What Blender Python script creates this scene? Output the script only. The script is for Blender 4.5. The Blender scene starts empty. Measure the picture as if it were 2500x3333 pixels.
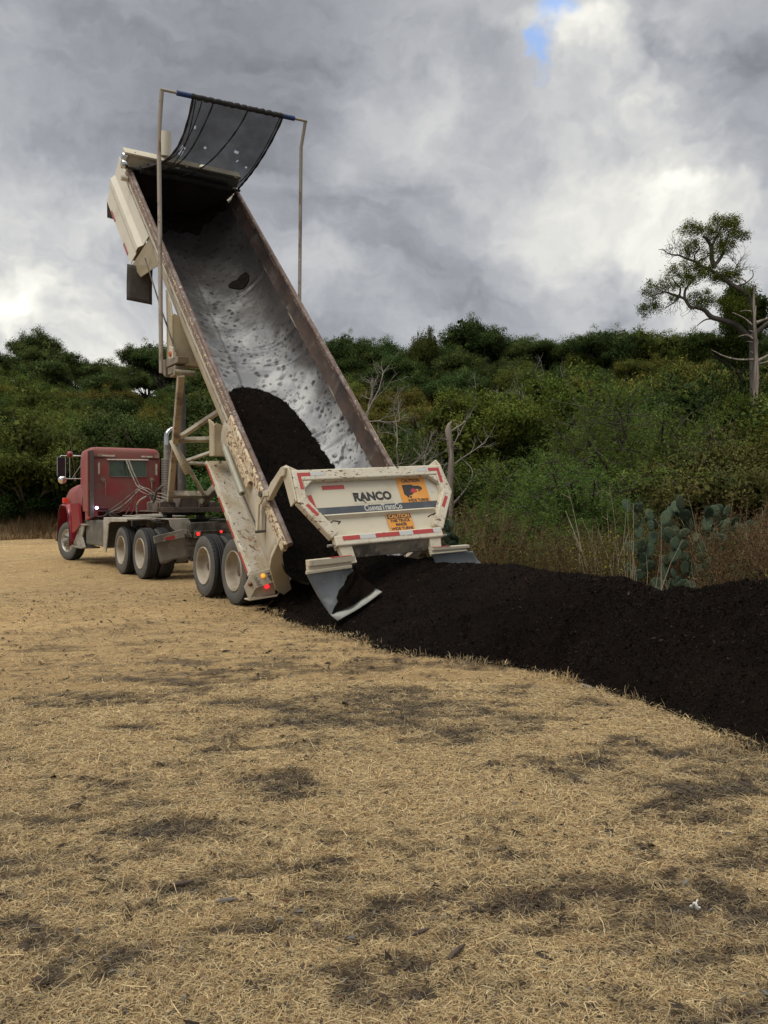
import bpy, math, random
import numpy as np
from mathutils import Vector, Matrix
random.seed(7)
RNG = np.random.default_rng(11)
sc = bpy.context.scene
col = sc.collection
rad = math.radians
PI = math.pi

# ------------------------------------------------------------------ camera
cam_d = bpy.data.cameras.new('camera')
cam = bpy.data.objects.new('camera', cam_d)
col.objects.link(cam)
cam.location = (0, 0, 1.6)
cam.rotation_euler = (rad(90 - 0.77), 0, 0)
cam_d.sensor_fit = 'VERTICAL'
cam_d.sensor_height = 36
cam_d.lens = 30.03
cam_d.clip_start = 0.1
cam_d.clip_end = 2000
sc.camera = cam

# ------------------------------------------------------------------ exposure
sc.view_settings.view_transform = 'Standard'
sc.view_settings.look = 'None'
sc.view_settings.exposure = 0.44
sc.view_settings.gamma = 1.0

# ------------------------------------------------------------------ world
SUN_EL, SUN_AZ = rad(55), rad(226)          # azimuth from +Y, clockwise
world = bpy.data.worlds.new('World')
sc.world = world
world.use_nodes = True
wt = world.node_tree
for n in list(wt.nodes):
    wt.nodes.remove(n)


def pdir(px, py):
    """direction of a place in the sky, from its bearing as measured in the photograph"""
    p = rad(0.77)
    dx, du = (px - 1250) / 2780., -(py - 1666.5) / 2780.
    v = Vector((dx, math.cos(p) + du * math.sin(p), -math.sin(p) + du * math.cos(p)))
    return v.normalized()


class NT:
    """tiny node helper"""
    def __init__(s, tree):
        s.t = tree

    def n(s, typ, **kw):
        nd = s.t.nodes.new(typ)
        for k, v in kw.items():
            setattr(nd, k, v)
        return nd

    def l(s, a, b):
        s.t.links.new(a, b)

    def val(s, sock, v):
        if hasattr(v, 'bl_idname') or hasattr(v, 'links'):
            s.t.links.new(v, sock)
        else:
            sock.default_value = v

    def math(s, op, a, b=0.0, c=None, clamp=False):
        nd = s.n('ShaderNodeMath', operation=op, use_clamp=clamp)
        s.val(nd.inputs[0], a)
        s.val(nd.inputs[1], b)
        if c is not None:
            s.val(nd.inputs[2], c)
        return nd.outputs[0]

    def vmath(s, op, a, b=None, scale=None):
        nd = s.n('ShaderNodeVectorMath', operation=op)
        s.val(nd.inputs[0], a)
        if b is not None:
            s.val(nd.inputs[1], b)
        if scale is not None:
            nd.inputs['Scale'].default_value = scale
        return nd.outputs['Value'] if op in ('DISTANCE', 'DOT_PRODUCT', 'LENGTH') else nd.outputs[0]

    def noise(s, vec, scale, detail=4, rough=0.55, out='Fac', dist=0.0):
        nd = s.n('ShaderNodeTexNoise')
        if vec is not None:
            s.l(vec, nd.inputs['Vector'])
        nd.inputs['Scale'].default_value = scale
        nd.inputs['Detail'].default_value = detail
        nd.inputs['Roughness'].default_value = rough
        nd.inputs['Distortion'].default_value = dist
        return nd.outputs[out]

    def mix(s, fac, a, b, blend='MIX'):
        nd = s.n('ShaderNodeMix', data_type='RGBA', blend_type=blend)
        s.val(nd.inputs[0], fac)
        s.val(nd.inputs[6], a)
        s.val(nd.inputs[7], b)
        return nd.outputs[2]

    def step(s, v, lo, hi):
        nd = s.n('ShaderNodeMapRange', interpolation_type='SMOOTHSTEP')
        s.val(nd.inputs[0], v)
        nd.inputs[1].default_value = lo
        nd.inputs[2].default_value = hi
        return nd.outputs[0]


def c4(c):
    return (c[0], c[1], c[2], 1.0)


W = NT(wt)
wco = W.n('ShaderNodeTexCoord').outputs['Generated']
wdir = W.vmath('NORMALIZE', wco)
warp = W.noise(wdir, 4.2, 5, 0.6, 'Color')
warp = W.vmath('SUBTRACT', warp, (0.5, 0.5, 0.5))
warp2 = W.vmath('SUBTRACT', W.noise(wdir, 14.0, 4, 0.6, 'Color'), (0.5, 0.5, 0.5))
wd = W.vmath('ADD', wdir, W.vmath('SCALE', warp, scale=0.20))
wd = W.vmath('ADD', wd, W.vmath('SCALE', warp2, scale=0.055))


def lobes(items, vec):
    tot = None
    for px, py, w, a in items:
        d = W.vmath('DISTANCE', vec, tuple(pdir(px, py)))
        e = W.math('DIVIDE', d, w)
        e = W.math('MULTIPLY', e, e)
        e = W.math('MULTIPLY', W.math('EXPONENT', W.math('MULTIPLY', e, -1.0)), a)
        tot = e if tot is None else W.math('ADD', tot, e)
    return tot


bright = lobes([(2150, 565, .055, .34), (1960, 640, .11, .08), (2060, 400, .045, .24), (1900, 130, .040, .36),
                (1760, 235, .05, .16), (2100, 10, .05, .26), (60, 1010, .14, .36), (330, 1060, .11, .30),
                (1800, 860, .17, .12), (2300, 780, .12, .14), (2250, 900, .08, .12), (1520, 470, .05, .12), (1350, 330, .12, .06),
                (1100, 900, .12, .06), (480, 1080, .06, .12), (2480, 560, .06, .1)], wd)
dark = lobes([(350, 620, .20, .06), (700, 120, .16, .05), (2420, 330, .08, .08), (2270, 200, .08, .05),
              (1250, 760, .12, .05), (330, 850, .13, .06), (1650, 1040, .09, .10), (2000, 1010, .07, .07),
              (1150, 150, .08, .05), (2000, 830, .035, .12), (2180, 760, .03, .08)], wd)
# streaked detail: coordinates turned so that the bands climb to the upper right
mp = W.n('ShaderNodeMapping')
mp.inputs['Rotation'].default_value = (0, rad(38), 0)
mp.inputs['Scale'].default_value = (1.5, 2.0, 5.0)
W.l(wd, mp.inputs['Vector'])
st = W.noise(mp.outputs[0], 3.0, 6, 0.55)
st2 = W.noise(wd, 7.0, 5, 0.5)
brk = W.math('ADD', 0.48, W.math('MULTIPLY', W.step(W.noise(wd, 7.0, 4, 0.5), 0.34, 0.66), 0.75))
lum = W.math('ADD', W.math('SUBTRACT', W.math('MULTIPLY', bright, brk), dark), 0.345)
lum = W.math('ADD', lum, W.math('MULTIPLY', W.math('SUBTRACT', st, 0.5), 0.42))
lum = W.math('ADD', lum, W.math('MULTIPLY', W.math('SUBTRACT', st2, 0.5), 0.24))
lum = W.math('MAXIMUM', lum, 0.13)
# an overcast sky is brightest towards the zenith
sep = W.n('ShaderNodeSeparateXYZ')
W.l(wdir, sep.inputs[0])
zen = W.step(sep.outputs[2], 0.50, 0.95)
lum = W.math('MULTIPLY', lum, W.math('ADD', 1.0, W.math('MULTIPLY', zen, 2.3)))
tint = W.mix(W.step(lum, 0.22, 0.75), c4((0.925, 0.955, 1.035)), c4((1.02, 1.0, 0.915)))
cc = W.n('ShaderNodeVectorMath', operation='SCALE')
W.l(tint, cc.inputs[0])
W.l(lum, cc.inputs['Scale'])
blue = W.step(lobes([(1830, 50, .034, 1.0), (1735, 285, .026, .7), (1755, 200, .02, .5)], wd), 0.35, 0.95)
cloud = W.mix(W.math('MULTIPLY', blue, 0.75), cc.outputs[0], c4((0.22, 0.40, 0.78)))
bg1 = W.n('ShaderNodeBackground')
W.l(cloud, bg1.inputs[0])
bg1.inputs[1].default_value = 1.0
sky = W.n('ShaderNodeTexSky', sky_type='NISHITA')
sky.sun_disc = False
sky.sun_elevation = SUN_EL
sky.sun_rotation = SUN_AZ
bg2 = W.n('ShaderNodeBackground')
W.l(sky.outputs[0], bg2.inputs[0])
bg2.inputs[1].default_value = 0.05
mxs = W.n('ShaderNodeMixShader')
mxs.inputs[0].default_value = 0.93          # a nearly closed cloud deck in front of the clear sky
W.l(bg2.outputs[0], mxs.inputs[1])
W.l(bg1.outputs[0], mxs.inputs[2])
wo = W.n('ShaderNodeOutputWorld')
W.l(mxs.outputs[0], wo.inputs[0])

# ------------------------------------------------------------------ sun (behind thin cloud)
sun_d = bpy.data.lights.new('sun', 'SUN')
sun_d.energy = 1.25
sun_d.angle = rad(28)
sun_d.color = (1.0, 0.95, 0.86)
sun = bpy.data.objects.new('sun', sun_d)
col.objects.link(sun)
sd = Vector((math.sin(SUN_AZ) * math.cos(SUN_EL), math.cos(SUN_AZ) * math.cos(SUN_EL), math.sin(SUN_EL)))
sun.rotation_euler = sd.to_track_quat('Z', 'Y').to_euler()
sun.location = sd * 50


# ================================================================== helpers
def vnoise(x, y, seed=0):
    xi = np.floor(x).astype(np.int64)
    yi = np.floor(y).astype(np.int64)
    fx, fy = x - xi, y - yi
    fx = fx * fx * (3 - 2 * fx)
    fy = fy * fy * (3 - 2 * fy)

    def h(a, b):
        v = (a * 374761393 + b * 668265263 + seed * 1442695041) & 0xFFFFFFFF
        v = ((v ^ (v >> 13)) * 1274126177) & 0xFFFFFFFF
        return ((v ^ (v >> 16)) & 0xFFFFFF) / float(0xFFFFFF)
    a, b, c, d = h(xi, yi), h(xi + 1, yi), h(xi, yi + 1), h(xi + 1, yi + 1)
    return a * (1 - fx) * (1 - fy) + b * fx * (1 - fy) + c * (1 - fx) * fy + d * fx * fy


def fbm(x, y, seed=0, octv=4, gain=0.5):
    s, a, t = 0, 1.0, 0
    for i in range(octv):
        s = s + a * vnoise(x * 2 ** i, y * 2 ** i, seed + i * 17)
        t += a
        a *= gain
    return s / t


def sstep(v, a, b):
    t = np.clip((v - a) / (b - a), 0, 1)
    return t * t * (3 - 2 * t)


def hill(x, y):
    x = np.asarray(x, float)
    y = np.asarray(y, float)
    r = np.clip(y - 42 - 4 * np.sin(x * 0.06 + 1), 0, None)
    r = np.where(r < 8, r * r / 16., r - 4)
    top = 70.0
    r = np.where(r > top, top + 4 * (1 - np.exp(-(r - top) / 8)), r)
    return r * (0.212 + .036 * sstep(x / np.maximum(y, 1.0), -.16, -.02)) + np.clip((y - 45) / 30, 0, 1) * 2.0 * (fbm(x / 22., y / 22., 5, 3) - 0.5) * 2


# ------------------------------------------------------------------ materials
MATS = {}


def mat(name, base, layers=(), rough=0.6, metal=0.0, bump=None, attr=None, rand=0.0, spec=0.5,
        transl=0.0, alpha=None, emis=None, coat=0.0, coord='Object', ao=None):
    """layers: (colour, scale, lo, hi, detail[, stretch]) each a noise mask laid over what is below"""
    if name in MATS:
        return MATS[name]
    m = bpy.data.materials.new(name)
    m.use_nodes = True
    t = m.node_tree
    for nd in list(t.nodes):
        t.nodes.remove(nd)
    N = NT(t)
    co = N.n('ShaderNodeTexCoord').outputs[coord]
    c = None
    if attr:
        at = N.n('ShaderNodeAttribute', attribute_name=attr)
        c = N.mix(1.0, at.outputs['Color'], c4(base), 'MULTIPLY')
    else:
        c = c4(base)
    for i, L in enumerate(layers):
        colr, scale, lo, hi, det = L[:5]
        v = N.n('ShaderNodeMapping')
        N.l(co, v.inputs[0])
        v.inputs['Location'].default_value = (i * 3.7, i * 1.9, i * 5.3)
        if len(L) > 5:
            v.inputs['Scale'].default_value = L[5]
        f = N.step(N.noise(v.outputs[0], scale, det, 0.6), lo, hi)
        if len(L) > 6:
            f = N.math('MULTIPLY', f, L[6])
        c = N.mix(f, c, c4(colr))
    if rand:
        oi = N.n('ShaderNodeObjectInfo')
        hs = N.n('ShaderNodeHueSaturation')
        N.l(c if not isinstance(c, tuple) else c, hs.inputs['Color']) if not isinstance(c, tuple) else None
        if isinstance(c, tuple):
            hs.inputs['Color'].default_value = c
        r = oi.outputs['Random']
        hs_h = N.math('ADD', 0.5, N.math('MULTIPLY', N.math('SUBTRACT', r, 0.5), rand * 0.10))
        r2 = N.math('FRACT', N.math('MULTIPLY', r, 7.31))
        hs_v = N.math('ADD', 1.0, N.math('MULTIPLY', N.math('SUBTRACT', r2, 0.5), rand * 1.3))
        N.l(hs_h, hs.inputs['Hue'])
        N.l(hs_v, hs.inputs['Value'])
        c = hs.outputs[0]
    b = N.n('ShaderNodeBsdfPrincipled')
    N.val(b.inputs['Base Color'], c)
    rv = N.math('ADD', rough - 0.08, N.math('MULTIPLY', N.noise(co, 6.0, 3), 0.16))
    N.l(rv, b.inputs['Roughness'])
    b.inputs['Metallic'].default_value = metal
    b.inputs['Specular IOR Level'].default_value = spec
    b.inputs['Coat Weight'].default_value = coat
    if emis:
        b.inputs['Emission Color'].default_value = c4(emis[0])
        b.inputs['Emission Strength'].default_value = emis[1]
    if bump:
        bn = N.n('ShaderNodeBump')
        bn.inputs['Distance'].default_value = bump[2] if len(bump) > 2 else 0.01
        bn.inputs['Strength'].default_value = bump[1]
        N.l(N.noise(co, bump[0], 5, 0.6), bn.inputs['Height'])
        N.l(bn.outputs[0], b.inputs['Normal'])
    sh = b.outputs[0]
    if transl:
        tr = N.n('ShaderNodeBsdfTranslucent')
        N.val(tr.inputs[0], c)
        mx = N.n('ShaderNodeMixShader')
        mx.inputs[0].default_value = transl
        N.l(sh, mx.inputs[1])
        N.l(tr.outputs[0], mx.inputs[2])
        sh = mx.outputs[0]
    if alpha is not None:
        tr = N.n('ShaderNodeBsdfTransparent')
        mx = N.n('ShaderNodeMixShader')
        a = N.math('ADD', alpha - 0.12, N.math('MULTIPLY', N.noise(co, 3.0, 3), 0.24))
        N.l(a, mx.inputs[0])
        N.l(tr.outputs[0], mx.inputs[1])
        N.l(sh, mx.inputs[2])
        sh = mx.outputs[0]
    o = N.n('ShaderNodeOutputMaterial')
    N.l(sh, o.inputs[0])
    MATS[name] = m
    return m


CREAM = (0.56, 0.50, 0.385)
RUST = (0.10, 0.052, 0.030)
STEEL = (0.115, 0.10, 0.095)
DUST = (0.26, 0.22, 0.165)
cream = lambda: mat('cream_paint', CREAM, [((0.46, 0.40, 0.29), 1.7, .40, .75, 4), (RUST, 9.0, .66, .70, 6),
                                           ((0.24, 0.13, 0.07), 3.2, .66, .80, 5, (1, 1, 1), .6),
                                           ((0.30, 0.26, 0.19), 26, .60, .66, 3, (1, 1, 1), .5)], 0.5, bump=(30, .12))
cream_clean = lambda: mat('cream_panel_paint', (0.60, 0.545, 0.425), [((0.47, 0.41, 0.30), 2.3, .50, .80, 4, (1, 1, 1), .8),
                                                                     (RUST, 14.0, .715, .74, 6)], 0.45, bump=(16, .08))
worn = lambda: mat('worn_rail_paint', (0.60, 0.49, 0.33), [((0.17, 0.095, 0.06), 17.0, .525, .56, 7),
                                                          ((0.34, 0.22, 0.14), 40, .58, .62, 5),
                                                          ((0.64, 0.58, 0.46), 9, .60, .66, 4)], 0.6, bump=(40, .35))
worn_brown = lambda: mat('flaked_brown_rail', (0.155, 0.105, 0.08), [((0.22, 0.16, 0.125), 9, .48, .6, 5),
                                                                    ((0.56, 0.43, 0.27), 15.0, .585, .61, 7),
                                                                    ((0.60, 0.50, 0.36), 34, .60, .63, 6)], 0.6, bump=(40, .35))
rustrail = lambda: mat('rusty_rail_steel', (0.135, 0.085, 0.066), [((0.20, 0.16, 0.145), 5.0, .48, .62, 6),
                                                                 ((0.50, 0.42, 0.32), 16, .63, .67, 5),
                                                                 ((0.07, 0.045, 0.035), 11, .55, .66, 5)], 0.65, bump=(40, .3))
fender = lambda: mat('scuffed_fender_paint', (0.52, 0.485, 0.41), [((0.42, 0.35, 0.245), 2.2, .42, .62, 5),
                                                                ((0.36, 0.17, 0.085), 3.1, .57, .66, 7, (1, 1, 1), .75),
                                                                ((0.10, 0.06, 0.045), 12, .60, .63, 7),
                                                                ((0.24, 0.20, 0.16), 34, .585, .62, 5)], 0.5, bump=(30, .2))
shade_steel = lambda: mat('grimy_shaded_underframe_paint', (0.24, 0.205, 0.155), [((0.09, 0.075, 0.06), 3.0, .45, .65, 5),
                                                                       ((0.34, 0.29, 0.21), 9.0, .55, .65, 5)], 0.75, bump=(30, .3))  # grimy cream with the shade of the underframe painted into its base
dusty_black = lambda: mat('dusty_black_steel', (0.055, 0.050, 0.045), [((0.17, 0.15, 0.12), 4.0, .42, .70, 5)], 0.7, bump=(40, .3))
dusty_grey = lambda: mat('dusty_grey_metal', (0.24, 0.225, 0.19), [((0.13, 0.12, 0.10), 3.5, .45, .66, 5),
                                                                ((0.33, 0.30, 0.25), 9, .55, .68, 5)], 0.6, bump=(30, .2))
red = lambda: mat('faded_red_paint', (0.31, 0.046, 0.050), [((0.24, 0.090, 0.075), 1.6, .36, .62, 5), ((0.24, 0.12, 0.09), 40, .60, .66, 3, (1, 1, 1), .6),
                                                          ((0.21, 0.14, 0.105), 4.0, .50, .72, 5, (1, 1, 1), .6)], 0.6, bump=(20, .05))
red_fresh = lambda: mat('red_fender_paint', (0.28, 0.017, 0.028), [((0.18, 0.05, 0.05), 3.0, .50, .80, 5)], 0.35, coat=.3)
chrome = lambda: mat('chrome', (0.60, 0.60, 0.60), [((0.42, 0.38, 0.32), 4, .50, .75, 4)], 0.16, metal=1.0)
alu = lambda: mat('polished_dusty_aluminium', (0.42, 0.40, 0.35), [((0.27, 0.24, 0.19), 4, .45, .7, 4)], 0.42, metal=.55)
rubber = lambda: mat('tyre_rubber', (0.016, 0.016, 0.017), [((0.032, 0.031, 0.029), 3, .45, .75, 4)], 0.8, bump=(60, .2))
sidewall = lambda: mat('dusty_sidewall_rubber', (0.085, 0.084, 0.078), [((0.13, 0.12, 0.10), 3, .45, .75, 4)], 0.8, bump=(60, .15))
rimm = lambda: mat('dusty_steel_rim', (0.40, 0.35, 0.275), [((0.25, 0.20, 0.145), 3.5, .42, .66, 5), ((0.12, 0.085, 0.06), 10, .66, .74, 5)], 0.65)
mudrub = lambda: mat('dusty_mudflap_rubber', (0.155, 0.135, 0.11), [((0.105, 0.09, 0.075), 4, .45, .7, 5), ((0.21, 0.19, 0.15), 12, .58, .7, 4)], 0.85, bump=(30, .2))
flapdark = lambda: mat('dark_mudflap_rubber', (0.055, 0.048, 0.042), [((0.085, 0.075, 0.062), 5, .45, .7, 5)], 0.85)
panrub = lambda: mat('grey_belting', (0.175, 0.19, 0.205), [((0.13, 0.14, 0.15), 3, .42, .68, 5), ((0.24, 0.25, 0.26), 8, .56, .7, 4)], 0.6, bump=(20, .1))
tape_r = lambda: mat('red_reflective_tape', (0.42, 0.045, 0.04), [((0.50, 0.43, 0.33), 12, .68, .71, 5)], 0.35)
tape_w = lambda: mat('white_reflective_tape', (0.52, 0.53, 0.52), [((0.42, 0.36, 0.27), 14, .60, .66, 5)], 0.35)
inkm = lambda: mat('black_lettering', (0.035, 0.035, 0.038), [((0.40, 0.36, 0.28), 30, .70, .73, 4)], 0.6)
orange = lambda: mat('orange_sign_vinyl', (0.72, 0.30, 0.045), [((0.78, 0.40, 0.12), 6, .5, .8, 4), ((0.50, 0.40, 0.25), 22, .68, .71, 4)], 0.45)
MULCHC = (0.0068, 0.0048, 0.0038)


# ------------------------------------------------------------------ mesh builder
class MB:
    def __init__(s):
        s.v = []
        s.f = []
        s.smooth = []
        s.cuts = []
        s.xf = None

    def add(s, vs, fs, smooth=False):
        o = len(s.v)
        for p in vs:
            p = Vector(p)
            s.v.append(s.xf @ p if s.xf is not None else p)
        for f in fs:
            s.f.append([o + i for i in f])
            s.smooth.append(smooth)
        return s

    def box(s, a, b):
        x0, y0, z0 = [min(a[i], b[i]) for i in range(3)]
        x1, y1, z1 = [max(a[i], b[i]) for i in range(3)]
        vs = [(x, y, z) for z in (z0, z1) for y in (y0, y1) for x in (x0, x1)]
        return s.add(vs, [(0, 2, 3, 1), (4, 5, 7, 6), (0, 1, 5, 4), (2, 6, 7, 3), (0, 4, 6, 2), (1, 3, 7, 5)])

    def hexa(s, p):
        """8 corners: 4 of one face in order, then the 4 opposite ones"""
        return s.add(p, [(0, 3, 2, 1), (4, 5, 6, 7), (0, 1, 5, 4), (1, 2, 6, 5), (2, 3, 7, 6), (3, 0, 4, 7)])

    def prism(s, pts, ext):
        """closed polygon (3D points) pushed along ext"""
        n = len(pts)
        e = Vector(ext)
        vs = [Vector(p) for p in pts] + [Vector(p) + e for p in pts]
        fs = [tuple(range(n))[::-1], tuple(range(n, 2 * n))]
        fs += [(i, (i + 1) % n, n + (i + 1) % n, n + i) for i in range(n)]
        return s.add(vs, fs)

    def beam(s, p, q, w, h=None, up=(0, 0, 1)):
        """rectangular bar from p to q, w across, h along up"""
        h = w if h is None else h
        p, q = Vector(p), Vector(q)
        d = (q - p).normalized()
        u = Vector(up)
        x = d.cross(u)
        if x.length < 1e-3:
            x = d.cross(Vector((1, 0, 0)))
        x.normalize()
        y = x.cross(d).normalized()
        c = [(-1, -1), (1, -1), (1, 1), (-1, 1)]
        return s.hexa([p + x * (a * w / 2) + y * (b * h / 2) for a, b in c] + [q + x * (a * w / 2) + y * (b * h / 2) for a, b in c])

    def tube(s, pts, r, n=10, cap=True, radii=None):
        pts = [Vector(p) for p in pts]
        m = len(pts)
        rr = radii if radii is not None else [r] * m
        vs, fs = [], []
        prev = None
        for i, p in enumerate(pts):
            d = (pts[min(i + 1, m - 1)] - pts[max(i - 1, 0)])
            if d.length < 1e-9:
                d = Vector((0, 0, 1))
            d.normalize()
            if prev is None:
                x = d.cross(Vector((0.13, 0.2, 1)))
                if x.length < 1e-3:
                    x = d.cross(Vector((1, 0, 0)))
            else:
                x = prev - d * prev.dot(d)
            x.normalize()
            prev = x
            y = d.cross(x)
            for k in range(n):
                a = 2 * PI * k / n
                vs.append(p + (x * math.cos(a) + y * math.sin(a)) * rr[i])
        for i in range(m - 1):
            for k in range(n):
                fs.append((i * n + k, i * n + (k + 1) % n, (i + 1) * n + (k + 1) % n, (i + 1) * n + k))
        s.add(vs, fs, True)
        if cap:
            s.add(vs[:n], [tuple(range(n))[::-1]])
            s.add(vs[-n:], [tuple(range(n))])
        return s

    def lathe(s, prof, n=40, axis='x', centre=(0, 0, 0), smooth=True):
        """prof: (along axis, radius)"""
        c = Vector(centre)
        vs, fs = [], []
        for a, r in prof:
            for k in range(n):
                t = 2 * PI * k / n
                if axis == 'x':
                    vs.append(c + Vector((a, r * math.cos(t), r * math.sin(t))))
                elif axis == 'y':
                    vs.append(c + Vector((r * math.cos(t), a, r * math.sin(t))))
                else:
                    vs.append(c + Vector((r * math.cos(t), r * math.sin(t), a)))
        for i in range(len(prof) - 1):
            for k in range(n):
                fs.append((i * n + k, i * n + (k + 1) % n, (i + 1) * n + (k + 1) % n, (i + 1) * n + k))
        return s.add(vs, fs, smooth)

    def grid(s, fn, nu, nv, smooth=True, skip=None, thick=None):
        vs = [fn(i / nu, j / nv) for j in range(nv + 1) for i in range(nu + 1)]
        fs = []
        for j in range(nv):
            for i in range(nu):
                if skip and skip(i, j):
                    continue
                a = j * (nu + 1) + i
                fs.append((a, a + 1, a + nu + 2, a + nu + 1))
        return s.add(vs, fs, smooth)

    def cut(s):
        """what follows becomes an object of its own when built"""
        s.cuts.append((len(s.v), len(s.f)))
        return s

    def build(s, name, material, parent=None, bevel=0.0, solid=0.0, **tags):
        if s.cuts:
            cs = [(0, 0)] + s.cuts + [(len(s.v), len(s.f))]
            s.cuts = []
            last = None
            for (v0, f0), (v1, f1) in zip(cs[:-1], cs[1:]):
                if v1 == v0:
                    continue
                q = MB()
                q.v = s.v[v0:v1]
                q.f = [[i - v0 for i in f] for f in s.f[f0:f1]]
                q.smooth = s.smooth[f0:f1]
                last = q.build(name, material, parent, bevel, solid, **tags)
            return last
        me = bpy.data.meshes.new(name)
        me.from_pydata([tuple(p) for p in s.v], [], s.f)
        me.polygons.foreach_set('use_smooth', s.smooth)
        mats = material if isinstance(material, (list, tuple)) else [material]
        for mm in mats:
            me.materials.append(mm)
        me.update()
        o = bpy.data.objects.new(name, me)
        col.objects.link(o)
        if parent is not None:
            o.parent = parent
        if solid:
            md = o.modifiers.new('solid', 'SOLIDIFY')
            md.thickness = solid
            md.offset = 0
        if bevel:
            md = o.modifiers.new('bevel', 'BEVEL')
            md.width = bevel
            md.segments = 2
            md.limit_method = 'ANGLE'
            md.angle_limit = rad(35)
        for k, v in tags.items():
            o[k] = v
        return o


def npmesh(name, V, F, material, colors=None, parent=None, smooth=False, normals=None):
    """V (n,3), F (m,k) arrays"""
    me = bpy.data.meshes.new(name)
    V = np.ascontiguousarray(V, dtype=np.float32)
    F = np.ascontiguousarray(F, dtype=np.int32)
    k = F.shape[1]
    me.vertices.add(len(V))
    me.vertices.foreach_set('co', V.ravel())
    me.loops.add(F.size)
    me.loops.foreach_set('vertex_index', F.ravel())
    me.polygons.add(len(F))
    me.polygons.foreach_set('loop_start', np.arange(0, F.size, k, dtype=np.int32))
    me.polygons.foreach_set('loop_total', np.full(len(F), k, dtype=np.int32))
    if smooth:
        me.polygons.foreach_set('use_smooth', np.ones(len(F), dtype=bool))
    if colors is not None:
        ca = me.color_attributes.new('tint', 'FLOAT_COLOR', 'POINT')
        cc_ = np.ones((len(V), 4), dtype=np.float32)
        cc_[:, :3] = colors
        ca.data.foreach_set('color', cc_.ravel())
    me.update(calc_edges=True)
    if normals is not None:
        me.polygons.foreach_set('use_smooth', np.ones(len(F), dtype=bool))
        me.normals_split_custom_set_from_vertices(normals.astype(np.float32))
    me.materials.append(material)
    o = bpy.data.objects.new(name, me)
    col.objects.link(o)
    if parent is not None:
        o.parent = parent
    return o


def tag(o, label=None, cat=None, group=None, kind=None):
    if label:
        o['label'] = label
    if cat:
        o['category'] = cat
    if group:
        o['group'] = group
    if kind:
        o['kind'] = kind
    return o


def empty(name, loc, rz=0.0):
    o = bpy.data.objects.new(name, None)
    o.location = loc
    o.rotation_euler = (0, 0, rz)
    o.empty_display_size = 0.3
    col.objects.link(o)
    return o


def copy_tree(o, parent=None):
    c = o.copy()
    col.objects.link(c)
    if parent is not None:
        c.parent = parent
    for ch in list(o.children):
        copy_tree(ch, c)
    return c


def text_verts(body, size, bold=0.0, shear=0.0, space=1.0, sx=1.0):
    cu = bpy.data.curves.new('lettering', 'FONT')
    cu.body = body
    cu.size = size
    cu.offset = bold
    cu.shear = shear
    cu.space_character = space
    cu.resolution_u = 3
    cu.align_x = 'CENTER'
    cu.align_y = 'CENTER'
    ob = bpy.data.objects.new('lettering', cu)
    col.objects.link(ob)
    bpy.context.view_layer.update()
    me = ob.to_mesh()
    vs = [(v.co.x * sx, v.co.y, 0.0) for v in me.vertices]
    fs = [tuple(p.vertices) for p in me.polygons]
    ob.to_mesh_clear()
    bpy.data.objects.remove(ob)
    bpy.data.curves.remove(cu)
    return vs, fs


# ================================================================== ground
BX = np.array([-200, -40, -14, -9, -6, -2.5, .2, 2.2, 3.3, 4.1, 4.8, 5.6, 200.])
BY = np.array([38, 38, 36, 33, 29, 22.5, 16.5, 12.6, 10.6, 8.8, 6.5, 1.0, 0.])


def scrubness(x, y):
    return sstep(y - np.interp(x, BX, BY) + 1.2 * (fbm(x * .8, y * .8, 3, 3) - .5), -.3, .5)


def darkpatch(x, y):
    """thin places in the dead grass where dark earth and old bark show"""
    # the bare streaks curve gently to the left; stretch along x
    yy = y - .10 * x
    a = fbm(x * 1.9 + 7, yy * 3.6, 21, 5, .62)
    b = fbm(x * .50 + 3, yy * .80, 31, 2)
    near = sstep(y, 10.5, 6.0)
    big = sstep(a + .34 * (b - .5), .50, .575) * (.45 + .55 * near) * (.10 + .90 * sstep(y, 15, 9))
    small = sstep(fbm(x * 7.5, yy * 12, 33, 3, .6), .56, .66) * (.20 + .45 * sstep(y, 12, 5)) * sstep(b, .25, .55)
    frag = .30 + .70 * sstep(fbm(x * 8.0, yy * 13, 35, 3, .6), .36, .56)
    return np.clip(np.maximum(big * frag, small), 0, 1)


def axis_pts(a, b, core0, core1, step, grow=1.13):
    pts = list(np.arange(core0, core1, step))
    s = step
    v = core1
    while v < b:
        pts.append(v)
        s *= grow
        v += s
    pts.append(b)
    s = step
    v = core0
    left = []
    while v > a:
        s *= grow
        v -= s
        left.append(max(v, a))
    return np.array(sorted(set(left + pts)))


gx_ = axis_pts(-260, 260, -7, 7.5, .05, 1.10)
gy_ = axis_pts(-12, 420, .5, 14.5, .05, 1.06)
GX, GY = np.meshgrid(gx_, gy_)
GZ = hill(GX, GY) + .035 * (fbm(GX * .9, GY * .9, 2, 3) - .5) * sstep(GY, 1, 3) + .02 * (fbm(GX * 6, GY * 6, 9, 2) - .5)
GZ = GZ + scrubness(GX, GY) * .12 * (fbm(GX * .7, GY * .7, 8, 3))
sc_ = scrubness(GX, GY)
pt_ = darkpatch(GX, GY)
fine = fbm(GX * 9, GY * 14, 41, 3)
tanA, tanB = np.array([.33, .230, .120]), np.array([.49, .360, .195])
base = tanA + (tanB - tanA) * fine[..., None]
warm = fbm(GX * .35, GY * .5, 51, 3)[..., None]
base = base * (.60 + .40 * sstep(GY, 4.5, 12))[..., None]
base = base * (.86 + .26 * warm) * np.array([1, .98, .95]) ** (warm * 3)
earth = np.array([.045, .034, .025]) * (.6 + 1.0 * fbm(GX * 5, GY * 8, 61, 3)[..., None]) + np.array([.012, .014, .015]) * sstep(fbm(GX * .8, GY * .8, 71, 2), .5, .6)[..., None]
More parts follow.
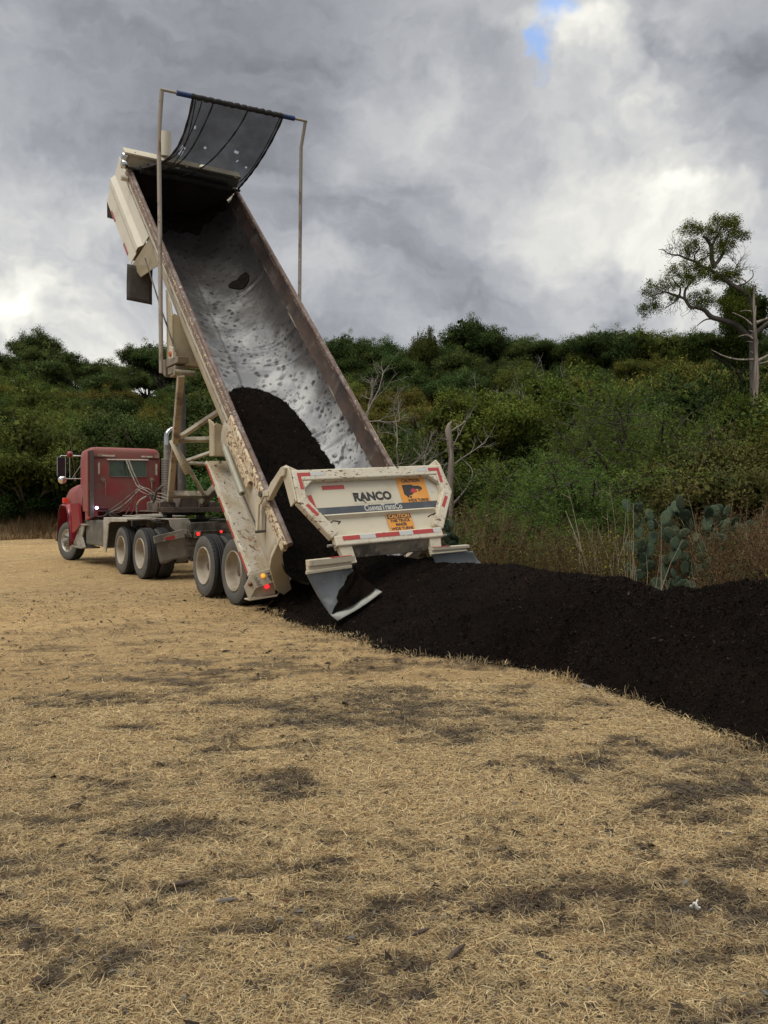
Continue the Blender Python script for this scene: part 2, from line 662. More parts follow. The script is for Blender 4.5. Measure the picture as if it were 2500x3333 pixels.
base = base * (1 - pt_[..., None]) + earth * pt_[..., None]
scc = np.array([.085, .062, .038]) * (.6 + .8 * fbm(GX * 3, GY * 3, 81, 3)[..., None])
base = base * (1 - sc_[..., None]) + scc * sc_[..., None]
far = sstep(GY, 40, 50)[..., None]
base = base * (1 - far) + np.array([.030, .032, .016]) * far
nyy, nxx = GX.shape
idx = np.arange(nyy * nxx).reshape(nyy, nxx)
F = np.stack([idx[:-1, :-1], idx[:-1, 1:], idx[1:, 1:], idx[1:, :-1]], -1).reshape(-1, 4)
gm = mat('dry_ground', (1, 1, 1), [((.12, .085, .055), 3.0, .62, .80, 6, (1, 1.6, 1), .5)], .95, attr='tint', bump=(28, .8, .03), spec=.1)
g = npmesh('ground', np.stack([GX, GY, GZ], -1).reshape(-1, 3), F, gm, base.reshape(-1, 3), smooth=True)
tag(g, 'dry straw coloured field rising into a wooded hill behind', 'ground', kind='structure')


def gz(x, y):
    return hill(x, y) + .035 * (fbm(np.asarray(x) * .9, np.asarray(y) * .9, 2, 3) - .5) * sstep(np.asarray(y), 1, 3)


# ================================================================== mulch
CR = np.array([(-1.10, 13.26, .66), (-.45, 12.80, .62), (.15, 12.35, .78), (.65, 12.0, .80), (.94, 11.4, .745), (1.32, 10.5, .80), (1.86, 9.4, .82), (2.32, 8.6, .79),
               (2.62, 8.1, .77), (2.93, 7.4, .85), (3.15, 7.0, .91), (3.45, 6.2, .90), (3.75, 5.2, .9), (4.1, 3.9, .9), (4.4, 2.4, .9)])
FR = np.array([(-1.80, 12.62), (-1.45, 12.0), (-1.12, 11.4), (-.74, 10.6), (-.42, 10.15), (.02, 9.35), (.42, 8.80), (.98, 8.42),
               (1.42, 8.12), (1.78, 7.55), (2.10, 6.85), (2.34, 6.15), (2.52, 5.2), (2.80, 3.9), (3.15, 2.3)])
BK = CR[:, :2] + (CR[:, :2] - FR) * .95
BK[0] = (-.2, 14.0)
BK[1] = (.35, 13.7)
BK[2] = (1.2, 13.2)
BK[3] = (1.8, 12.9)
tt = np.linspace(0, len(CR) - 1, 560)
wv = np.concatenate([np.linspace(-1.12, 1.13, 200)])


def interp_sm(A, t):
    i = np.arange(len(A))
    out = np.stack([np.interp(t, i, A[:, k]) for k in range(A.shape[1])], 1)
    k = np.hanning(41)
    k /= k.sum()
    pad = np.pad(out, ((20, 20), (0, 0)), mode='edge')
    return np.stack([np.convolve(pad[:, j], k, 'valid') for j in range(A.shape[1])], 1)


crs, frs, bks = interp_sm(CR, tt), interp_sm(FR, tt), interp_sm(BK, tt)


def pile_point(i, w):
    """i index into tt (float array), w in -1..1 (front edge = 1)"""
    ii = np.clip(i, 0, len(tt) - 1.001)
    a = ii.astype(int)
    f = (ii - a)[..., None]
    c = crs[a] * (1 - f) + crs[a + 1] * f
    fr_ = frs[a] * (1 - f) + frs[a + 1] * f
    bk_ = bks[a] * (1 - f) + bks[a + 1] * f
    e = np.where((w > 0)[..., None], fr_, bk_)
    xy = c[..., :2] + (e - c[..., :2]) * np.abs(w)[..., None]
    # scalloped toe
    aw = np.abs(w)
    sc1 = 1 + .13 * (fbm(xy[..., 0] * 1.6, xy[..., 1] * 1.6, 91, 4) - .5) * 2
    h = c[..., 2] * (1.0 - (np.sqrt((aw * sc1) ** 2 + .035) - .187) / (1.017 - .187))
    h = h + .16 * (fbm(xy[..., 0] * 2.1, xy[..., 1] * 2.1, 93, 6, .60) - .5) * np.clip(1.15 - aw, .1, 1) + .030 * (fbm(xy[..., 0] * 9, xy[..., 1] * 9, 95, 3) - .5)
    return xy, h


I, Wv = np.meshgrid(np.arange(len(tt), dtype=float), wv, indexing='ij')
xy, h = pile_point(I, Wv)
h = np.maximum(h, -.15) + .01
idx = np.arange(I.size).reshape(I.shape)
F = np.stack([idx[:-1, :-1], idx[1:, :-1], idx[1:, 1:], idx[:-1, 1:]], -1).reshape(-1, 4)
mulch_mat = mat('black_mulch', MULCHC, [((0.015, 0.0085, 0.0055), 1.1, .48, .68, 5, (1, 1, 1), .8), ((0.013, 0.0085, 0.006), 6, .5, .72, 6), ((0.0035, 0.0026, 0.002), 3, .5, .7, 5), ((0.030, 0.021, 0.016), 60, .68, .74, 3)], .95, bump=(45, 1.0, .05), spec=.08)
pile = npmesh('mulch_pile', np.concatenate([xy, h[..., None]], -1).reshape(-1, 3), F, mulch_mat, smooth=True)
tag(pile, 'long low windrow of nearly black mulch pouring from the tipped trailer and curving toward the camera', 'mulch pile', kind='stuff')


def chips(name, P, Nn, size, colors, parent=None, material=None, thick=.25, flat=.6):
    """elongated bark slivers: diamond-ish quads lying near the surface"""
    n = len(P)
    ang = RNG.uniform(0, 2 * PI, n)
    up = Nn + RNG.normal(0, flat, (n, 3))
    up /= np.linalg.norm(up, axis=1, keepdims=True)
    ref = np.stack([np.cos(ang), np.sin(ang), np.zeros(n)], 1)
    d = np.cross(up, ref)
    d /= np.linalg.norm(d, axis=1, keepdims=True)
    e = np.cross(up, d)
    L = size[:, None]
    Wd = L * RNG.uniform(.18, .42, n)[:, None]
    A = P - d * L * .5
    B = P - e * Wd * .5 + d * L * RNG.uniform(-.15, .15, n)[:, None] + up * L * .05
    C = P + d * L * .5
    D_ = P + e * Wd * .5 + up * L * .02
    V = np.stack([A, B, C, D_], 1).reshape(-1, 3)
    F = np.arange(4 * n).reshape(n, 4)
    return npmesh(name, V, F, material, np.repeat(colors, 4, 0), parent)


chip_mat = mat('bark_chip', (1, 1, 1), [], .85, attr='tint', spec=.10)
n = 130000
ii = RNG.uniform(0, len(tt) - 2, n)
ww = RNG.uniform(-.55, 1.02, n)
cxy, ch = pile_point(ii, ww)
keep = ch > .0
cxy, ch = cxy[keep], ch[keep]
n = len(ch)
cc3 = np.array([.0085, .0060, .0047]) * RNG.lognormal(0, .55, n)[:, None] * np.stack([RNG.uniform(.95, 1.35, n), np.ones(n), np.ones(n) * .98], 1)
gl = RNG.random(n) < .008
cc3[gl] = np.array([.10, .08, .06]) * RNG.uniform(.5, 1.3, gl.sum())[:, None]
o = chips('mulch_chips', np.concatenate([cxy, ch[:, None] + .014], 1), np.tile(np.array([[0, 0, 1.]]), (n, 1)), RNG.lognormal(math.log(.018), .45, n), cc3, material=chip_mat, flat=.75)
tag(o, 'loose bark slivers covering the black mulch windrow', 'mulch', kind='stuff')

n = 9000
ii = RNG.uniform(0, len(tt) - 2, n)
ww = 1.0 + np.abs(RNG.normal(0, .055, n))
cxy, ch = pile_point(ii, ww)
cc3 = np.array([.010, .0072, .0056]) * RNG.lognormal(0, .5, n)[:, None]
o = chips('spilled_chips', np.concatenate([cxy, (gz(cxy[:, 0], cxy[:, 1]) + .016)[:, None]], 1), np.tile(np.array([[0, 0, 1.]]), (n, 1)), RNG.lognormal(math.log(.026), .45, n), cc3, material=chip_mat, flat=.4)
tag(o, 'stray mulch bits spilled on the grass along the edge of the windrow', 'mulch', kind='stuff')

# load still sliding out of the bed
TRW = Matrix.Translation(Vector((-1.674, 11.833, 0))) @ Matrix.Rotation(rad(32.5), 4, 'Z')
Q_, PZ_ = 0.70711, 1.68


def bedw(s, t, n):
    """bed coordinates -> world (numpy)"""
    y = Q_ * (s - n)
    z = PZ_ + Q_ * (s + n)
    c, s_ = math.cos(rad(32.5)), math.sin(rad(32.5))
    return np.stack([-1.674 + t * c - y * s_, 11.833 + t * s_ + y * c, z], -1)


def load_surf(s, t):
    edge = 1.13 * np.sqrt(np.clip(1 - ((t - 1.25) / 1.16) ** 2, 0, 1))
    q = np.clip(4.0 + .35 * (t - 1.25) * (t < 1.25) - s, 0, None)
    n = -1.20 + .20 * (1 - np.exp(-q / .4)) + .065 * q
    n = n - .10 * sstep(s, 0.1, -.9) + .34 * np.exp(-(t - .08) / .30) * sstep(s, 3.6, .8)
    n = n + .03 * (fbm(s * 2.1 + 5, t * 2.1, 101, 4) - .5) * 2 + .012 * (fbm(s * 9, t * 9, 103, 3) - .5) * 2
    return n


sv = np.linspace(-.95, 4.6, 260)
tv = np.linspace(.07, 2.43, 110)
S2, T2 = np.meshgrid(sv, tv, indexing='ij')
N2 = load_surf(S2, T2)
floor = -.02 - np.sqrt(np.clip(1.165 ** 2 - (T2 - 1.25) ** 2, 0, None))
N2b = np.where(N2 < floor - .03, floor - .03, N2)
P3 = bedw(S2, T2, N2b)
idx = np.arange(S2.size).reshape(S2.shape)
F = np.stack([idx[:-1, :-1], idx[1:, :-1], idx[1:, 1:], idx[:-1, 1:]], -1)
Fm = (N2 > floor - .06)
Fk = (Fm[:-1, :-1] | Fm[1:, 1:] | Fm[1:, :-1] | Fm[:-1, 1:]).reshape(-1)
F = F.reshape(-1, 4)[Fk]
o = npmesh('mulch_load', P3.reshape(-1, 3), F, mulch_mat, smooth=True)
tag(o, 'black mulch still sliding out of the lower half of the tipped trailer bed', 'mulch', kind='stuff')
n = 26000
s_, t_ = RNG.uniform(-.9, 4.4, n), RNG.uniform(.14, 2.36, n)
n_ = load_surf(s_, t_)
fl = -.02 - np.sqrt(np.clip(1.165 ** 2 - (t_ - 1.25) ** 2, 0, None))
k = n_ > fl + .0
cc3 = np.array([.0085, .0060, .0047]) * RNG.lognormal(0, .5, n)[:, None]
gl = RNG.random(n) < .006
cc3[gl] = np.array([.10, .08, .06]) * RNG.uniform(.5, 1.2, gl.sum())[:, None]
nw = bedw(np.array([0.]), np.array([0.]), np.array([1.])) - bedw(np.array([0.]), np.array([0.]), np.array([0.]))
o2 = chips('mulch_chips', bedw(s_, t_, n_ + .012)[k], np.tile(nw, (k.sum(), 1)), RNG.lognormal(math.log(.024), .4, k.sum()), cc3[k], material=chip_mat, flat=.7, parent=None)
tag(o2, 'loose bark slivers on the mulch inside the tipped bed', 'mulch', kind='stuff')

# ================================================================== dead grass
def blades(name, X, Y, Z0, L, wd, elev, colr, material, bend=.35):
    n = len(X)
    az = RNG.uniform(0, 2 * PI, n)
    ce, se = np.cos(elev), np.sin(elev)
    d = np.stack([np.cos(az) * ce, np.sin(az) * ce, se], 1)
    side = np.stack([-np.sin(az), np.cos(az), RNG.uniform(-.5, .5, n)], 1)
    side /= np.linalg.norm(side, axis=1, keepdims=True)
    P0 = np.stack([X, Y, Z0], 1)
    L_ = L[:, None]
    w_ = (wd[:, None]) * side * .5
    drop = np.zeros((n, 3))
    drop[:, 2] = -bend * L * RNG.uniform(.1, 1, n)
    drop[:, :2] = RNG.normal(0, .12, (n, 2)) * L_
    P1 = P0 + d * L_ * .55
    P2 = P0 + d * L_ + drop
    P2[:, 2] = np.maximum(P2[:, 2], Z0 - .004)
    V = np.stack([P0 - w_, P0 + w_, P1 + w_ * .85, P1 - w_ * .85, P2 + w_ * .3, P2 - w_ * .3], 1).reshape(-1, 3)
    b = np.arange(n)[:, None] * 6
    F = np.concatenate([b + np.array([[0, 1, 2, 3]]), b + np.array([[3, 2, 4, 5]])], 0)
    return npmesh(name, V, F, material, np.repeat(colr, 6, 0))


straw_mat = mat('straw', (1, 1, 1), [], .7, attr='tint', transl=.25, spec=.3)


def strawcol(n, x, y):
    t = RNG.random(n)[:, None]
    c = np.array([.41, .295, .150]) * (1 - t) + np.array([.70, .555, .315]) * t
    r = RNG.random(n)
    c[r < .12] = np.array([.30, .17, .08])
    c[r > .93] = np.array([.66, .54, .33])
    gr = (r > .88) & (r < .93)
    c[gr] = np.array([.22, .21, .16])
    w = fbm(x * .35, y * .5, 51, 3)[:, None]
    c = c * (.86 + .26 * w) * RNG.lognormal(0, .16, n)[:, None]
    p = darkpatch(x, y)[:, None]
    return c * (1 - .72 * p) + np.array([.068, .052, .037]) * .72 * p


n = 860000
r = np.exp(RNG.uniform(math.log(2.1), math.log(40), n))
n1 = 570000
r[:n1] = 2.1 + 5.4 * RNG.random(n1) ** .85
a = RNG.uniform(-rad(34), rad(34), n)
side_ = RNG.random(n) < .13
a[side_] = RNG.uniform(rad(34), rad(56), side_.sum()) * np.where(RNG.random(side_.sum()) < .65, 1, -1)
X, Y = r * np.sin(a), r * np.cos(a)
keep = (RNG.random(n) > .74 * darkpatch(X, Y)) & (RNG.random(n) > scrubness(X, Y) * .8)
X, Y, r = X[keep], Y[keep], r[keep]
n = len(X)
cl = fbm(X * 3.5, Y * 3.5, 111, 3)
L = RNG.lognormal(math.log(.020), .50, n) * (1 + r / 11.) * (.8 + .5 * cl)
wd = RNG.uniform(.0008, .0018, n) * (1 + r / 4.2)
el = np.abs(RNG.normal(0, .20, n)) + .01
o = blades('dry_grass', X, Y, gz(X, Y) + .002 + RNG.uniform(0, .012, n), L, wd, el, strawcol(n, X, Y), straw_mat)
tag(o, 'short dead straw coloured grass matted over the whole field', 'grass', kind='stuff')
# upright tufts: along the toe of the pile and here and there in the field
xs, ys, ls, es = [], [], [], []
rg = np.random.default_rng(5)
for k in range(230):
    if k < 100:
        q = rg.uniform(0, len(tt) - 2)
        p = frs[int(q)] + rg.normal(0, .07, 2) + np.array([-.04, -.10])
        hh = rg.uniform(.03, .095)
    else:
        rr_ = np.exp(rg.uniform(math.log(3.2), math.log(30)))
        aa = rg.uniform(-rad(30), rad(30))
        p = np.array([rr_ * math.sin(aa), rr_ * math.cos(aa)])
        if scrubness(p[0], p[1]) > .5:
            continue
        hh = rg.uniform(.04, .09)
    m_ = int(rg.integers(14, 40))
    sp_ = rg.uniform(.03, .09)
    xs.append(p[0] + rg.normal(0, sp_, m_))
    ys.append(p[1] + rg.normal(0, sp_, m_))
    ls.append(rg.uniform(.5, 1.1, m_) * hh * (1.2))
    es.append(rg.uniform(.25, 1.35, m_))
X, Y, L, E_ = map(np.concatenate, (xs, ys, ls, es))
R_ = np.hypot(X, Y)
o = blades('grass_tufts', X, Y, gz(X, Y), L, RNG.uniform(.0018, .003, len(X)) * (1 + R_ / 6), E_, strawcol(len(X), X, Y) * 1.05, straw_mat, bend=.25)
tag(o, 'taller dead grass wisps standing along the mulch edge and over the field', 'grass', kind='stuff')
# old bark on the field
n = 100000
r = 2.1 + 14 * RNG.random(n) ** 1.25
a = RNG.uniform(-rad(33), rad(33), n)
X, Y = r * np.sin(a), r * np.cos(a)
keep = RNG.random(n) < .30 + .70 * darkpatch(X, Y)
X, Y = X[keep], Y[keep]
n = len(X)
cc3 = np.array([.050, .037, .028]) * RNG.lognormal(0, .45, n)[:, None]
gl = RNG.random(n) < .05
cc3[gl] = np.array([.15, .14, .125]) * RNG.uniform(.6, 1.1, gl.sum())[:, None]
gl = RNG.random(n) < .02
cc3[gl] = np.array([.10, .050, .03])
o = chips('bark_litter', np.stack([X, Y, gz(X, Y) + .012], 1), np.tile(np.array([[0, 0, 1.]]), (n, 1)), RNG.lognormal(math.log(.015), .55, n) * (1 + np.hypot(X, Y) / 14), cc3, material=chip_mat, flat=.22)
tag(o, 'dark bark bits and twigs scattered in the thin places of the grass', 'bark litter', kind='stuff')
# scrap of white paper and one pale piece of wood
def scrap(name, x, y, s, colr, label, cat):
    m = MB()
    z = float(gz(x, y)) + .022
    m.grid(lambda u, v: (x + (u - .5) * s + .006 * math.sin(v * 7), y + (v - .5) * s * .8 + .005 * math.sin(u * 8), z + .012 * math.sin(u * 5 + v * 4) + .01 * math.cos(v * 6)), 5, 4)
    o = m.build(name, mat(name, colr, [], .7), solid=.003)
    tag(o, label, cat)


scrap('paper_scrap', 1.21, 3.30, .030, (.75, .73, .68), 'small crumpled white scrap lying in the dead grass at lower right', 'litter')
scrap('wood_chunk', -.30, 6.62, .05, (.06, .045, .035), 'dark lump of bark lying on its own in the open straw', 'bark')
for i, (x, y, s, az, colr, lab) in enumerate(((.255, 2.98, .10, .9, (.085, .06, .045), 'fat brown bark stick at bottom centre right'), (.135, 3.12, .075, .5, (.07, .05, .04), 'thin dark stick left of the fat bark stick'),
                                              (-.83, 3.5, .09, .3, (.075, .05, .04), 'dark bark lump in the left foreground'), (.72, 4.85, .05, 1.4, (.05, .04, .035), 'upright dark bark piece in the mid field'),
                                              (-.62, 3.35, .09, .1, (.14, .125, .11), 'greyish splinter in the left foreground'))):
    m = MB()
    z = float(gz(x, y)) + .018
    d = Vector((math.cos(az), math.sin(az), .12)) * s / 2
    c = Vector((x, y, z))
    m.tube([c - d, c - d * .4 + Vector((0, 0, .004)), c + d * .3, c + d], .01, 7, radii=[s * .05, s * .11, s * .10, s * .04])
    o = m.build('bark_stick', mat('bark_stick_%d' % i, colr, [((colr[0] * .5, colr[1] * .5, colr[2] * .5), 40, .5, .7, 4)], .85, bump=(80, .6)))
    tag(o, lab, 'bark')

# ================================================================== dump trailer
TR = empty('dump_trailer', (-1.674, 11.833, 0), rad(32.5))
tag(TR, 'long cream steel dump trailer tipped up steeply with its tailgate swung open', 'dump trailer')
Q = 0.70711
PIVZ = 1.68


def TB(s, t, n):
    """bed coordinates (along, across, up out of the bed) -> trailer coordinates"""
    return Vector((t, Q * (s - n), PIVZ + Q * (s + n)))


SA, SN = Vector((0, Q, Q)), Vector((0, -Q, Q))
R_IN, CN, TC = 1.165, -0.02, 1.25


def section(r, wall, n=28):
    pts = [(TC - wall, 0.0)]
    for i in range(n + 1):
        a = PI + PI * i / n
        pts.append((TC + r * math.cos(a), CN + r * math.sin(a)))
    pts += [(TC + wall, 0.0)]
    return pts


# -- body shell (outside skin) with liner inside
outer = section(R_IN + .035, R_IN + .035)
m = MB()
SB = 10.3


def s_front(n):
    return 9.5 + 0.75 * min(1, -n / 1.18)


NS = 30
m.grid(lambda u, v: TB(-0.72 + (s_front(outer[int(round(u * (len(outer) - 1)))][1]) + .03 + .72) * v,
                       *outer[int(round(u * (len(outer) - 1)))]), len(outer) - 1, NS)
bed = m.build('bed', cream(), TR)
# rear edge ring plates and rear corner plates
m = MB()
for sg in (0, 1):
    T = (lambda t: t) if sg == 0 else (lambda t: 2.5 - t)
    pts = [(T(0.0), -.02), (T(-.0), -.42), (T(.04), -.62), (T(.30), -1.13), (T(.47), -1.25), (T(.55), -1.12), (T(.40), -.84), (T(.26), -.62), (T(.15), -.38), (T(.10), -.02)]
    p3 = [TB(-.80, t, n) for t, n in pts]
    m.prism(p3, SA * .06)
    m.cut()
m.build('rear_frame', cream(), bed, bevel=.008)
# smooth liner
inn = section(R_IN, R_IN)
liner_pts = [p for p in section(R_IN, R_IN, 44) if p[1] <= -.27]


def liner_mat():
    if 'bed_liner' in MATS:
        return MATS['bed_liner']
    mm = mat('bed_liner', (0.45, 0.452, 0.45), [((0.21, 0.215, 0.235), 1.1, .40, .60, 6, (1.0, 1.6, .8)),
                                               ((0.10, 0.10, 0.105), 3.5, .58, .70, 5, (1.0, 2.4, .8)),
                                               ((0.56, 0.565, 0.57), 2.2, .60, .74, 5, (.6, 2.2, 2.2), .6)], 0.42, bump=(5, .5, .03))
    # ragged mulch dust film with painted shade: forward end, both side walls, left half
    N = NT(mm.node_tree)
    b = [n for n in mm.node_tree.nodes if n.bl_idname == 'ShaderNodeBsdfPrincipled'][0]
    src = b.inputs['Base Color'].links[0].from_socket
    tc = N.n('ShaderNodeTexCoord').outputs['Object']
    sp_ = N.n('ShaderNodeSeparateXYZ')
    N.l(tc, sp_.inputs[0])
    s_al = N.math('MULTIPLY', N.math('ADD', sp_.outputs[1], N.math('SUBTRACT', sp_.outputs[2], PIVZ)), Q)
    fwd = N.math('DIVIDE', N.math('SUBTRACT', s_al, 4.6), 3.5)  # forward end: dust and shade share one dark tone
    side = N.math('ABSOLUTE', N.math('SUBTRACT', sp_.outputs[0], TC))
    lft = N.step(sp_.outputs[0], 1.30, 1.12)  # left half darkened, its shade painted into the colour
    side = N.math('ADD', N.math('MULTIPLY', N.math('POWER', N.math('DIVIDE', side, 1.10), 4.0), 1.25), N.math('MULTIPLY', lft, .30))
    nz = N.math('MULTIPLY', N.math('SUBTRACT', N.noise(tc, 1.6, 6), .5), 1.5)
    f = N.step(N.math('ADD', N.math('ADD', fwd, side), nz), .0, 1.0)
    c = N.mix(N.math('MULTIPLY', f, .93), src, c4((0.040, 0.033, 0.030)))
    # roundish splatter of black fines
    vo = N.n('ShaderNodeTexVoronoi')
    vo.inputs['Scale'].default_value = 6.0
    vm = N.n('ShaderNodeVectorMath', operation='ADD')
    N.l(tc, vm.inputs[0])
    N.l(N.vmath('SCALE', N.vmath('SUBTRACT', N.noise(tc, 9, 3, .5, 'Color'), (.5, .5, .5)), scale=.12), vm.inputs[1])
    N.l(vm.outputs[0], vo.inputs['Vector'])
    spk = N.math('MULTIPLY', N.step(N.math('MULTIPLY', vo.outputs['Distance'], -1.0), -.40, -.14), N.step(N.noise(tc, 2.6, 4), .32, .44))
    c = N.mix(N.math('MULTIPLY', spk, .96), c, c4((0.022, 0.020, 0.019)))
    vo2 = N.n('ShaderNodeTexVoronoi')
    vo2.inputs['Scale'].default_value = 11.0
    N.l(vm.outputs[0], vo2.inputs['Vector'])
    spk2 = N.math('MULTIPLY', N.step(N.math('MULTIPLY', vo2.outputs['Distance'], -1.0), -.42, -.16), N.step(N.noise(tc, 1.9, 5), .44, .56))
    c = N.mix(N.math('MULTIPLY', spk2, .85), c, c4((0.040, 0.037, 0.036)))
    seam = N.math('SUBTRACT', 1.0, N.math('MULTIPLY', N.math('ABSOLUTE', N.math('SUBTRACT', sp_.outputs[0], N.math('ADD', 1.18, N.math('MULTIPLY', N.noise(tc, 1.0, 4), .16)))), 22.0), clamp=True)
    c = N.mix(N.math('MULTIPLY', seam, .75), c, c4((0.045, 0.040, 0.038)))
    N.l(c, b.inputs['Base Color'])
    return mm


def s_lin(v):
    return -.70 + (10.12 + .70) * v


def liner_fn(u, v):
    t, n = liner_pts[int(round(u * (len(liner_pts) - 1)))]
    s = s_lin(v)
    smax = s_front(n) - .02
    s = min(s, smax)
    bul = .010 * math.sin(s * 5 + t * 3)
    for s0_, w0_ in ((5.15, .045), (4.75, .05), (4.45, .03), (6.9, .03), (1.95, .05), (1.6, .04), (2.3, .03)):
        sc0 = s0_ + .16 * math.sin(t * 2.6 + s0_) - .10 * (t - 1.25)
        bul += (.026 * math.exp(-((s - sc0) / w0_) ** 2) - .018 * math.exp(-((s - sc0 + .08) / w0_) ** 2)) * (.5 + .5 * math.sin(t * 5 + s0_ * 3) ** 2)
    dn = .012 + bul
    a = math.atan2(n - CN, t - TC)
    return TB(s, t - math.cos(a) * dn, n - math.sin(a) * dn)


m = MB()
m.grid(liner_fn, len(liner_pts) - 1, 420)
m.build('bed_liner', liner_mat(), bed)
# bare rusty upper side walls + front bulkhead inside
m = MB()
for sg, t0 in ((1, TC - R_IN + .004), (-1, TC + R_IN - .004)):
    m.grid(lambda u, v: TB(-.72 + 10.24 * v, t0 + sg * (-.01 + .052 * u ** 1.5 + .006 * math.sin(v * 40 + u) + .012 * (u > .9)), -.01 - (.33 + .02 * math.sin(v * 31) + .015 * math.sin(v * 83)) * u), 4, 160)
m.build('upper_side_wall', mat('rusty_wall_steel', (0.085, 0.055, 0.044), [((0.14, 0.11, 0.10), 4, .50, .68, 6), ((0.045, 0.034, 0.030), 2.4, .45, .7, 5), ((0.38, 0.33, 0.27), 30, .72, .75, 4, (1, .3, 1))], .6, bump=(30, .3)), bed)
m = MB()
bp = [TB(s_front(n) - .03, t, n) for t, n in inn]
m.prism(bp, SA * .03)
fb = m.build('front_bulkhead', mat('grimy_bulkhead', (0.050, 0.037, 0.031), [((0.10, 0.075, 0.06), 3.0, .55, .75, 5), ((0.02, 0.017, 0.015), 2.0, .40, .7, 5)], .7, bump=(20, .4)), bed)
# dark sheet on the forward end of the bed floor: residue plus painted shade
m = MB()


def resid_shade(u, v):
    idx = int(round(u * (len(liner_pts) - 1)))
    t, n = liner_pts[idx]
    a = math.atan2(n - CN, t - TC)
    ph = idx / (len(liner_pts) - 1)
    smin = 9.3 + .4 * (abs(ph - .5) * 2) ** 2 - .10 * math.sin(ph * 21) - .08 * math.sin(ph * 47 + 1)
    smax = s_front(n) - .02
    s = min(smin + (smax - smin) * v, smax)
    d = .03 + .05 * v
    return TB(s, t - math.cos(a) * d, n - math.sin(a) * d)


m.grid(resid_shade, len(liner_pts) - 1, 8)
m.cut()
def onskin(s, ang, d):
    return TB(s, TC + (R_IN - d) * math.cos(ang), CN + (R_IN - d) * math.sin(ang))


hp = [(7.22, -.93), (7.20, -.83), (7.27, -.74), (7.26, -.62), (7.12, -.60), (7.00, -.64), (6.90, -.72), (6.86, -.80), (6.90, -.88), (6.98, -.95), (7.08, -1.02), (7.16, -1.02)]
m.add([onskin(s, a, .035) for s, a in hp] + [onskin(7.05, -.80, .05)], [(i, (i + 1) % 12, 12) for i in range(12)])
m.add([onskin(s, a, .035) for s, a in hp] + [onskin(s, a, -.01) for s, a in hp], [(i, (i + 1) % 12, 12 + (i + 1) % 12, 12 + i) for i in range(12)])
m.build('residue_and_shade', mat('mulch_residue_and_shade', (0.016, 0.012, 0.010), [((0.03, 0.024, 0.02), 8, .5, .7, 5)], .95, bump=(40, .6, .02), spec=.1), bed)

# top rails: worn painted face + rusty round top
for sg in (0, 1):
    T = (lambda t: t) if sg == 0 else (lambda t: 2.5 - t)
    for (s0, s1, name, rm) in ((1.72, 9.42, 'top_rail', worn_brown()), (0.02, 1.715, 'top_rail', worn()), (-.93, -.10, 'rear_rail_end', worn())):
        m = MB()
        a, b = TB(s0, T(.005), -.05), TB(s1, T(.005), -.05)
        x0, x1 = sorted((T(.01), T(.085)))
        dp = -.15 if s0 < 1.7 else -.10
        m.hexa([TB(s0, x0, dp), TB(s0, x1, dp), TB(s0, x1, 0), TB(s0, x0, 0), TB(s1, x0, dp), TB(s1, x1, dp), TB(s1, x1, 0), TB(s1, x0, 0)])
        r_ = m.build(name, rm, TR, bevel=.012)
        m = MB()
        m.tube([TB(s0 - .01, T(.088), .003), TB(s1 + .01, T(.088), .003)], .042, 12)
        m.build('rail_cap', rustrail(), r_)
    # bent shelf plate under the rail near the rear hinge
    m = MB()
    x0, x1 = sorted((T(-.02), T(.10)))
    m.hexa([TB(.45, x0, -.32), TB(.45, x1, -.32), TB(.45, x1, -.18), TB(.45, x0, -.18), TB(1.55, x0, -.32), TB(1.55, x1, -.32), TB(1.55, x1, -.18), TB(1.55, x0, -.18)])
    m.build('cylinder_guard', worn(), bed, bevel=.01)
    # outside strips along the bed below the rail
    m = MB()
    x0, x1 = sorted((T(.02), T(.08)))
    m.hexa([TB(1.75, x0, -.16), TB(1.75, x1, -.16), TB(1.75, x1, -.115), TB(1.75, x0, -.115), TB(9.3, x0, -.16), TB(9.3, x1, -.16), TB(9.3, x1, -.115), TB(9.3, x0, -.115)])
    m.build('under_rail_strip', cream(), bed)
    m = MB()
    m.tube([TB(1.8, T(.045), -.21), TB(9.3, T(.045), -.21)], .016, 8)
    m.build('side_conduit', dusty_grey(), bed)

# hoop bolsters carrying the draft arms (front) and gussets
for sg in (0, 1):
    T = (lambda t: t) if sg == 0 else (lambda t: 2.5 - t)
    ex1 = .03 if sg == 0 else -.03

    def tub_t(y, z):
        # where the belly of the bed lies at this place along and height
        n_ = ((z - PIVZ) / Q - y / Q) / 2
        return TC - math.sqrt(max(0.0, (R_IN + .03) ** 2 - (n_ - CN) ** 2)) if n_ > -1.15 else TC

    for (y0, y1, za, zb, top, nm) in ((3.83, 4.12, 4.00, 4.86, 5.38, 'forward'), (1.84, 2.05, 2.30, 2.78, 2.90, 'rear')):
        m = MB()
        m.prism([(T(.0), y0, za), (T(.0), y0, zb), (T(.0), y0 + (y1 - y0) * .35, zb + (top - zb) * .45), (T(.0), y1 + .05, top), (T(.0), y1, zb), (T(.0), y1, za)], (ex1, 0, 0))
        for yy_ in (y0 + .01, y1 - .04):
            pts_ = [(T(.0), yy_, za), (T(.0), yy_, zb), (T(.05), yy_, zb + .04)]
            for q in range(7):
                z_ = zb + (za - zb) * q / 6
                pts_.append((T(max(.06, tub_t(yy_, z_))), yy_, z_))
            m.prism(pts_, (0, .03, 0))
        m.build('bolster', mat('tan_bolster_paint', (0.47, 0.405, 0.28), [((0.38, 0.31, 0.21), 3, .45, .7, 5), (RUST, 14, .68, .71, 6)], .55), bed, bevel=.008)
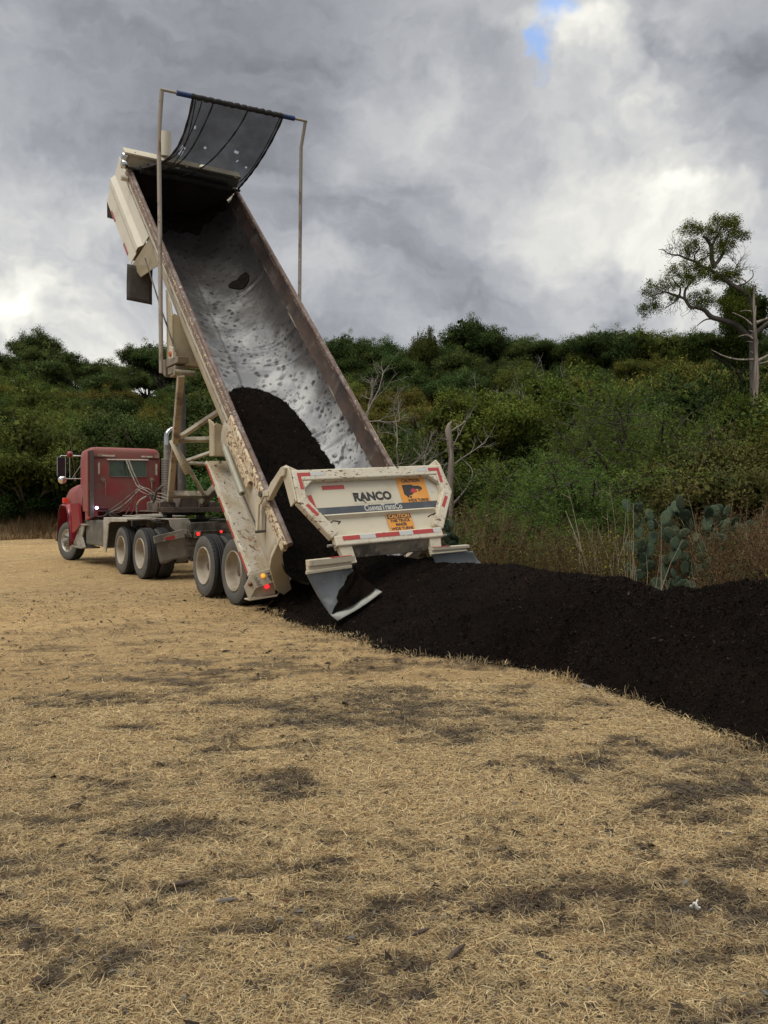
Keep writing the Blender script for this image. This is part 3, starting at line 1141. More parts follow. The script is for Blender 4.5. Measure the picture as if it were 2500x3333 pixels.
# marker lamp box beside the forward bolster
m = MB()
m.hexa([(-.03, 3.70, 4.06), (.04, 3.70, 4.06), (.04, 3.70, 4.27), (-.03, 3.70, 4.27), (-.03, 3.90, 4.04), (.04, 3.90, 4.04), (.04, 3.90, 4.33), (-.03, 3.90, 4.33)])
lb = m.build('marker_lamp_box', cream_clean(), TR, bevel=.01)
m = MB()
m.lathe([(0, .001), (-.02, .035), (-.005, .05), (.02, .05)], 16, 'x', (-.04, 3.80, 4.17))
m.build('marker_lamp', mat('amber_lens_unlit', (0.45, 0.10, 0.03), [], .25), lb)

# -- rear fender over the trailer wheels
fm = fender()
for sg in (0, 1):
    T = (lambda t: t) if sg == 0 else (lambda t: 2.5 - t)
    m = MB()

    def fsh(u, v):
        s = -.48 + 2.40 * v
        t = u * .42
        n = -1.14 + (.0 if u < .75 else (u - .75) * .25) + .006 * math.sin(s * 9 + u * 5)
        return TB(s, T(t), n)
    m.grid(fsh, 8, 24)
    fd = m.build('wheel_fender', fm, TR, solid=.012)
    m = MB()
    for (a, b) in ((-.48, 1.92),):
        x0, x1 = sorted((T(-.012), T(.012)))
        m.hexa([TB(a, x0, -1.19), TB(a, x1, -1.19), TB(a, x1, -1.132), TB(a, x0, -1.132), TB(b, x0, -1.19), TB(b, x1, -1.19), TB(b, x1, -1.132), TB(b, x0, -1.132)])
    m.build('fender_lip', cream(), fd, bevel=.004)
    m = MB()
    for a, b in ((-.42, -.02), (.26, .62), (.80, 1.12), (1.36, 1.86)):
        x = T(-.016)
        m.add([TB(a, x, -1.186), TB(b, x, -1.186), TB(b, x, -1.136), TB(a, x, -1.136)], [(0, 1, 2, 3)])
        m.cut()
    m.build('reflective_tape', tape_r(), fd)
    # skirt from the fender up to the rail
    m = MB()

    def skirt(u, v):
        a = PI + rad(44) * u
        t_, n_ = TC + 1.19 * math.cos(a), -.33 + 1.19 * math.sin(a)
        s_ = -.72 + 2.62 * v
        return TB(s_, T(t_ if u > 0 else .055), n_ if u > 0 else -.12)
    m.grid(skirt, 10, 16)
    m.build('side_skirt', mat('dirty_skirt_paint', (0.52, 0.475, 0.385), [((0.42, 0.35, 0.25), 2.0, .42, .66, 5), ((0.20, 0.13, 0.08), 7, .62, .68, 6)], .5, bump=(20, .15)), TR, solid=.01)
    # light box behind the wheels
    m = MB()
    y0 = .44
    PL = [(T(.0), y0, .545), (T(.30), y0 - .01, .615), (T(.375), y0 - .03, .425), (T(.075), y0 - .02, .34)]
    m.prism(PL, (0, .02, 0))
    lbx = m.build('light_panel', mat('scratched_white_panel', (0.58, 0.53, 0.43), [((0.14, 0.10, 0.08), 20, .655, .68, 5, (1, 1, 2)), ((0.44, 0.37, 0.27), 5, .5, .8, 4)], .5), TR, bevel=.004)
    m = MB()
    m.prism([(T(.0), y0, .545), (T(.075), y0 - .02, .34), (T(-.01), y0 + .02, .165), (T(-.075), y0 + .05, .36)], (0, .015, 0))
    m.prism([(T(-.0), y0 + .04, .20), (T(.41), y0 + .04, .24), (T(.41), y0 + .05, .50), (T(.0), y0 + .05, .50)], (0, .02, 0))
    m.prism([(T(-.01), y0 + .0, .165), (T(.42), y0 - .02, .205), (T(.42), y0 - .02, .225), (T(-.01), y0 + .0, .185)], (0, .20, 0))
    m.build('light_box_shell', cream(), lbx, bevel=.004)
    def lamp(name, x, z, y, r, material, par):
        q = MB()
        q.lathe([(-.035, .001), (-.032, r * .55), (-.018, r * .9), (0, r), (.02, r * 1.02)], 20, 'y', (x, y, z))
        return q.build(name, material, par)
    lamp('amber_turn_lamp', T(.19), .515, y0 - .012, .032, mat('lit_amber_lamp', (0.8, 0.3, 0.02), [], .3, emis=((1.0, .42, .03), .6)), lbx)
    lamp('red_brake_lamp', T(.27), .355, y0 + .02, .034, mat('lit_red_lamp', (0.8, 0.02, 0.03), [], .3, emis=((1.0, .03, .04), .8)), lbx)
    lamp('red_reflector', T(.005), .40, y0 + .012, .030, mat('dark_red_lens', (0.12, 0.015, 0.02), [], .3), lbx)
    if sg == 0:
        m = MB()
        vs, fs = text_verts('A85', .085, .002)
        e1 = Vector((.55, 0, -.80)).normalized()
        e2 = Vector((.80, 0, .55)).normalized()
        m.add([Vector((.285, y0 - .0345, .505)) + e1 * x + e2 * y for x, y, z in vs], fs)
        # scribbled paint-pen strokes left of the lamp
        for k in range(7):
            z = .50 - k * .02
            x0 = .035 + .012 * k
            pts = [(x0 + .012 * j, y0 - .0215 - .004, z + .008 * math.sin(j * 2.1 + k) + .003 * j) for j in range(3 + (k * 3) % 5)]
            m.tube(pts, .0028, 4)
        m.build('hand_lettering', inkm(), lbx)

# -- mudflap box (fender for the tractor wheels) high on the front left of the bed
for sg in (0, 1):
    T = (lambda t: t) if sg == 0 else (lambda t: 2.5 - t)
    m = MB()
    # curved cover: flat top then rolled towards the bed
    def ff(u, v):
        s = 7.72 + 2.55 * v
        n = -1.17 + 1.02 * u
        t = .0 + .02 * math.sin(u * 3) + (.07 * u if u > .5 else 0) - .035 * (1 if .3 < u < .52 else 0)
        return TB(s - .55 * max(0, u - .12) * (1 - v) * 1.0, T(t), n)
    m.grid(ff, 10, 12, smooth=False)
    def ff2(u, v):
        return TB(7.9 + 2.38 * v, T(.0 + .50 * u), -1.17)
    m.grid(ff2, 4, 10)
    f2 = m.build('front_fender', mat('whitish_fender_paint', (0.64, 0.60, 0.50), [((0.52, 0.47, 0.36), 2.0, .5, .8, 4)], .5), TR, solid=.014)
    m = MB()
    m.prism([TB(10.27, T(-.0), -1.17), TB(10.27, T(.42), -1.17), TB(9.85, T(.42), -1.40), TB(10.0, T(.0), -1.42)], SA * .012)
    m.build('fender_end_flap', flapdark(), f2)
    m = MB()
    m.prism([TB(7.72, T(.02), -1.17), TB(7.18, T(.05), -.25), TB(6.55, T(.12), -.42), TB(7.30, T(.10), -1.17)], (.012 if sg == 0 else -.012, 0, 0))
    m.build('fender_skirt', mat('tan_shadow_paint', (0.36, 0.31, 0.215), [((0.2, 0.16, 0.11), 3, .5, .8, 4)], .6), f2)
    m = MB()
    def hang(u, v):
        # a rubber flap hanging straight down from the skirt edge
        p0, p1 = Vector((T(-.12), 6.15, 6.28)), Vector((T(.36), 6.05, 6.22))
        p = p0.lerp(p1, u)
        return p + Vector((0, .05 * math.sin(v * 2.0), -.70 * v))
    m.grid(hang, 6, 8)
    m.build('mudflap', flapdark(), f2, solid=.015)
    m = MB()
    for a, b in ((8.05, 8.45), (9.35, 9.75)):
        m.add([TB(a, T(-.018), -1.165), TB(b, T(-.018), -1.165), TB(b, T(-.018), -1.105), TB(a, T(-.018), -1.105)], [(0, 1, 2, 3)])
        m.cut()
    m.build('reflective_tape', tape_r(), f2)

# front end wall above the rail, tarp housing and hoist head
m = MB()
m.hexa([TB(9.44, -.07, .0), TB(9.44, 2.40, .0), TB(9.44, 2.40, .30), TB(9.44, -.07, .30), TB(9.50, -.07, .0), TB(9.50, 2.40, .0), TB(9.50, 2.40, .30), TB(9.50, -.07, .30)])
m.hexa([TB(9.40, -.08, .30), TB(9.40, 2.41, .30), TB(9.40, 2.41, .35), TB(9.40, -.08, .35), TB(9.62, -.08, .30), TB(9.62, 2.41, .30), TB(9.62, 2.41, .35), TB(9.62, -.08, .35)])
m.build('front_wind_board', cream(), bed, bevel=.01)
m = MB()
m.tube([TB(9.28, .25, .10), TB(9.28, 2.2, .10)], .075, 12)
m.tube([TB(9.28, -.02, .10), TB(9.28, 2.42, .10)], .028, 10)
m.tube([TB(9.30, .4, .20), TB(9.31, 1.2, .23), TB(9.30, 2.1, .19)], .07, 8)
m.build('tarp_roller', mat('black_tarp_roll', (0.018, 0.017, 0.017), [((0.05, 0.045, 0.04), 8, .5, .7, 4)], .8), TR)
m = MB()
m.lathe([(-.10, .0), (-.10, .085), (.0, .085), (.0, .0)], 20, 'x', tuple(TB(9.30, -.03, .14)))
m.lathe([(-.07, .0), (-.07, .065), (.03, .065)], 18, 'x', tuple(TB(9.45, -.04, .24)))
m.build('tarp_motor', chrome(), TR)
m = MB()
m.tube([TB(9.15, -.13, -.08), TB(9.15, .0, -.08)], .055, 12)
m.build('tarp_pivot_stub', cream(), TR)
m = MB()
m.tube([TB(9.58, .78, .36), TB(9.58, .78, .36) + Vector((0, -.05, .48))], .115, 16)
m.build('hoist_head', cream_clean(), TR, bevel=.01)

# hoist: telescoping cylinder from the fifth wheel up behind the bed
m = MB()
m.tube([(1.28, 7.0, 1.60), (1.31, 7.08, 3.9)], .085, 14)
m.tube([(1.31, 7.08, 3.9), (1.33, 7.15, 5.6)], .07, 14)
m.tube([(1.33, 7.15, 5.6), (1.34, 7.2, 7.0)], .058, 14)
m.build('hoist_cylinder', mat('hoist_paint', (0.08, 0.07, 0.06), [((0.16, 0.13, 0.10), 5, .5, .7, 4)], .5), TR)
m = MB()
m.tube([(.0, 3.62, 4.2), (-.02, 4.3, 5.0), (-.02, 5.3, 6.2)], .014, 6)
m.build('hydraulic_hose', dusty_black(), TR)

# -- tarp swing arms, cross bar and mesh tarp
am = mat('weathered_aluminium_tube', (0.36, 0.31, 0.255), [((0.20, 0.14, 0.10), 6, .52, .66, 5, (1, 1, .4)), ((0.48, 0.44, 0.38), 9, .6, .7, 4)], .55, metal=.25)
m = MB()
m.tube([(-.12, 4.05, 3.86), (-.125, 4.08, 6.12), (-.12, 4.14, 8.09), (-.12, 3.97, 8.80)], .040, 10)
m.build('tarp_arm', am, TR)
m = MB()
m.tube([(2.62, 4.00, 3.9), (2.62, 4.05, 5.6), (2.62, 3.98, 8.42), (2.62, 3.80, 8.84)], .034, 10)
m.build('tarp_arm', am, TR)
BA, BB = Vector((-.12, 3.96, 8.82)), Vector((2.62, 3.79, 8.86))
bl = lambda k: BA.lerp(BB, k)
m = MB()
m.tube([bl(-.01), bl(1.01)], .026, 10)
cb = m.build('tarp_cross_bar', am, TR)
m = MB()
m.tube([bl(.095), bl(.19)], .046, 12)
m.cut()
m.tube([bl(.83), bl(.915)], .046, 12)
m.build('blue_spacer_sleeve', mat('blue_sleeve', (0.015, 0.045, 0.16), [((0.03, 0.04, 0.07), 10, .5, .7, 4)], .5), cb)
m = MB()
pts = [bl(.19 + .64 * i / 40) + Vector((0, 0, .006 * math.sin(i * 1.7) + .005 * math.sin(i * 4.1))) for i in range(41)]
m.tube(pts, .05, 10, radii=[.048 + .006 * math.sin(i * 2.3) for i in range(41)])
m.build('rolled_tarp', mat('black_tarp_roll', (0.018, 0.017, 0.017)), cb)


def tarp_pt(u, v):
    """u across, v from the cross bar (0) to the roller (1)"""
    a = bl(.20 + .625 * u) + Vector((0, 0, -.04))
    b = TB(9.26, .28 + 2.08 * u, .16)
    p = a.lerp(b, v)
    sag = .36 * math.sin(PI * min(1, v ** .85)) * (1 + .10 * math.cos(u * 9))
    fold = .035 * math.sin(u * 26 + v * 1.5) * math.sin(PI * v) + .05 * math.exp(-((u - .02) / .05) ** 2) * math.sin(PI * v)
    edge = .13 * math.exp(-(u / .16) ** 2) * math.sin(PI * v)
    return p + Vector((edge * .9 - .10 * math.exp(-((1 - u) / .1) ** 2) * math.sin(PI * v), 0, -sag + fold))


rr = random.Random(4)
holes = set()
for (hu, hv, w, h) in ((2, 16, 2, 5), (17, 24, 3, 2), (10, 33, 2, 2), (27, 12, 2, 1), (36, 19, 1, 3), (35, 28, 2, 1), (20, 38, 3, 1), (4, 7, 1, 1), (30, 16, 1, 1), (8, 3, 1, 1),
                       (24, 33, 1, 1), (13, 30, 1, 1), (41, 27, 2, 1), (14, 15, 1, 1)):
    for i in range(w):
        for j in range(h):
            if rr.random() < .85:
                holes.add((hu + i, hv + j))
m = MB()
m.grid(tarp_pt, 44, 44, skip=lambda i, j: (i, j) in holes)
tp = m.build('mesh_tarp', mat('black_tarp_mesh', (0.022, 0.023, 0.025), [((0.05, 0.052, 0.058), 3, .45, .7, 4)], .7, alpha=.83), TR)
m = MB()
for u0, u1, w in ((0.0, .0, .022), (.03, .10, .010), (.10, .02, .010), (.22, .10, .014), (.60, .38, .014), (.97, .93, .009), (1.0, 1.0, .020)):
    pts = [tarp_pt(u0 + (u1 - u0) * math.sin(k / 24 * PI / 2), k / 24) + Vector((0, 0, -.012)) for k in range(25)]
    m.tube(pts, w, 5, radii=[w * (1 + .25 * math.sin(k * 1.9)) for k in range(25)])
m.build('tarp_strap', mat('black_tarp_roll', (0.018, 0.017, 0.017)), tp)

# -- gate lift cylinders and bell cranks
for sg in (0, 1):
    T = (lambda t: t) if sg == 0 else (lambda t: 2.5 - t)
    ex = (-.05 if sg == 0 else .05)
    m = MB()
    m.tube([TB(1.40, T(-.04), -.40), TB(.46, T(-.04), -.43)], .050, 16)
    m.tube([TB(1.48, T(-.04), -.40), TB(1.38, T(-.04), -.40)], .025, 10)
    cy = m.build('gate_cylinder', mat('grey_green_cylinder', (0.33, 0.32, 0.25), [((0.25, 0.2, 0.14), 6, .5, .7, 5)], .45), TR)
    m = MB()
    m.tube([TB(.46, T(-.04), -.43), Vector((T(-.04), .12, 1.22))], .014, 10)
    m.build('cylinder_rod', mat('oily_rod', (0.05, 0.05, 0.05), [], .18, metal=1.0), cy)
    m = MB()
    m.tube([Vector((T(-.04), .13, 1.235)), Vector((T(-.04), .06, 1.16))], .020, 10)
    m.tube([Vector((T(-.10), .04, 1.165)), Vector((T(.05), .04, 1.175))], .020, 10)
    m.build('clevis', dusty_black(), cy)
    # bell crank: plate from the rail hinge, lever down, arm out to the gate
    m = MB()
    P = [(.11, 1.60), (.03, 1.66), (-.10, 1.66), (-.15, 1.73), (-.17, 1.66), (-.05, 1.55), (-.01, 1.54), (.04, 1.155), (.09, 1.155)]
    m.prism([(T(-.075), y, z) for y, z in P], (-ex * .6, 0, 0))
    m.prism([(T(.02), y, z) for y, z in P], (-ex * .5, 0, 0))
    m.build('bell_crank', cream(), TR, bevel=.005)
    m = MB()
    P = [(-.12, 1.66), (-.30, 1.845), (-.40, 1.90), (-.62, 2.04), (-.70, 2.055), (-.76, 2.03), (-.72, 1.93), (-.62, 1.915), (-.38, 1.73), (-.22, 1.60)]
    m.prism([(T(-.03), y, z) for y, z in P], (-ex * 1.6, 0, 0))
    m.box((T(-.05), -.26, 1.66), (T(.08), -.14, 1.74))
    m.build('gate_lift_arm', cream(), TR, bevel=.008)
    m = MB()
    m.tube([(T(-.10), -.10, 1.69), (T(.12), -.10, 1.69)], .045, 14)
    m.build('hinge_pin', dusty_black(), TR)

# -- tailgate
GM = Matrix.Translation(Vector((1.23, -.75, 2.03))) @ Matrix.Rotation(rad(-3.0), 4, 'Y')
gx, gup, gout = Vector((1, 0, 0)), Vector((0, .43, .903)), Vector((0, -.903, .43))
GR = Matrix((gx, gup, gout)).transposed().to_4x4()
GM = GM @ GR                                  # gate coordinates: x across from the middle, y up, z outwards
m = MB()
m.xf = GM
HW, WW, LW = 1.205, 1.235, .825
OUT = [(-HW, 0), (-WW, -.43), (-LW, -1.0), (-LW, -1.14), (LW, -1.14), (LW, -1.0), (WW, -.43), (HW, 0)]
m.prism([(x, y, -.03) for x, y in OUT], (0, 0, .025))
gate = m.build('tailgate', cream_clean(), TR)
# frame members
m = MB()
m.xf = GM


def gbar(a, b, w, z0=-.005, z1=.085):
    a, b = Vector((a[0], a[1], 0)), Vector((b[0], b[1], 0))
    d = (b - a).normalized()
    nrm = Vector((-d.y, d.x, 0)) * w / 2
    m.hexa([a - nrm + Vector((0, 0, z0)), a + nrm + Vector((0, 0, z0)), a + nrm * .9 + Vector((0, 0, z1)), a - nrm * .9 + Vector((0, 0, z1)),
            b - nrm + Vector((0, 0, z0)), b + nrm + Vector((0, 0, z0)), b + nrm * .9 + Vector((0, 0, z1)), b - nrm * .9 + Vector((0, 0, z1))])


gbar((-HW, -.085), (HW, -.085), .17, -.005, .090)
for sx in (-1, 1):
    gbar((sx * (HW - .065), -.13), (sx * (WW - .075), -.46), .15, -.005, .088)
    gbar((sx * (WW - .055), -.42), (sx * (LW + .0), -.97), .165, -.005, .094)
    m.prism([(sx * (HW - .13), -.16, 0), (sx * (HW - .13), -.28, 0), (sx * (HW - .28), -.16, 0)][::sx], (0, 0, .08))
gbar((-LW - .03, -1.05), (LW + .03, -1.05), .16, -.005, .100)
fr = m.build('gate_frame', mat('cream_gate_frame', (0.62, 0.565, 0.45), [((0.50, 0.43, 0.31), 2.5, .45, .75, 4), ((0.16, 0.09, 0.055), 11, .60, .625, 7, (1, 1, 2.2)), ((0.24, 0.17, 0.11), 26, .60, .64, 5, (1, 1, 1.6), .8)], .5, bump=(20, .2)), gate, bevel=.016)
m = MB()
m.xf = GM
# horizontal rib: a folded ledge across the panel
m.hexa([(-.80, -.715, -.006), (.85, -.715, -.006), (.90, -.63, -.006), (-.88, -.63, -.006), (-.80, -.70, .008), (.85, -.70, .008), (.90, -.668, .050), (-.88, -.668, .050)])
m.build('gate_rib', cream_clean(), gate, bevel=.008)
# side plates and ears
m = MB()
m.xf = GM
for sx in (-1, 1):
    P = [(sx * HW, .125, -.10), (sx * HW, .115, .0), (sx * HW, -.0, .06), (sx * (WW + .0), -.45, .08), (sx * (WW + .0), -.45, -.10), (sx * HW, -.03, -.16), (sx * HW, .08, -.17)]
    m.prism(P, (sx * .02, 0, 0))
    m.prism([(sx * HW, .11, -.02), (sx * HW, .0, -.02), (sx * (HW - .20), .0, -.02)][::-sx], (0, 0, .02))
    m.cut()
m.build('gate_side_plate', cream(), gate, bevel=.006)
# bottom lip, pins, legs
m = MB()
m.xf = GM
m.hexa([(-.66, -1.24, -.10), (.84, -1.24, -.10), (.84, -1.13, -.03), (-.66, -1.13, -.03), (-.66, -1.25, -.05), (.84, -1.25, -.05), (.84, -1.13, .05), (-.66, -1.13, .05)])
m.build('gate_bottom_lip', shade_steel(), gate)
m = MB()
m.xf = GM
for sx in (-1, 1):
    m.tube([(sx * .76, -1.085, .03), (sx * .95, -1.085, .03)], .019, 10)
    m.cut()
m.build('latch_pin', dusty_grey(), gate)
m = MB()
m.xf = GM
for sx in (-1, 1):
    m.tube([(sx * .72, -.80, .06), (sx * .72, -.80, .12), (sx * .82, -.775, .12), (sx * .82, -.775, .06)], .011, 8)
    m.cut()
m.build('grab_handle', mat('brown_handle', (0.10, 0.075, 0.055)), gate)
m = MB()
m.xf = GM
for sx in (-1, 1):
    m.hexa([(sx * .62, -1.10, -.02), (sx * .84, -1.02, -.02), (sx * .84, -1.02, .075), (sx * .62, -1.10, .075),
            (sx * .60, -1.36, -.02), (sx * .76, -1.36, -.02), (sx * .76, -1.36, .06), (sx * .60, -1.36, .06)])
    m.cut()
m.build('spreader_leg', cream(), gate, bevel=.01)

# tape on the gate
m = MB()
m.xf = GM
mw = MB()
mw.xf = GM


def tq(b, x0, y0, x1, y1, z, rot=0.0):
    cx, cy = (x0 + x1) / 2, (y0 + y1) / 2
    w, h = (x1 - x0) / 2, (y1 - y0) / 2
    c, s = math.cos(rot), math.sin(rot)
    b.add([(cx + a * w * c - d * h * s, cy + a * w * s + d * h * c, z) for a, d in ((-1, -1), (1, -1), (1, 1), (-1, 1))], [(0, 1, 2, 3)])


ZF = .0925
tq(m, -1.145, -.105, -.95, -.055, ZF)
tq(m, -1.145, -.29, -1.095, -.105, ZF - .001)
tq(m, .95, -.105, 1.145, -.055, ZF)
tq(m, 1.095, -.29, 1.145, -.105, ZF - .001)
tq(mw, -.95, -.105, -.75, -.055, ZF)
tq(mw, .75, -.105, .95, -.055, ZF)
tq(m, -1.06 - .10 + .0, -.62, -1.06 + .10, -.57, .0965, rad(-53.5))
tq(m, 1.06 - .10, -.62, 1.06 + .10, -.57, .0965, rad(53.5))
tq(m, -.78, -.275, -.44, -.215, -.001)
tq(m, -1.005, -.64, -.945, -.34, -.001, rad(8))
tq(mw, .95, -.40, 1.0, -.26, -.001)
zb = .1035
for a, b, w in ((-.74, -.48, 0), (-.48, -.24, 1), (-.24, .14, 0), (.14, .36, 1), (.36, .70, 0), (.70, .86 - .05, 1), ):
    tq(mw if w else m, a, -1.055, b, -.995, zb)
m.build('red_reflective_tape', tape_r(), gate)
mw.build('white_reflective_tape', tape_w(), gate)


def gtext(b, body, x, y, z, size, bold=0.0, sx=1.0, shear=0.0, space=1.0):
    vs, fs = text_verts(body, size, bold, shear, space, sx)
    b.add([(x + a, y + c, z) for a, c, _ in vs], fs)


# maker's name, company stripe
m = MB()
m.xf = GM
tq(m, -.36, -.51, .28, -.31, -.0018)
m.build('name_backing', mat('pale_backing', (0.55, 0.49, 0.38), [((.62, .57, .46), 6, .5, .7, 3)], .5), gate)
m = MB()
m.xf = GM
gtext(m, 'RANCO', -.04, -.415, -.0002, .165, .0100, 1.02, 0, 1.02)
m.prism([(-.345, -.345, -.0003), (-.325, -.368, -.0003), (-.25, -.368, -.0003), (-.25, -.345, -.0003)], (0, 0, .0006))
# the long tails of the R
m.prism([(-.335, -.352, -.0003), (-.325, -.372, -.0003), (-.27, -.372, -.0003), (-.27, -.352, -.0003)], (0, 0, .0006))
m.prism([(-.235, -.44, -.0003), (-.205, -.44, -.0003), (-.165, -.505, -.0003), (-.185, -.50, -.0003)], (0, 0, .0006))
m.build('name_lettering', mat('ranco_black', (0.03, 0.03, 0.03), [((0.2, 0.18, 0.14), 30, .66, .7, 3)], .5), gate)
m = MB()
m.xf = GM
m.add([(-.95, -.632, .0006), (.98, -.632, .0006), (1.02, -.535, .0006), (-1.00, -.535, .0006)], [(0, 1, 2, 3)])
stp = m.build('company_stripe', mat('dark_blue_grey_stripe', (0.055, 0.065, 0.080), [((0.42, 0.40, 0.34), 9, .70, .72, 6, (1, 1, 3)), ((0.09, 0.10, 0.11), 5, .5, .7, 4)], .45), gate)
m = MB()
m.xf = GM
gtext(m, 'CuevasTransCo', .08, -.583, .0022, .118, .0032, 0.80)
m.build('stripe_lettering', mat('worn_white_letter', (0.50, 0.49, 0.45), [((0.10, 0.11, 0.12), 16, .60, .64, 4)], .6), gate)

# two caution signs
m = MB()
m.xf = GM
tq(m, .415, -.545, .895, -.165, .0002)
s1 = m.build('caution_sign_picture', orange(), gate)
m = MB()
m.xf = GM
gtext(m, 'CAUTION', .655, -.205, .0022, .066, .0024, 1.05)
m.cut()
gtext(m, 'WIDE TURNS', .69, -.510, .0022, .058, .0022, 1.0)
m.build('sign_lettering', inkm(), gate)
m = MB()
m.xf = GM
# a dark truck seen side-on, nose down to the right, with a red car beneath
m.prism([(.485, -.265, .0015), (.485, -.41, .0015), (.52, -.44, .0015), (.60, -.425, .0015), (.66, -.39, .0015), (.70, -.345, .0015), (.70, -.29, .0015), (.64, -.262, .0015)], (0, 0, .0006))
m.prism([(.69, -.285, .0018), (.70, -.335, .0018), (.80, -.345, .0018), (.81, -.31, .0018), (.76, -.285, .0018)], (0, 0, .0006))
for x, y, r in ((.54, -.445, .018), (.58, -.455, .016), (.79, -.335, .020), (.755, -.36, .015)):
    m.lathe([(0, 0), (0, r)], 12, 'z', (x, y, .0030))
m.build('sign_truck_picture', inkm(), gate)
m = MB()
m.xf = GM
m.prism([(.60, -.372, .0032), (.63, -.395, .0032), (.70, -.385, .0032), (.725, -.355, .0032), (.69, -.345, .0032), (.665, -.325, .0032), (.625, -.335, .0032)], (0, 0, .0006))
m.build('sign_car_picture', mat('sign_red', (0.5, 0.05, 0.05)), gate)
m = MB()
m.xf = GM
tq(m, .075, -.968, .48, -.700, .010)
s2 = m.build('caution_sign_text', orange(), gate)
m = MB()
m.xf = GM
tq(m, .085, -.768, .47, -.704, .0118)
m.build('sign_header', inkm(), gate)
m = MB()
m.xf = GM
gtext(m, 'CAUTION', .278, -.736, .0134, .072, .0028, 1.06)
m.build('header_lettering', orange(), gate)
m = MB()
m.xf = GM
gtext(m, 'THIS TRUCK', .278, -.802, .0125, .058, .0022, 1.0)
m.cut()
gtext(m, 'MAKES', .278, -.860, .0125, .058, .0022, 1.0)
m.cut()
gtext(m, 'WIDE TURNS', .278, -.922, .0125, .060, .0022, 1.0)
m.build('sign_lettering', inkm(), gate)

# -- spreader pans hung from the gate corners
for sg in (0, 1):
    m = MB()
    if sg == 0:
        bar = [(-.10, -1.52, .83), (.56, -1.50, .865)]
        TL_, TRR, BRR, BLL = Vector((-.13, -1.55, .70)), Vector((.50, -1.52, .775)), Vector((.87, -1.60, .43)), Vector((.20, -1.64, .115))
    else:
        bar = [(1.78, -1.50, .945), (2.42, -1.48, .965)]
        TL_, TRR, BRR, BLL = Vector((1.80, -1.50, .885)), Vector((2.50, -1.50, .905)), Vector((2.74, -1.56, .60)), Vector((2.00, -1.60, .46))
    a, b = Vector(bar[0]), Vector(bar[1])
    kz = 1.0 if sg == 0 else .55
    m.beam(a, b, .10, .075 * kz)
    m.beam(a + Vector((.0, .01, -.07 * kz)), b + Vector((-.03, .01, -.07 * kz)), .06, .06 * kz)
    m.beam(a + Vector((-.04, -.035, -.115 * kz)), b + Vector((-.04, -.035, -.10 * kz)), .03, .04 * kz)
    br = m.build('spreader_bar', cream(), TR, bevel=.006)
    m = MB()
    for i, (k0, k1) in enumerate(((.0, .48), (.48, .95))):
        p0, p1 = a.lerp(b, k0), a.lerp(b, k1)
        o1, o2 = Vector((0, -.052, .0375 * kz + .004)), Vector((0, .04, .0375 * kz + .004))
        if i == (1 if sg == 0 else 0):
            m.add([p0 + o1, p1 + o1, p1 + o2, p0 + o2], [(0, 1, 2, 3)])
    m.build('reflective_tape', tape_r(), br)
    m = MB()

    def pan(u, v, TL_=TL_, TRR=TRR, BLL=BLL, BRR=BRR):
        p = TL_.lerp(TRR, u).lerp(BLL.lerp(BRR, u), v)
        lip = max(0, v - .90) / .10
        return p + Vector((0, .055 * math.sin(PI * v) - .04 * lip, .01 * lip + .012 * math.sin(u * 5 + v * 2)))
    m.grid(pan, 14, 18)
    pn = m.build('spreader_flap', panrub(), TR, solid=.016)
    if sg == 0:
        lipm = MB()

        def lipf(u, v):
            k = (.10 + .05 * math.sin(PI * u)) * min(1, (1.04 - u) * 6)
            return pan(u, 1 - k + k * v) + Vector((0, -.014 - .05 * v ** 2, -.012 * v))
        lipm.grid(lipf, 12, 3)
        lipm.build('flap_lip', mat('worn_flap_edge', (0.31, 0.31, 0.28), [((0.16, 0.15, 0.14), 8, .5, .7, 4)], .6), pn, solid=.012)
        PAN = pan

# -- draft frame (two arms from the bed down to the fifth wheel) and braces
da, db = Vector((0, 3.45, 3.75)), Vector((0, 6.9, 1.35))
dd = (db - da).normalized()
dnor = Vector((0, dd.z, -dd.y))


def D(x, d):
    return da + Vector((x, 0, 0)) + dd * d


m = MB()
m.beam(D(.02, -.05), D(.92, 4.05), .11, .14, dnor)
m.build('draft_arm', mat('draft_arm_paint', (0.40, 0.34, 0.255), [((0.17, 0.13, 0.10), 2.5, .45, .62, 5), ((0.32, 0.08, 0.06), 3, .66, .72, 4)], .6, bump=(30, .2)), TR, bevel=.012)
m = MB()
m.beam(D(2.48, -.05), D(1.54, 4.05), .13, .17, dnor)
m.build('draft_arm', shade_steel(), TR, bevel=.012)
m = MB()
for a, b, w in (((.43, 1.76), (1.12, .68), .080), ((.41, 1.76), (2.04, 1.62), .085), ((.73, 2.46), (2.0, 1.55), .06), ((.73, 2.46), (1.88, 2.50), .055),
                ((.43, 1.86), (1.50, 3.50), .07), ((2.05, 1.76), (1.30, .68), .07)):
    m.beam(D(*a), D(*b), w, w, dnor)
m.build('draft_brace', mat('greyed_brace_paint', (0.47, 0.43, 0.35), [((0.26, 0.22, 0.17), 3, .48, .66, 5), (RUST, 12, .66, .70, 6)], .6), TR, bevel=.006)
m = MB()
m.beam(D(.80, 3.55), D(1.62, 3.55), .10, .13, dnor)
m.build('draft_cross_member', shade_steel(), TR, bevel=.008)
# stub of pipe hanging from the arm
m = MB()
m.tube([(.36, 4.92, 2.74), (.60, 5.0, 2.30), (.70, 5.02, 2.12)], .055, 14, cap=False)
m.tube([(.595, 5.0, 2.31), (.60, 5.0, 2.30)], .064, 14)
m.build('pipe_stub', cream(), TR, solid=.006)
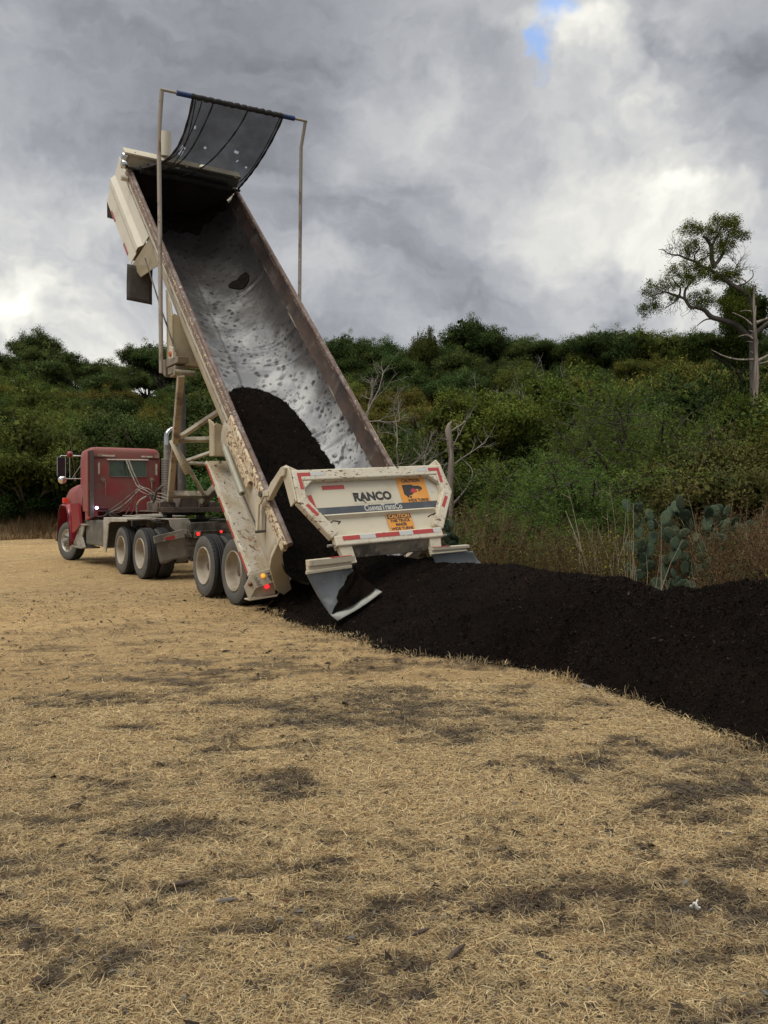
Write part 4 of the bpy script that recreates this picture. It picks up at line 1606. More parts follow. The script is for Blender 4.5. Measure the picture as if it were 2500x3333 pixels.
# bed-side pivot bracket
for sg in (0, 1):
    T = (lambda t: t) if sg == 0 else (lambda t: 2.5 - t)
    m = MB()
    m.prism([(T(-.03), 4.28, 4.13), (T(-.03), 4.22, 3.86), (T(-.03), 4.10, 3.80), (T(-.03), 4.05, 3.97), (T(-.03), 3.45, 3.98), (T(-.03), 3.42, 4.08)], (.20 if sg == 0 else -.20, 0, 0))
    m.box((T(-.02), 3.60, 3.83), (T(.20), 4.0, 3.95))
    m.box((T(.0), 3.55, 3.78), (T(.22), 3.95, 3.84))
    m.tube([(T(-.10), 3.42, 3.80), (T(.26), 3.42, 3.80)], .05, 12)
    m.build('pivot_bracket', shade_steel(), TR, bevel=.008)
# upper coupler plate that sits on the fifth wheel
m = MB()
m.box((.50, 6.3, 1.36), (1.95, 7.5, 1.39))
m.box((.50, 6.3, 1.39), (1.95, 6.36, 1.46))
m.prism([(.62, 6.45, 1.39), (.62, 6.45, 1.56), (.74, 6.45, 1.60), (1.02, 6.45, 1.44), (1.66, 6.45, 1.44), (1.78, 6.45, 1.58), (1.88, 6.45, 1.56), (1.88, 6.45, 1.39)], (0, .9, 0))
m.hexa([(1.06, 6.6, 1.44), (1.5, 6.6, 1.44), (1.46, 6.6, 1.70), (1.12, 6.6, 1.70), (1.06, 7.2, 1.44), (1.5, 7.2, 1.44), (1.46, 7.2, 1.70), (1.12, 7.2, 1.70)])
m.tube([(.60, 6.6, 1.52), (.98, 6.6, 1.52)], .07, 14)
m.tube([(1.50, 6.6, 1.52), (1.86, 6.6, 1.52)], .07, 14)
m.build('coupler_plate', mat('brown_grimy_steel', (0.115, 0.085, 0.065), [((0.055, 0.045, 0.04), 4, .45, .65, 5), ((0.24, 0.19, 0.14), 7, .56, .7, 5)], .7, bump=(30, .3)), TR, bevel=.008)
m = MB()
m.tube([(1.98, 6.4, 1.35), (2.0, 6.42, 1.62), (2.03, 6.5, 1.66), (2.06, 6.5, 1.52)], .025, 8)
m.tube([(.62, 6.9, 1.55), (.66, 6.8, 1.80), (.75, 6.6, 1.92)], .03, 8)
m.build('hose_hook', dusty_black(), TR)

# -- running gear of the trailer
m = MB()
for x in (.78, 1.60):
    m.box((x, .62, .62), (x + .12, 3.45, .80))
m.box((.72, 1.92, .44), (1.78, 2.12, .62))
for y in (1.37, 2.65):
    m.tube([(.30, y, .52), (2.2, y, .52)], .075, 12)
    for x in (.84, 1.66):
        m.box((x - .06, y - .45, .60), (x + .06, y + .45, .66))
m.prism([(.8, .62, .80), (.8, 1.5, .80), (.8, 1.9, 1.15), (.8, 1.2, .86)], (.12, 0, 0))
m.prism([(1.6, .62, .80), (1.6, 1.5, .80), (1.6, 1.9, 1.15), (1.6, 1.2, .86)], (.12, 0, 0))
m.build('axle_frame', dusty_black(), TR)


def tyre_prof(w):
    return [(.03, .300), (.012, .335), (.0, .40), (.004, .455), (.022, .495), (.045, .512), (.062, .520), (w - .062, .520), (w - .045, .512), (w - .022, .495), (w - .004, .455), (w, .40), (w - .012, .335), (w - .03, .300)]


def wheel(parent, x, y, z=.52, face=-1, kind='drive', steer=0.0, width=.28, label=None):
    """face: -1 outer side towards -x. kind: trailer / drive / steer"""
    X = Matrix.Translation(Vector((x, y, z))) @ Matrix.Rotation(steer, 4, 'Z')
    if face > 0:
        X = X @ Matrix.Rotation(PI, 4, 'Z')
    m = MB()
    m.xf = X
    if kind == 'steer':
        m.lathe([(-.085, 0), (-.085, .055), (-.06, .075), (.02, .085), (.05, .16)], 20)
    else:
        m.lathe([(.10, 0), (.10, .06), (.11, .085), (.165, .095), (.18, .17), (.21, .24)], 20)
    hub = m.build('wheel', dusty_grey() if kind == 'steer' else mat('grimy_hub', (0.11, 0.085, 0.06), [((0.08, .06, .05), 5, .45, .65, 4)], .7), parent)
    # tyre
    m = MB()
    m.xf = X
    pr = tyre_prof(width)
    m.lathe(pr[:5], 56)
    m.lathe(pr[-5:], 56)
    m.build('sidewall', sidewall(), hub)
    m = MB()
    m.xf = X
    n = 56
    prof = [(.022, .495)] + [(.045, .512), (.062, .520), (.095, .522), (.100, .508), (.108, .508), (.113, .523), (width / 2 - .006, .524), (width / 2 - .002, .508), (width / 2 + .002, .508), (width / 2 + .006, .524),
                             (width - .113, .523), (width - .108, .508), (width - .100, .508), (width - .095, .522), (width - .062, .520), (width - .045, .512), (width - .022, .495)]
    m.lathe(prof, 72)
    # shoulder lugs
    for k in range(44):
        a = 2 * PI * k / 44
        for sd_ in (0, 1):
            xa, xb = (.020, .060) if sd_ == 0 else (width - .060, width - .020)
            da_ = .035
            pts = []
            for xx in (xa, xb):
                rr_ = .503 if xx == xa and sd_ == 0 or xx == xb and sd_ == 1 else .527
                for aa in (a - da_, a + da_):
                    pts.append((xx, rr_ * math.cos(aa), rr_ * math.sin(aa)))
                    pts.append((xx, (rr_ - .03) * math.cos(aa), (rr_ - .03) * math.sin(aa)))
            m.hexa([pts[1], pts[3], pts[2], pts[0], pts[5], pts[7], pts[6], pts[4]])
    m.build('tyre', rubber(), hub)
    m = MB()
    m.xf = X
    if kind == 'steer':
        m.lathe([(.028, .315), (.010, .300), (.018, .285), (.045, .272), (.045, .19), (.02, .165), (.015, .08)], 48)
        rim = m.build('rim', alu(), hub)
        m = MB()
        m.xf = X
        for k in range(10):
            a = 2 * PI * k / 10
            m.lathe([(.0435, .0), (.0435, .019)], 12, 'x', (0, .235 * math.cos(a), .235 * math.sin(a)))
        m.build('hand_hole', mat('dark_hole', (0.02, 0.018, 0.016)), hub)
        m = MB()
        m.xf = X
        for k in range(10):
            a = 2 * PI * (k + .5) / 10
            m.tube([(.02, .125 * math.cos(a), .125 * math.sin(a)), (-.045, .125 * math.cos(a), .125 * math.sin(a))], .017, 6)
        m.build('lug_nut', dusty_grey(), hub)
    else:
        m.lathe([(.030, .318), (.004, .312), (.004, .300), (.018, .293), (.05, .285), (.11, .272), (.17, .262), (.195, .22), (.20, .15), (.19, .10)], 48)
        rim = m.build('rim', rimm(), hub)
        m = MB()
        m.xf = X
        for k in range(5):
            a = 2 * PI * k / 5 + .5
            m.lathe([(.1925, .0), (.1925, .028)], 12, 'x', (0, .19 * math.cos(a), .19 * math.sin(a)))
        m.build('hand_hole', mat('dark_hole', (0.02, 0.018, 0.016)), hub)
        m = MB()
        m.xf = X
        for k in range(10):
            a = 2 * PI * (k + .3) / 10
            m.tube([(.20, .13 * math.cos(a), .13 * math.sin(a)), (.165, .13 * math.cos(a), .13 * math.sin(a))], .016, 6)
        m.build('lug_nut', mat('grimy_hub', (0.16, 0.13, 0.10)), hub)
    return hub


for y in (1.37, 2.65):
    wheel(TR, .11, y, face=-1)
    wheel(TR, .11 + .28 + .32, y, face=1)
    wheel(TR, 2.45 - .28 - .32, y, face=-1)
    wheel(TR, 2.45, y, face=1)

# ================================================================== tractor
TT = empty('tractor_truck', (-4.98, 17.37, 0), rad(33))
tag(TT, 'dusty red day-cab truck tractor parked on dry grass, coupled ahead of the tipped trailer', 'truck')
# frame rails and deck
m = MB()
for x in (.78, 1.52):
    m.box((x, -.75, .86), (x + .09, 7.2, 1.12))
m.box((.87, -.78, .88), (1.52, -.70, 1.12))
m.box((.87, .60, .88), (1.52, .75, 1.1))
m.box((.87, 3.0, .88), (1.52, 3.2, 1.1))
m.build('frame', dusty_black(), TT, bevel=.006)
m = MB()
m.box((.55, 1.75, 1.225), (1.62, 3.1, 1.25))
m.box((.42, .25, 1.195), (.78, 2.1, 1.22))
m.build('deck_plate', mat('dusty_deck', (0.36, 0.33, 0.28), [((0.22, 0.2, 0.17), 3, .45, .65, 5), ((.45, .42, .36), 9, .6, .7, 4)], .7), TT, bevel=.005)
# rear cross member with lamps
m = MB()
m.hexa([(.80, -.78, 1.01), (1.72, -.78, 1.01), (1.72, -.78, 1.18), (.80, -.78, 1.15), (.80, -.60, 1.01), (1.72, -.60, 1.01), (1.72, -.60, 1.18), (.80, -.60, 1.15)])
m.box((1.40, -.80, 1.185), (1.70, -.30, 1.215))
m.box((.78, -.82, .975), (1.74, -.78, .995))
m.build('rear_cross_member', dusty_black(), TT, bevel=.006)
m = MB()
m.prism([(.40, -.62, 1.225), (.80, -.62, 1.215), (.86, -.62, 1.18), (.86, -.62, .90), (.56, -.62, .96), (.44, -.62, 1.08)], (0, .02, 0))
m.box((.40, -.62, 1.215), (.84, .35, 1.235))
m.build('quarter_fender', mat('dusty_fender_metal', (0.40, 0.375, 0.325), [((0.29, 0.26, 0.215), 3, .45, .65, 5), ((0.14, 0.12, 0.1), 14, .67, .70, 5)], .55), TT, bevel=.01)
LR = mat('lit_red_led', (0.6, 0.03, 0.03), [], .3, emis=((1.0, .04, .03), 1.1))
DL = mat('dark_red_lens', (0.12, 0.015, 0.02), [], .3)
for (x, z, r) in ((.93, .93, .052), (1.42, .965, .040)):
    m = MB()
    m.lathe([(-.02, 0), (-.02, r * .9), (.0, r), (.02, r)], 20, 'y', (x, -.84, z))
    L_ = m.build('tail_lamp', DL, TT)
    m = MB()
    for k in range(7):
        a = 2 * PI * k / 6
        rr_ = 0 if k == 6 else r * .58
        m.lathe([(-.026, 0), (-.026, r * .21), (-.02, r * .24)], 10, 'y', (x + rr_ * math.cos(a), -.84, z + rr_ * math.sin(a)))
    m.build('lamp_diodes', LR, L_)
m = MB()
m.box((.86, -.83, .85), (1.0, -.80, .99))
m.build('lamp_bracket', dusty_grey(), TT)
# rear mudflap, knocked askew
m = MB()
fx = Matrix.Translation(Vector((.02, -.86, .86))) @ Matrix.Rotation(rad(-10), 4, 'Y')
m.xf = fx
m.grid(lambda u, v: (.04 + .58 * u, .03 * math.sin(v * 3), -.07 - .44 * v - .02 * math.sin(u * 9) * (1 if v > .95 else 0)), 10, 8)
mf = m.build('mudflap', mudrub(), TT, solid=.014)
m = MB()
m.xf = fx
m.box((0, -.02, -.10), (.62, .02, .03))
m.tube([(0, -.01, .03), (.60, -.01, .05), (.72, 0, .02), (.76, .02, -.12)], .014, 8)
mb_ = m.build('flap_hanger', dusty_grey(), mf, bevel=.004)
m = MB()
m.xf = fx
m.add([(.22, -.0225, -.085), (.42, -.0225, -.085), (.42, -.0225, -.025), (.22, -.0225, -.025)], [(0, 1, 2, 3)])
m.build('reflective_tape', tape_r(), mf)
m = MB()
m.tube([(.64, -.80, .90), (.95, -.80, .93), (1.0, -.78, .92)], .012, 6)
m.tube([(.95, -.80, .88), (.97, -.82, .6), (.80, -.80, .42), (.72, -.7, .40)], .014, 6)
m.tube([(1.02, -.80, .88), (1.0, -.82, .62), (.86, -.80, .44)], .014, 6)
m.lathe([(-.0, 0), (0, .10), (.25, .10), (.25, 0)], 20, 'x', (.60, -.45, .42))
m.box((.80, -.60, .66), (1.04, -.52, .70))
m.box((.72, -.60, .46), (1.10, -.35, .86))
m.build('air_tank_and_lines', dusty_black(), TT)
# axles and suspension
m = MB()
for y in (0, 1.35):
    m.tube([(.30, y, .52), (2.15, y, .52)], .09, 12)
    m.lathe([(0, .02), (0, .20), (.08, .24), (.26, .24), (.34, .12)], 16, 'y', (1.22, y - .15, .54))
    for x in (.84, 1.60):
        m.box((x - .06, y - .40, .62), (x + .06, y + .40, .72))
        m.tube([(x, y + .25, .72), (x, y + .25, .92)], .11, 12)
m.tube([(.38, 6.5, .50), (2.1, 6.5, .50)], .06, 10)
m.build('axles_and_suspension', dusty_black(), TT)
# fifth wheel
m = MB()
m.lathe([(0, .0), (0, .46), (.05, .48), (.05, .0)], 30, 'z', (1.20, .72, 1.29))
m.box((.76, .45, 1.13), (1.66, .95, 1.20))
m.box((.78, .60, 1.20), (.90, .85, 1.30))
m.box((1.52, .60, 1.20), (1.64, .85, 1.30))
m.box((.66, .1, 1.20), (1.0, .35, 1.235))
m.box((1.40, .1, 1.20), (1.78, .45, 1.235))
m.build('fifth_wheel', mat('greasy_black', (0.022, 0.020, 0.018), [((0.08, 0.07, 0.055), 6, .52, .7, 5)], .45), TT)
for y in (0, 1.35):
    wheel(TT, .0, y, face=-1)
    wheel(TT, .60, y, face=1)
    wheel(TT, 2.44 - .60, y, face=-1)
    wheel(TT, 2.44, y, face=1)
wheel(TT, .03, 6.5, face=-1, kind='steer', steer=rad(16), width=.30)
wheel(TT, 2.40, 6.5, face=1, kind='steer', steer=rad(16), width=.30)

# cab body: rounded box
R = red()
CX0, CX1, CY0, CY1, CZ0, CZ1 = -.05, 1.76, 3.9, 5.55, 1.33, 2.90


def rounded_plan(x0, x1, y0, y1, r, n=6):
    pts = []
    for (cx, cy, a0) in ((x1 - r, y1 - r, 0), (x0 + r, y1 - r, 90), (x0 + r, y0 + r, 180), (x1 - r, y0 + r, 270)):
        for k in range(n + 1):
            a = rad(a0 + 90 * k / n)
            pts.append((cx + r * math.cos(a), cy + r * math.sin(a)))
    return pts


m = MB()
levels = [(1.33, 0.0, 0.0), (1.60, 0, 0), (2.60, 0, 0), (2.66, .012, .0), (2.78, .015, .0), (2.85, .05, .03), (2.89, .11, .09), (2.905, .22, .2)]
rings = []
TAP = lambda x, y: .92 + (x - .92) * (1 - .22 * max(0, y - CY0 - .1) / 1.55)
for z, ins, insy in levels:
    rings.append([(TAP(x, y), y, z) for x, y in rounded_plan(CX0 + ins, CX1 - ins, CY0 + insy * .6, CY1 - insy, .12 if ins < .1 else .10)])
n = len(rings[0])
vs = [p for r_ in rings for p in r_]
fs = [(i * n + k, i * n + (k + 1) % n, (i + 1) * n + (k + 1) % n, (i + 1) * n + k) for i in range(len(rings) - 1) for k in range(n)]
m.add(vs, fs, True)
m.add(rings[-1], [tuple(range(n))])
m.add(rings[0], [tuple(range(n))[::-1]])
cab = m.build('cab', R, TT)
m = MB()
m.hexa([(.40, CY0 - .006, 2.585), (1.42, CY0 - .006, 2.60), (1.42, CY0 - .006, 2.63), (.40, CY0 - .006, 2.615), (.40, CY0 - .05, 2.585), (1.42, CY0 - .05, 2.60), (1.42, CY0 - .05, 2.61), (.40, CY0 - .05, 2.60)])
m.build('drip_rail', mat('pale_trim', (0.48, 0.42, 0.36)), cab)
# gutter lines
m = MB()
m.box((-.03, CY0 - .02, 2.64), (.36, CY0 + .01, 2.665))
m.cut()
m.box((1.44, CY0 - .02, 2.64), (1.72, CY0 + .01, 2.665))
m.cut()
m.box((.16, CY0 - .016, 1.365), (.42, CY0 + .005, 1.385))
m.cut()
m.box((.16, CY0 - .016, 1.40), (.42, CY0 + .005, 1.415))
m.build('body_moulding', mat('dark_red_seam', (0.07, 0.012, 0.014)), cab)
# rear window
m = MB()
wp = rounded_plan(.46, 1.375, 2.185, 2.575, .06, 5)
m.prism([(x, CY0 - .004, z) for x, z in wp], (0, .003, 0))
glassm = mat('cab_window_glass', (0.030, 0.045, 0.030), [((0.055, 0.085, 0.045), 2.2, .45, .6, 4), ((0.10, 0.10, 0.09), 9, .6, .8, 3, (1, 1, 1), .4)], .12, spec=.6)
m.build('rear_window', glassm, cab)
m = MB()
m.tube([(x, CY0 - .008, z) for x, z in wp + wp[:1]], .013, 6, cap=False)
m.build('window_seal', mat('window_rubber', (0.16, 0.13, 0.12), [], .6), cab)
# white reflectors, vents, grab handles
m = MB()
for x0, x1, z0, z1 in ((.30, .60, 2.675, 2.715), (1.26, 1.53, 2.675, 2.715)):
    m.box((x0, CY0 - .02, z0), (x1, CY0 + .012, z1))
    m.cut()
for x0 in (.19, 1.61):
    m.box((x0, CY0 - .012, 2.24), (x0 + .045, CY0 + .0, 2.52))
    m.cut()
m.build('white_reflective_strip', mat('cream_reflector', (0.62, 0.56, 0.47), [((.36, .3, .24), 10, .5, .7, 3)], .45), cab)
m = MB()
for x in (.31, 1.53):
    m.lathe([(-.02, 0), (-.028, .03), (-.018, .032), (-.018, .055), (-.024, .06), (0, .066)], 22, 'y', (x, CY0 - .002, 2.11))
    m.cut()
m.build('cab_vent', mat('dusty_vent', (0.27, 0.19, 0.15), [((.36, .28, .22), 9, .5, .7, 3)], .6), cab)
m = MB()
for x in (.36, 1.50):
    m.tube([(x - .02, CY0, 2.06), (x, CY0 - .05, 2.06), (x, CY0 - .05, 1.70), (x - .02, CY0, 1.70)], .009, 8)
    m.cut()
m.build('grab_handle', mat('tan_handle', (0.36, 0.27, 0.21)), cab)
m = MB()
for x in (.18, 1.58):
    m.prism([(x, CY0 - .006, 2.67), (x + .13, CY0 - .006, 2.67), (x + .13, CY0 - .006, 2.74), (x + .065, CY0 + .006, 2.81), (x, CY0 - .006, 2.74)], (0, .004, 0))
    m.cut()
m.build('dust_patch_plate', mat('dust_patch', (0.30, 0.20, 0.145), [((.2, .06, .05), 8, .55, .7, 4)], .7), cab)
# side extenders
for sg, (x0, x1) in enumerate(((-.13, .01), (1.96, 2.18))):
    m = MB()
    m.hexa([(x0, 3.60, 1.22), (x1, 3.66, 1.24), (x1, 3.66, 2.78), (x0, 3.60, 2.80), (x0 + (.20 if sg == 0 else 0), 4.3, 1.22), (x1 + (.12 if sg == 0 else 0), 4.3, 1.24), (x1 + (.12 if sg == 0 else 0), 4.3, 2.78), (x0 + (.20 if sg == 0 else 0), 4.3, 2.80)])
    e = m.build('side_extender', R, TT, bevel=.02)
    m = MB()
    k = .45
    xa = x0 + (x1 - x0) * .45
    m.hexa([(xa, 3.585, 1.20), (xa + .085, 3.60, 1.20), (xa + .085, 3.60, 2.80), (xa, 3.585, 2.80), (xa, 3.66, 1.20), (xa + .085, 3.68, 1.20), (xa + .085, 3.68, 2.80), (xa, 3.66, 2.80)])
    m.build('rubber_edge', mat('faded_rubber_edge', (0.105, 0.095, 0.09), [((.15, .13, .12), 4, .5, .7, 3)], .8), e)
m = MB()
m.hexa([(.06, 3.88, 1.20), (.20, 3.90, 1.22), (.20, 3.90, 1.40), (.06, 3.88, 1.40), (.0, 4.4, 1.1), (.2, 4.4, 1.1), (.2, 4.4, 1.40), (.0, 4.4, 1.40)])
m.build('cab_corner_skirt', R, cab, bevel=.02)
# work lamp lit on the cab corner
m = MB()
m.lathe([(-.05, 0), (-.045, .028), (0, .035), (.03, .035)], 16, 'y', (.075, 3.56, 1.425))
m.build('work_lamp', mat('lit_blue_white_lamp', (0.8, 0.8, 1.0), [], .3, emis=((.70, .66, 1.0), 5.0)), TT)
# exhaust stack with perforated shield
perf = mat('perforated_heat_shield', (0.34, 0.31, 0.27), [((0.13, 0.11, 0.09), 3, .5, .72, 4)], .4, metal=.5)
m = MB()
MX, MY = 1.75, 3.45
m.tube([(MX, MY, 1.48), (MX, MY, 2.64)], .135, 24)
ex_ = m.build('exhaust_stack', perf, TT)
m = MB()
for i in range(26):
    for k in range(26):
        a = 2 * PI * (k + .5 * (i % 2)) / 26
        z = 1.52 + i * .043
        p = Vector((MX + .1372 * math.cos(a), MY + .1372 * math.sin(a), z))
        tx, tz = Vector((-math.sin(a), math.cos(a), 0)) * .0105, Vector((0, 0, .0105))
        m.add([p - tx - tz, p + tx - tz, p + tx + tz, p - tx + tz], [(0, 1, 2, 3)])
m.build('shield_perforation', mat('dark_hole', (0.02, 0.018, 0.016)), ex_)
m = MB()
m.tube([(MX, MY, 2.64), (MX, MY, 2.86), (MX, MY, 2.98)], .075, 18)
m.build('lower_pipe', dusty_grey(), ex_)
m = MB()
pts = [(MX, MY, 2.98)] + [(MX + .22 * (1 - math.cos(a)), MY, 3.16 + .22 * math.sin(a)) for a in [k * PI / 2 / 8 for k in range(9)]]
m.tube(pts, .068, 18, cap=False)
m.build('chrome_elbow', chrome(), ex_)
m = MB()
m.tube([(MX + .10, MY - .12, 1.5), (MX + .10, MY - .12, 2.62)], .012, 6)
m.build('shield_rod', chrome(), ex_)
# hood, front fender
m = MB()
prof = [(1.10, .28), (1.35, .24), (1.60, .22), (1.85, .26), (1.98, .36), (2.05, .52), (2.08, .9)]
hood = []
for y, k in ((4.9, 1.0), (5.6, .98), (6.3, .95), (6.9, .90), (7.25, .84)):
    left = [(p[1] * .55 - .06 + (1 - k) * .8, y, 1.10 + (p[0] - 1.10) * k) for p in prof]
    right = [(2.2 - x, yy, z) for x, yy, z in left[::-1]]
    hood.append(left + right)
n = len(hood[0])
m.add([p for r_ in hood for p in r_], [(i * n + k_, i * n + k_ + 1, (i + 1) * n + k_ + 1, (i + 1) * n + k_) for i in range(len(hood) - 1) for k_ in range(n - 1)], True)
m.add(hood[-1], [tuple(range(n))])
m.build('hood', R, TT)
for sg in (0, 1):
    X_ = (lambda x: x - .03) if sg == 0 else (lambda x: 2.44 - x)
    m = MB()

    def fen(u, v):
        a = rad(186 - u * 196)
        ra = .70 + (.06 if .25 < u < .75 else 0)
        y = 6.42 + ra * math.cos(a) * -1.0
        z = .62 + (ra + .20) * math.sin(a) * 1.0
        z = min(z, 1.50 + .02 * math.sin(u * 5))
        x = -.05 + .52 * v
        drop = .05 * math.exp(-(v / .12) ** 2)
        return (X_(x), y, z - drop)
    m.grid(fen, 26, 8)
    m.prism([(X_(.0), 5.58, .78), (X_(.0), 5.35, .80), (X_(.0), 4.75, 1.0), (X_(.0), 4.95, 1.52), (X_(.0), 5.8, 1.50), (X_(.0), 5.62, 1.2)], (.05 if sg == 0 else -.05, 0, 0))
    fq = m.build('front_fender', red_fresh(), TT, solid=.02)
    m = MB()
    m.tube([(X_(-.035), fen(k / 26, 0)[1], fen(k / 26, 0)[2] + .002) for k in range(27)], .018, 6)
    m.build('fender_edge', mat('dark_red_seam', (0.07, 0.012, 0.014)), fq)
    m = MB()
    m.box((X_(-.02), 6.42, 1.53), (X_(.10), 6.62, 1.67))
    m.build('turn_signal', mat('red_signal_lens', (0.40, 0.03, 0.02), [], .3, emis=((1, .08, .03), .12)), fq, bevel=.015)
# steps, battery box and tank
m = MB()
m.hexa([(-.02, 4.25, .98), (.45, 4.25, .98), (.45, 4.25, 1.02), (-.02, 4.25, 1.02), (-.02, 5.15, .98), (.45, 5.15, .98), (.45, 5.15, 1.02), (-.02, 5.15, 1.02)])
m.prism([(0, 4.5, .98), (0, 5.1, .98), (0, 4.85, .72), (0, 5.25, .52), (0, 4.9, .38), (0, 4.45, .44), (0, 4.72, .70), (0, 4.55, .86)], (.04, 0, 0))
m.box((.10, 4.9, 1.02), (.44, 5.1, 1.10))
m.build('cab_step', mat('dusty_step_plate', (0.32, 0.30, 0.255), [((0.2, 0.18, 0.15), 4, .45, .65, 4)], .6), TT, bevel=.01)
m = MB()
m.prism([(.03, 5.1, .95), (.03, 5.75, .48), (.03, 5.4, .42), (.03, 4.7, .45)][::-1], (.30, 0, 0))
m.box((-.04, 4.60, .40), (.42, 5.60, .44))
m.build('lower_step', dusty_grey(), TT, bevel=.008)
m = MB()
m.box((.06, 2.62, .52), (.62, 4.55, 1.13))
m.box((.60, 2.8, .55), (.80, 4.4, .95))
m.build('battery_box', mat('dark_dusty_box', (0.10, 0.095, 0.08), [((.17, .155, .125), 4, .42, .7, 5)], .6), TT, bevel=.03)
m = MB()
m.prism([(-.01, 2.62, 1.20), (-.01, 2.68, 1.16), (-.01, 2.68, .48), (-.01, 2.50, .42), (-.01, 2.36, .75), (-.01, 2.28, 1.06), (-.01, 2.1, 1.12), (-.01, .85, 1.15), (-.01, .85, 1.20)], (.03, 0, 0))
m.box((-.01, .85, 1.18), (.62, 2.66, 1.215))
m.box((-.0, 2.64, .50), (.62, 2.68, 1.19))
m.build('drive_wheel_fender', mat('dusty_fender_metal', (0.40, 0.375, 0.325)), TT, bevel=.012)
# mirrors and aerial
m = MB()
MXm, MYm = -.32, 5.45
m.tube([(.25, 5.3, 2.74), (-.10, 5.4, 2.74), (-.32, MYm, 2.74), (-.36, MYm, 2.70), (-.36, MYm, 2.62)], .011, 8)
m.tube([(.25, 5.3, 2.73), (-.12, 5.42, 2.77)], .008, 8)
m.tube([(-.12, 5.42, 2.76), (-.12, 5.42, 2.16)], .010, 8)
m.tube([(.25, 5.3, 2.70), (-.06, 5.4, 2.18)], .009, 8)
m.tube([(.25, 5.3, 2.16), (-.25, MYm, 2.155)], .012, 8)
mir = m.build('mirror_bracket', chrome(), TT)
m = MB()
m.box((-.42, MYm - .03, 2.23), (-.23, MYm + .04, 2.70))
m.build('side_mirror', mat('dark_mirror_glass', (0.012, 0.014, 0.022), [], .12, spec=.8), mir, bevel=.012)
m = MB()
for x in (-.425, -.225):
    m.tube([(x, MYm - .03, 2.22), (x, MYm - .03, 2.71)], .009, 8)
m.build('mirror_frame', chrome(), mir)
m = MB()
m.lathe([(-.07, 0), (-.062, .045), (-.035, .085), (0, .105), (.03, .105)], 24, 'y', (-.30, MYm - .02, 2.13))
m.build('convex_mirror', mat('mirror_chrome', (0.75, 0.75, 0.75), [], .05, metal=1.0), mir)
m = MB()
m.lathe([(-.05, 0), (-.04, .05), (0, .085), (.04, .05), (.05, 0)], 20, 'y', (-.12, 5.40, 2.78))
m.build('round_mirror', mat('red_mirror_shell', (0.22, 0.03, 0.03), [], .3, coat=.3), mir)
m = MB()
m.tube([(.02, 5.45, 2.16), (.0, 5.46, 2.4), (-.12, 5.5, 3.45)], .004, 5)
m.tube([(.02, 5.45, 2.10), (.02, 5.45, 2.24)], .014, 6)
m.build('aerial', dusty_grey(), TT)
# air lines between cab and trailer
m = MB()
H = [((.86, 3.84, 2.60), (.90, 3.70, 2.35), (1.02, 3.55, 1.98), (1.06, 3.40, 1.90)),
     ((.92, 3.84, 2.60), (.98, 3.70, 2.32), (1.10, 3.55, 1.96), (1.18, 3.3, 1.88))]
for h in H:
    m.tube(h, .016, 8)
    m.tube([h[0], h[1]], .021, 8)
rg = random.Random(3)


def hose(p, q, sag, r, k=12, side=0.0):
    p, q = Vector(p), Vector(q)
    pts = [p.lerp(q, i / k) + Vector((side * math.sin(PI * i / k), 0, -sag * math.sin(PI * i / k))) for i in range(k + 1)]
    m.tube(pts, r, 7)


J = (1.08, 3.40, 1.90)
K1 = (1.26, 3.0, 1.72)
E1 = (1.38, 1.6, 1.46)
hose(J, K1, -.02, .012)
hose((1.0, 3.42, 1.88), K1, .03, .010)
hose(J, (1.30, 3.0, 1.76), -.06, .009)
hose(K1, E1, -.06, .013)
hose((1.24, 3.0, 1.74), (1.36, 1.7, 1.52), -.12, .011)
hose((1.24, 3.0, 1.68), E1, -.01, .012)
hose((1.26, 2.9, 1.66), (1.34, 1.7, 1.42), .38, .008)
hose((1.2, 3.1, 1.70), (1.42, 1.9, 1.26), .18, .008, side=-.05)
hose((1.14, 3.1, 1.70), (.93, 3.2, 1.27), -.06, .022, side=-.10)
hose((1.34, 3.0, 1.62), (1.42, 2.9, 1.26), .0, .034)
hose(J, (.40, 3.72, 1.30), .10, .015, side=-.02)
hose((1.0, 3.45, 1.88), (.42, 3.75, 1.36), .02, .008)
hose((1.0, 3.45, 1.86), (.44, 3.75, 1.32), .22, .007)
hose((.95, 3.5, 1.80), (.40, 3.7, 1.26), .30, .007, side=.06)
hose((1.02, 3.45, 1.86), (.46, 3.7, 1.30), .34, .006, side=.12)
hose((.40, 3.72, 1.30), (.14, 3.9, 1.22), .04, .012)
for k in range(5):
    hose((.7 + .1 * k, 2.6, 1.262 + .004 * k), (1.5, 1.9 + .1 * k, 1.262 + .006 * k), .0, .012, side=.0)
m.build('air_line', mat('dusty_hose', (0.27, 0.245, 0.20), [((.09, .08, .07), 5, .5, .65, 4), ((.35, .20, .10), 3, .62, .7, 3)], .6), TT)
m = MB()
m.lathe([(-.05, 0), (-.05, .04), (.05, .04), (.05, 0)], 12, 'y', K1)
m.box((1.20, 2.95, 1.62), (1.33, 3.05, 1.74))
m.box((.34, 3.70, 1.26), (.46, 3.80, 1.36))
m.tube([(1.24, 3.0, 1.74), (1.22, 3.0, 1.92)], .012, 6, radii=[.02, .004])
m.build('hose_coupling', dusty_black(), TT)

# mulch lying on the left spreader flap
m = MB()


def onpan(u, v):
    # band from the upper right corner down to the lower left corner
    e0 = 1.0 - 1.12 * max(0, v - .10)
    uu = e0 + u * (1.02 - e0)
    uu = min(max(uu, .03), 1.04)
    uu = uu + (.03 * math.sin(v * 17) + .015 * math.sin(v * 41)) * (1 - u)
    vv = .05 + .86 * v
    p = PAN(uu, vv)
    bump_ = .05 * math.sin(PI * min(1, max(0, u))) + .015 * math.sin(u * 13 + v * 9)
    return TRW @ (p + Vector((0, -.022 - bump_, .01)))


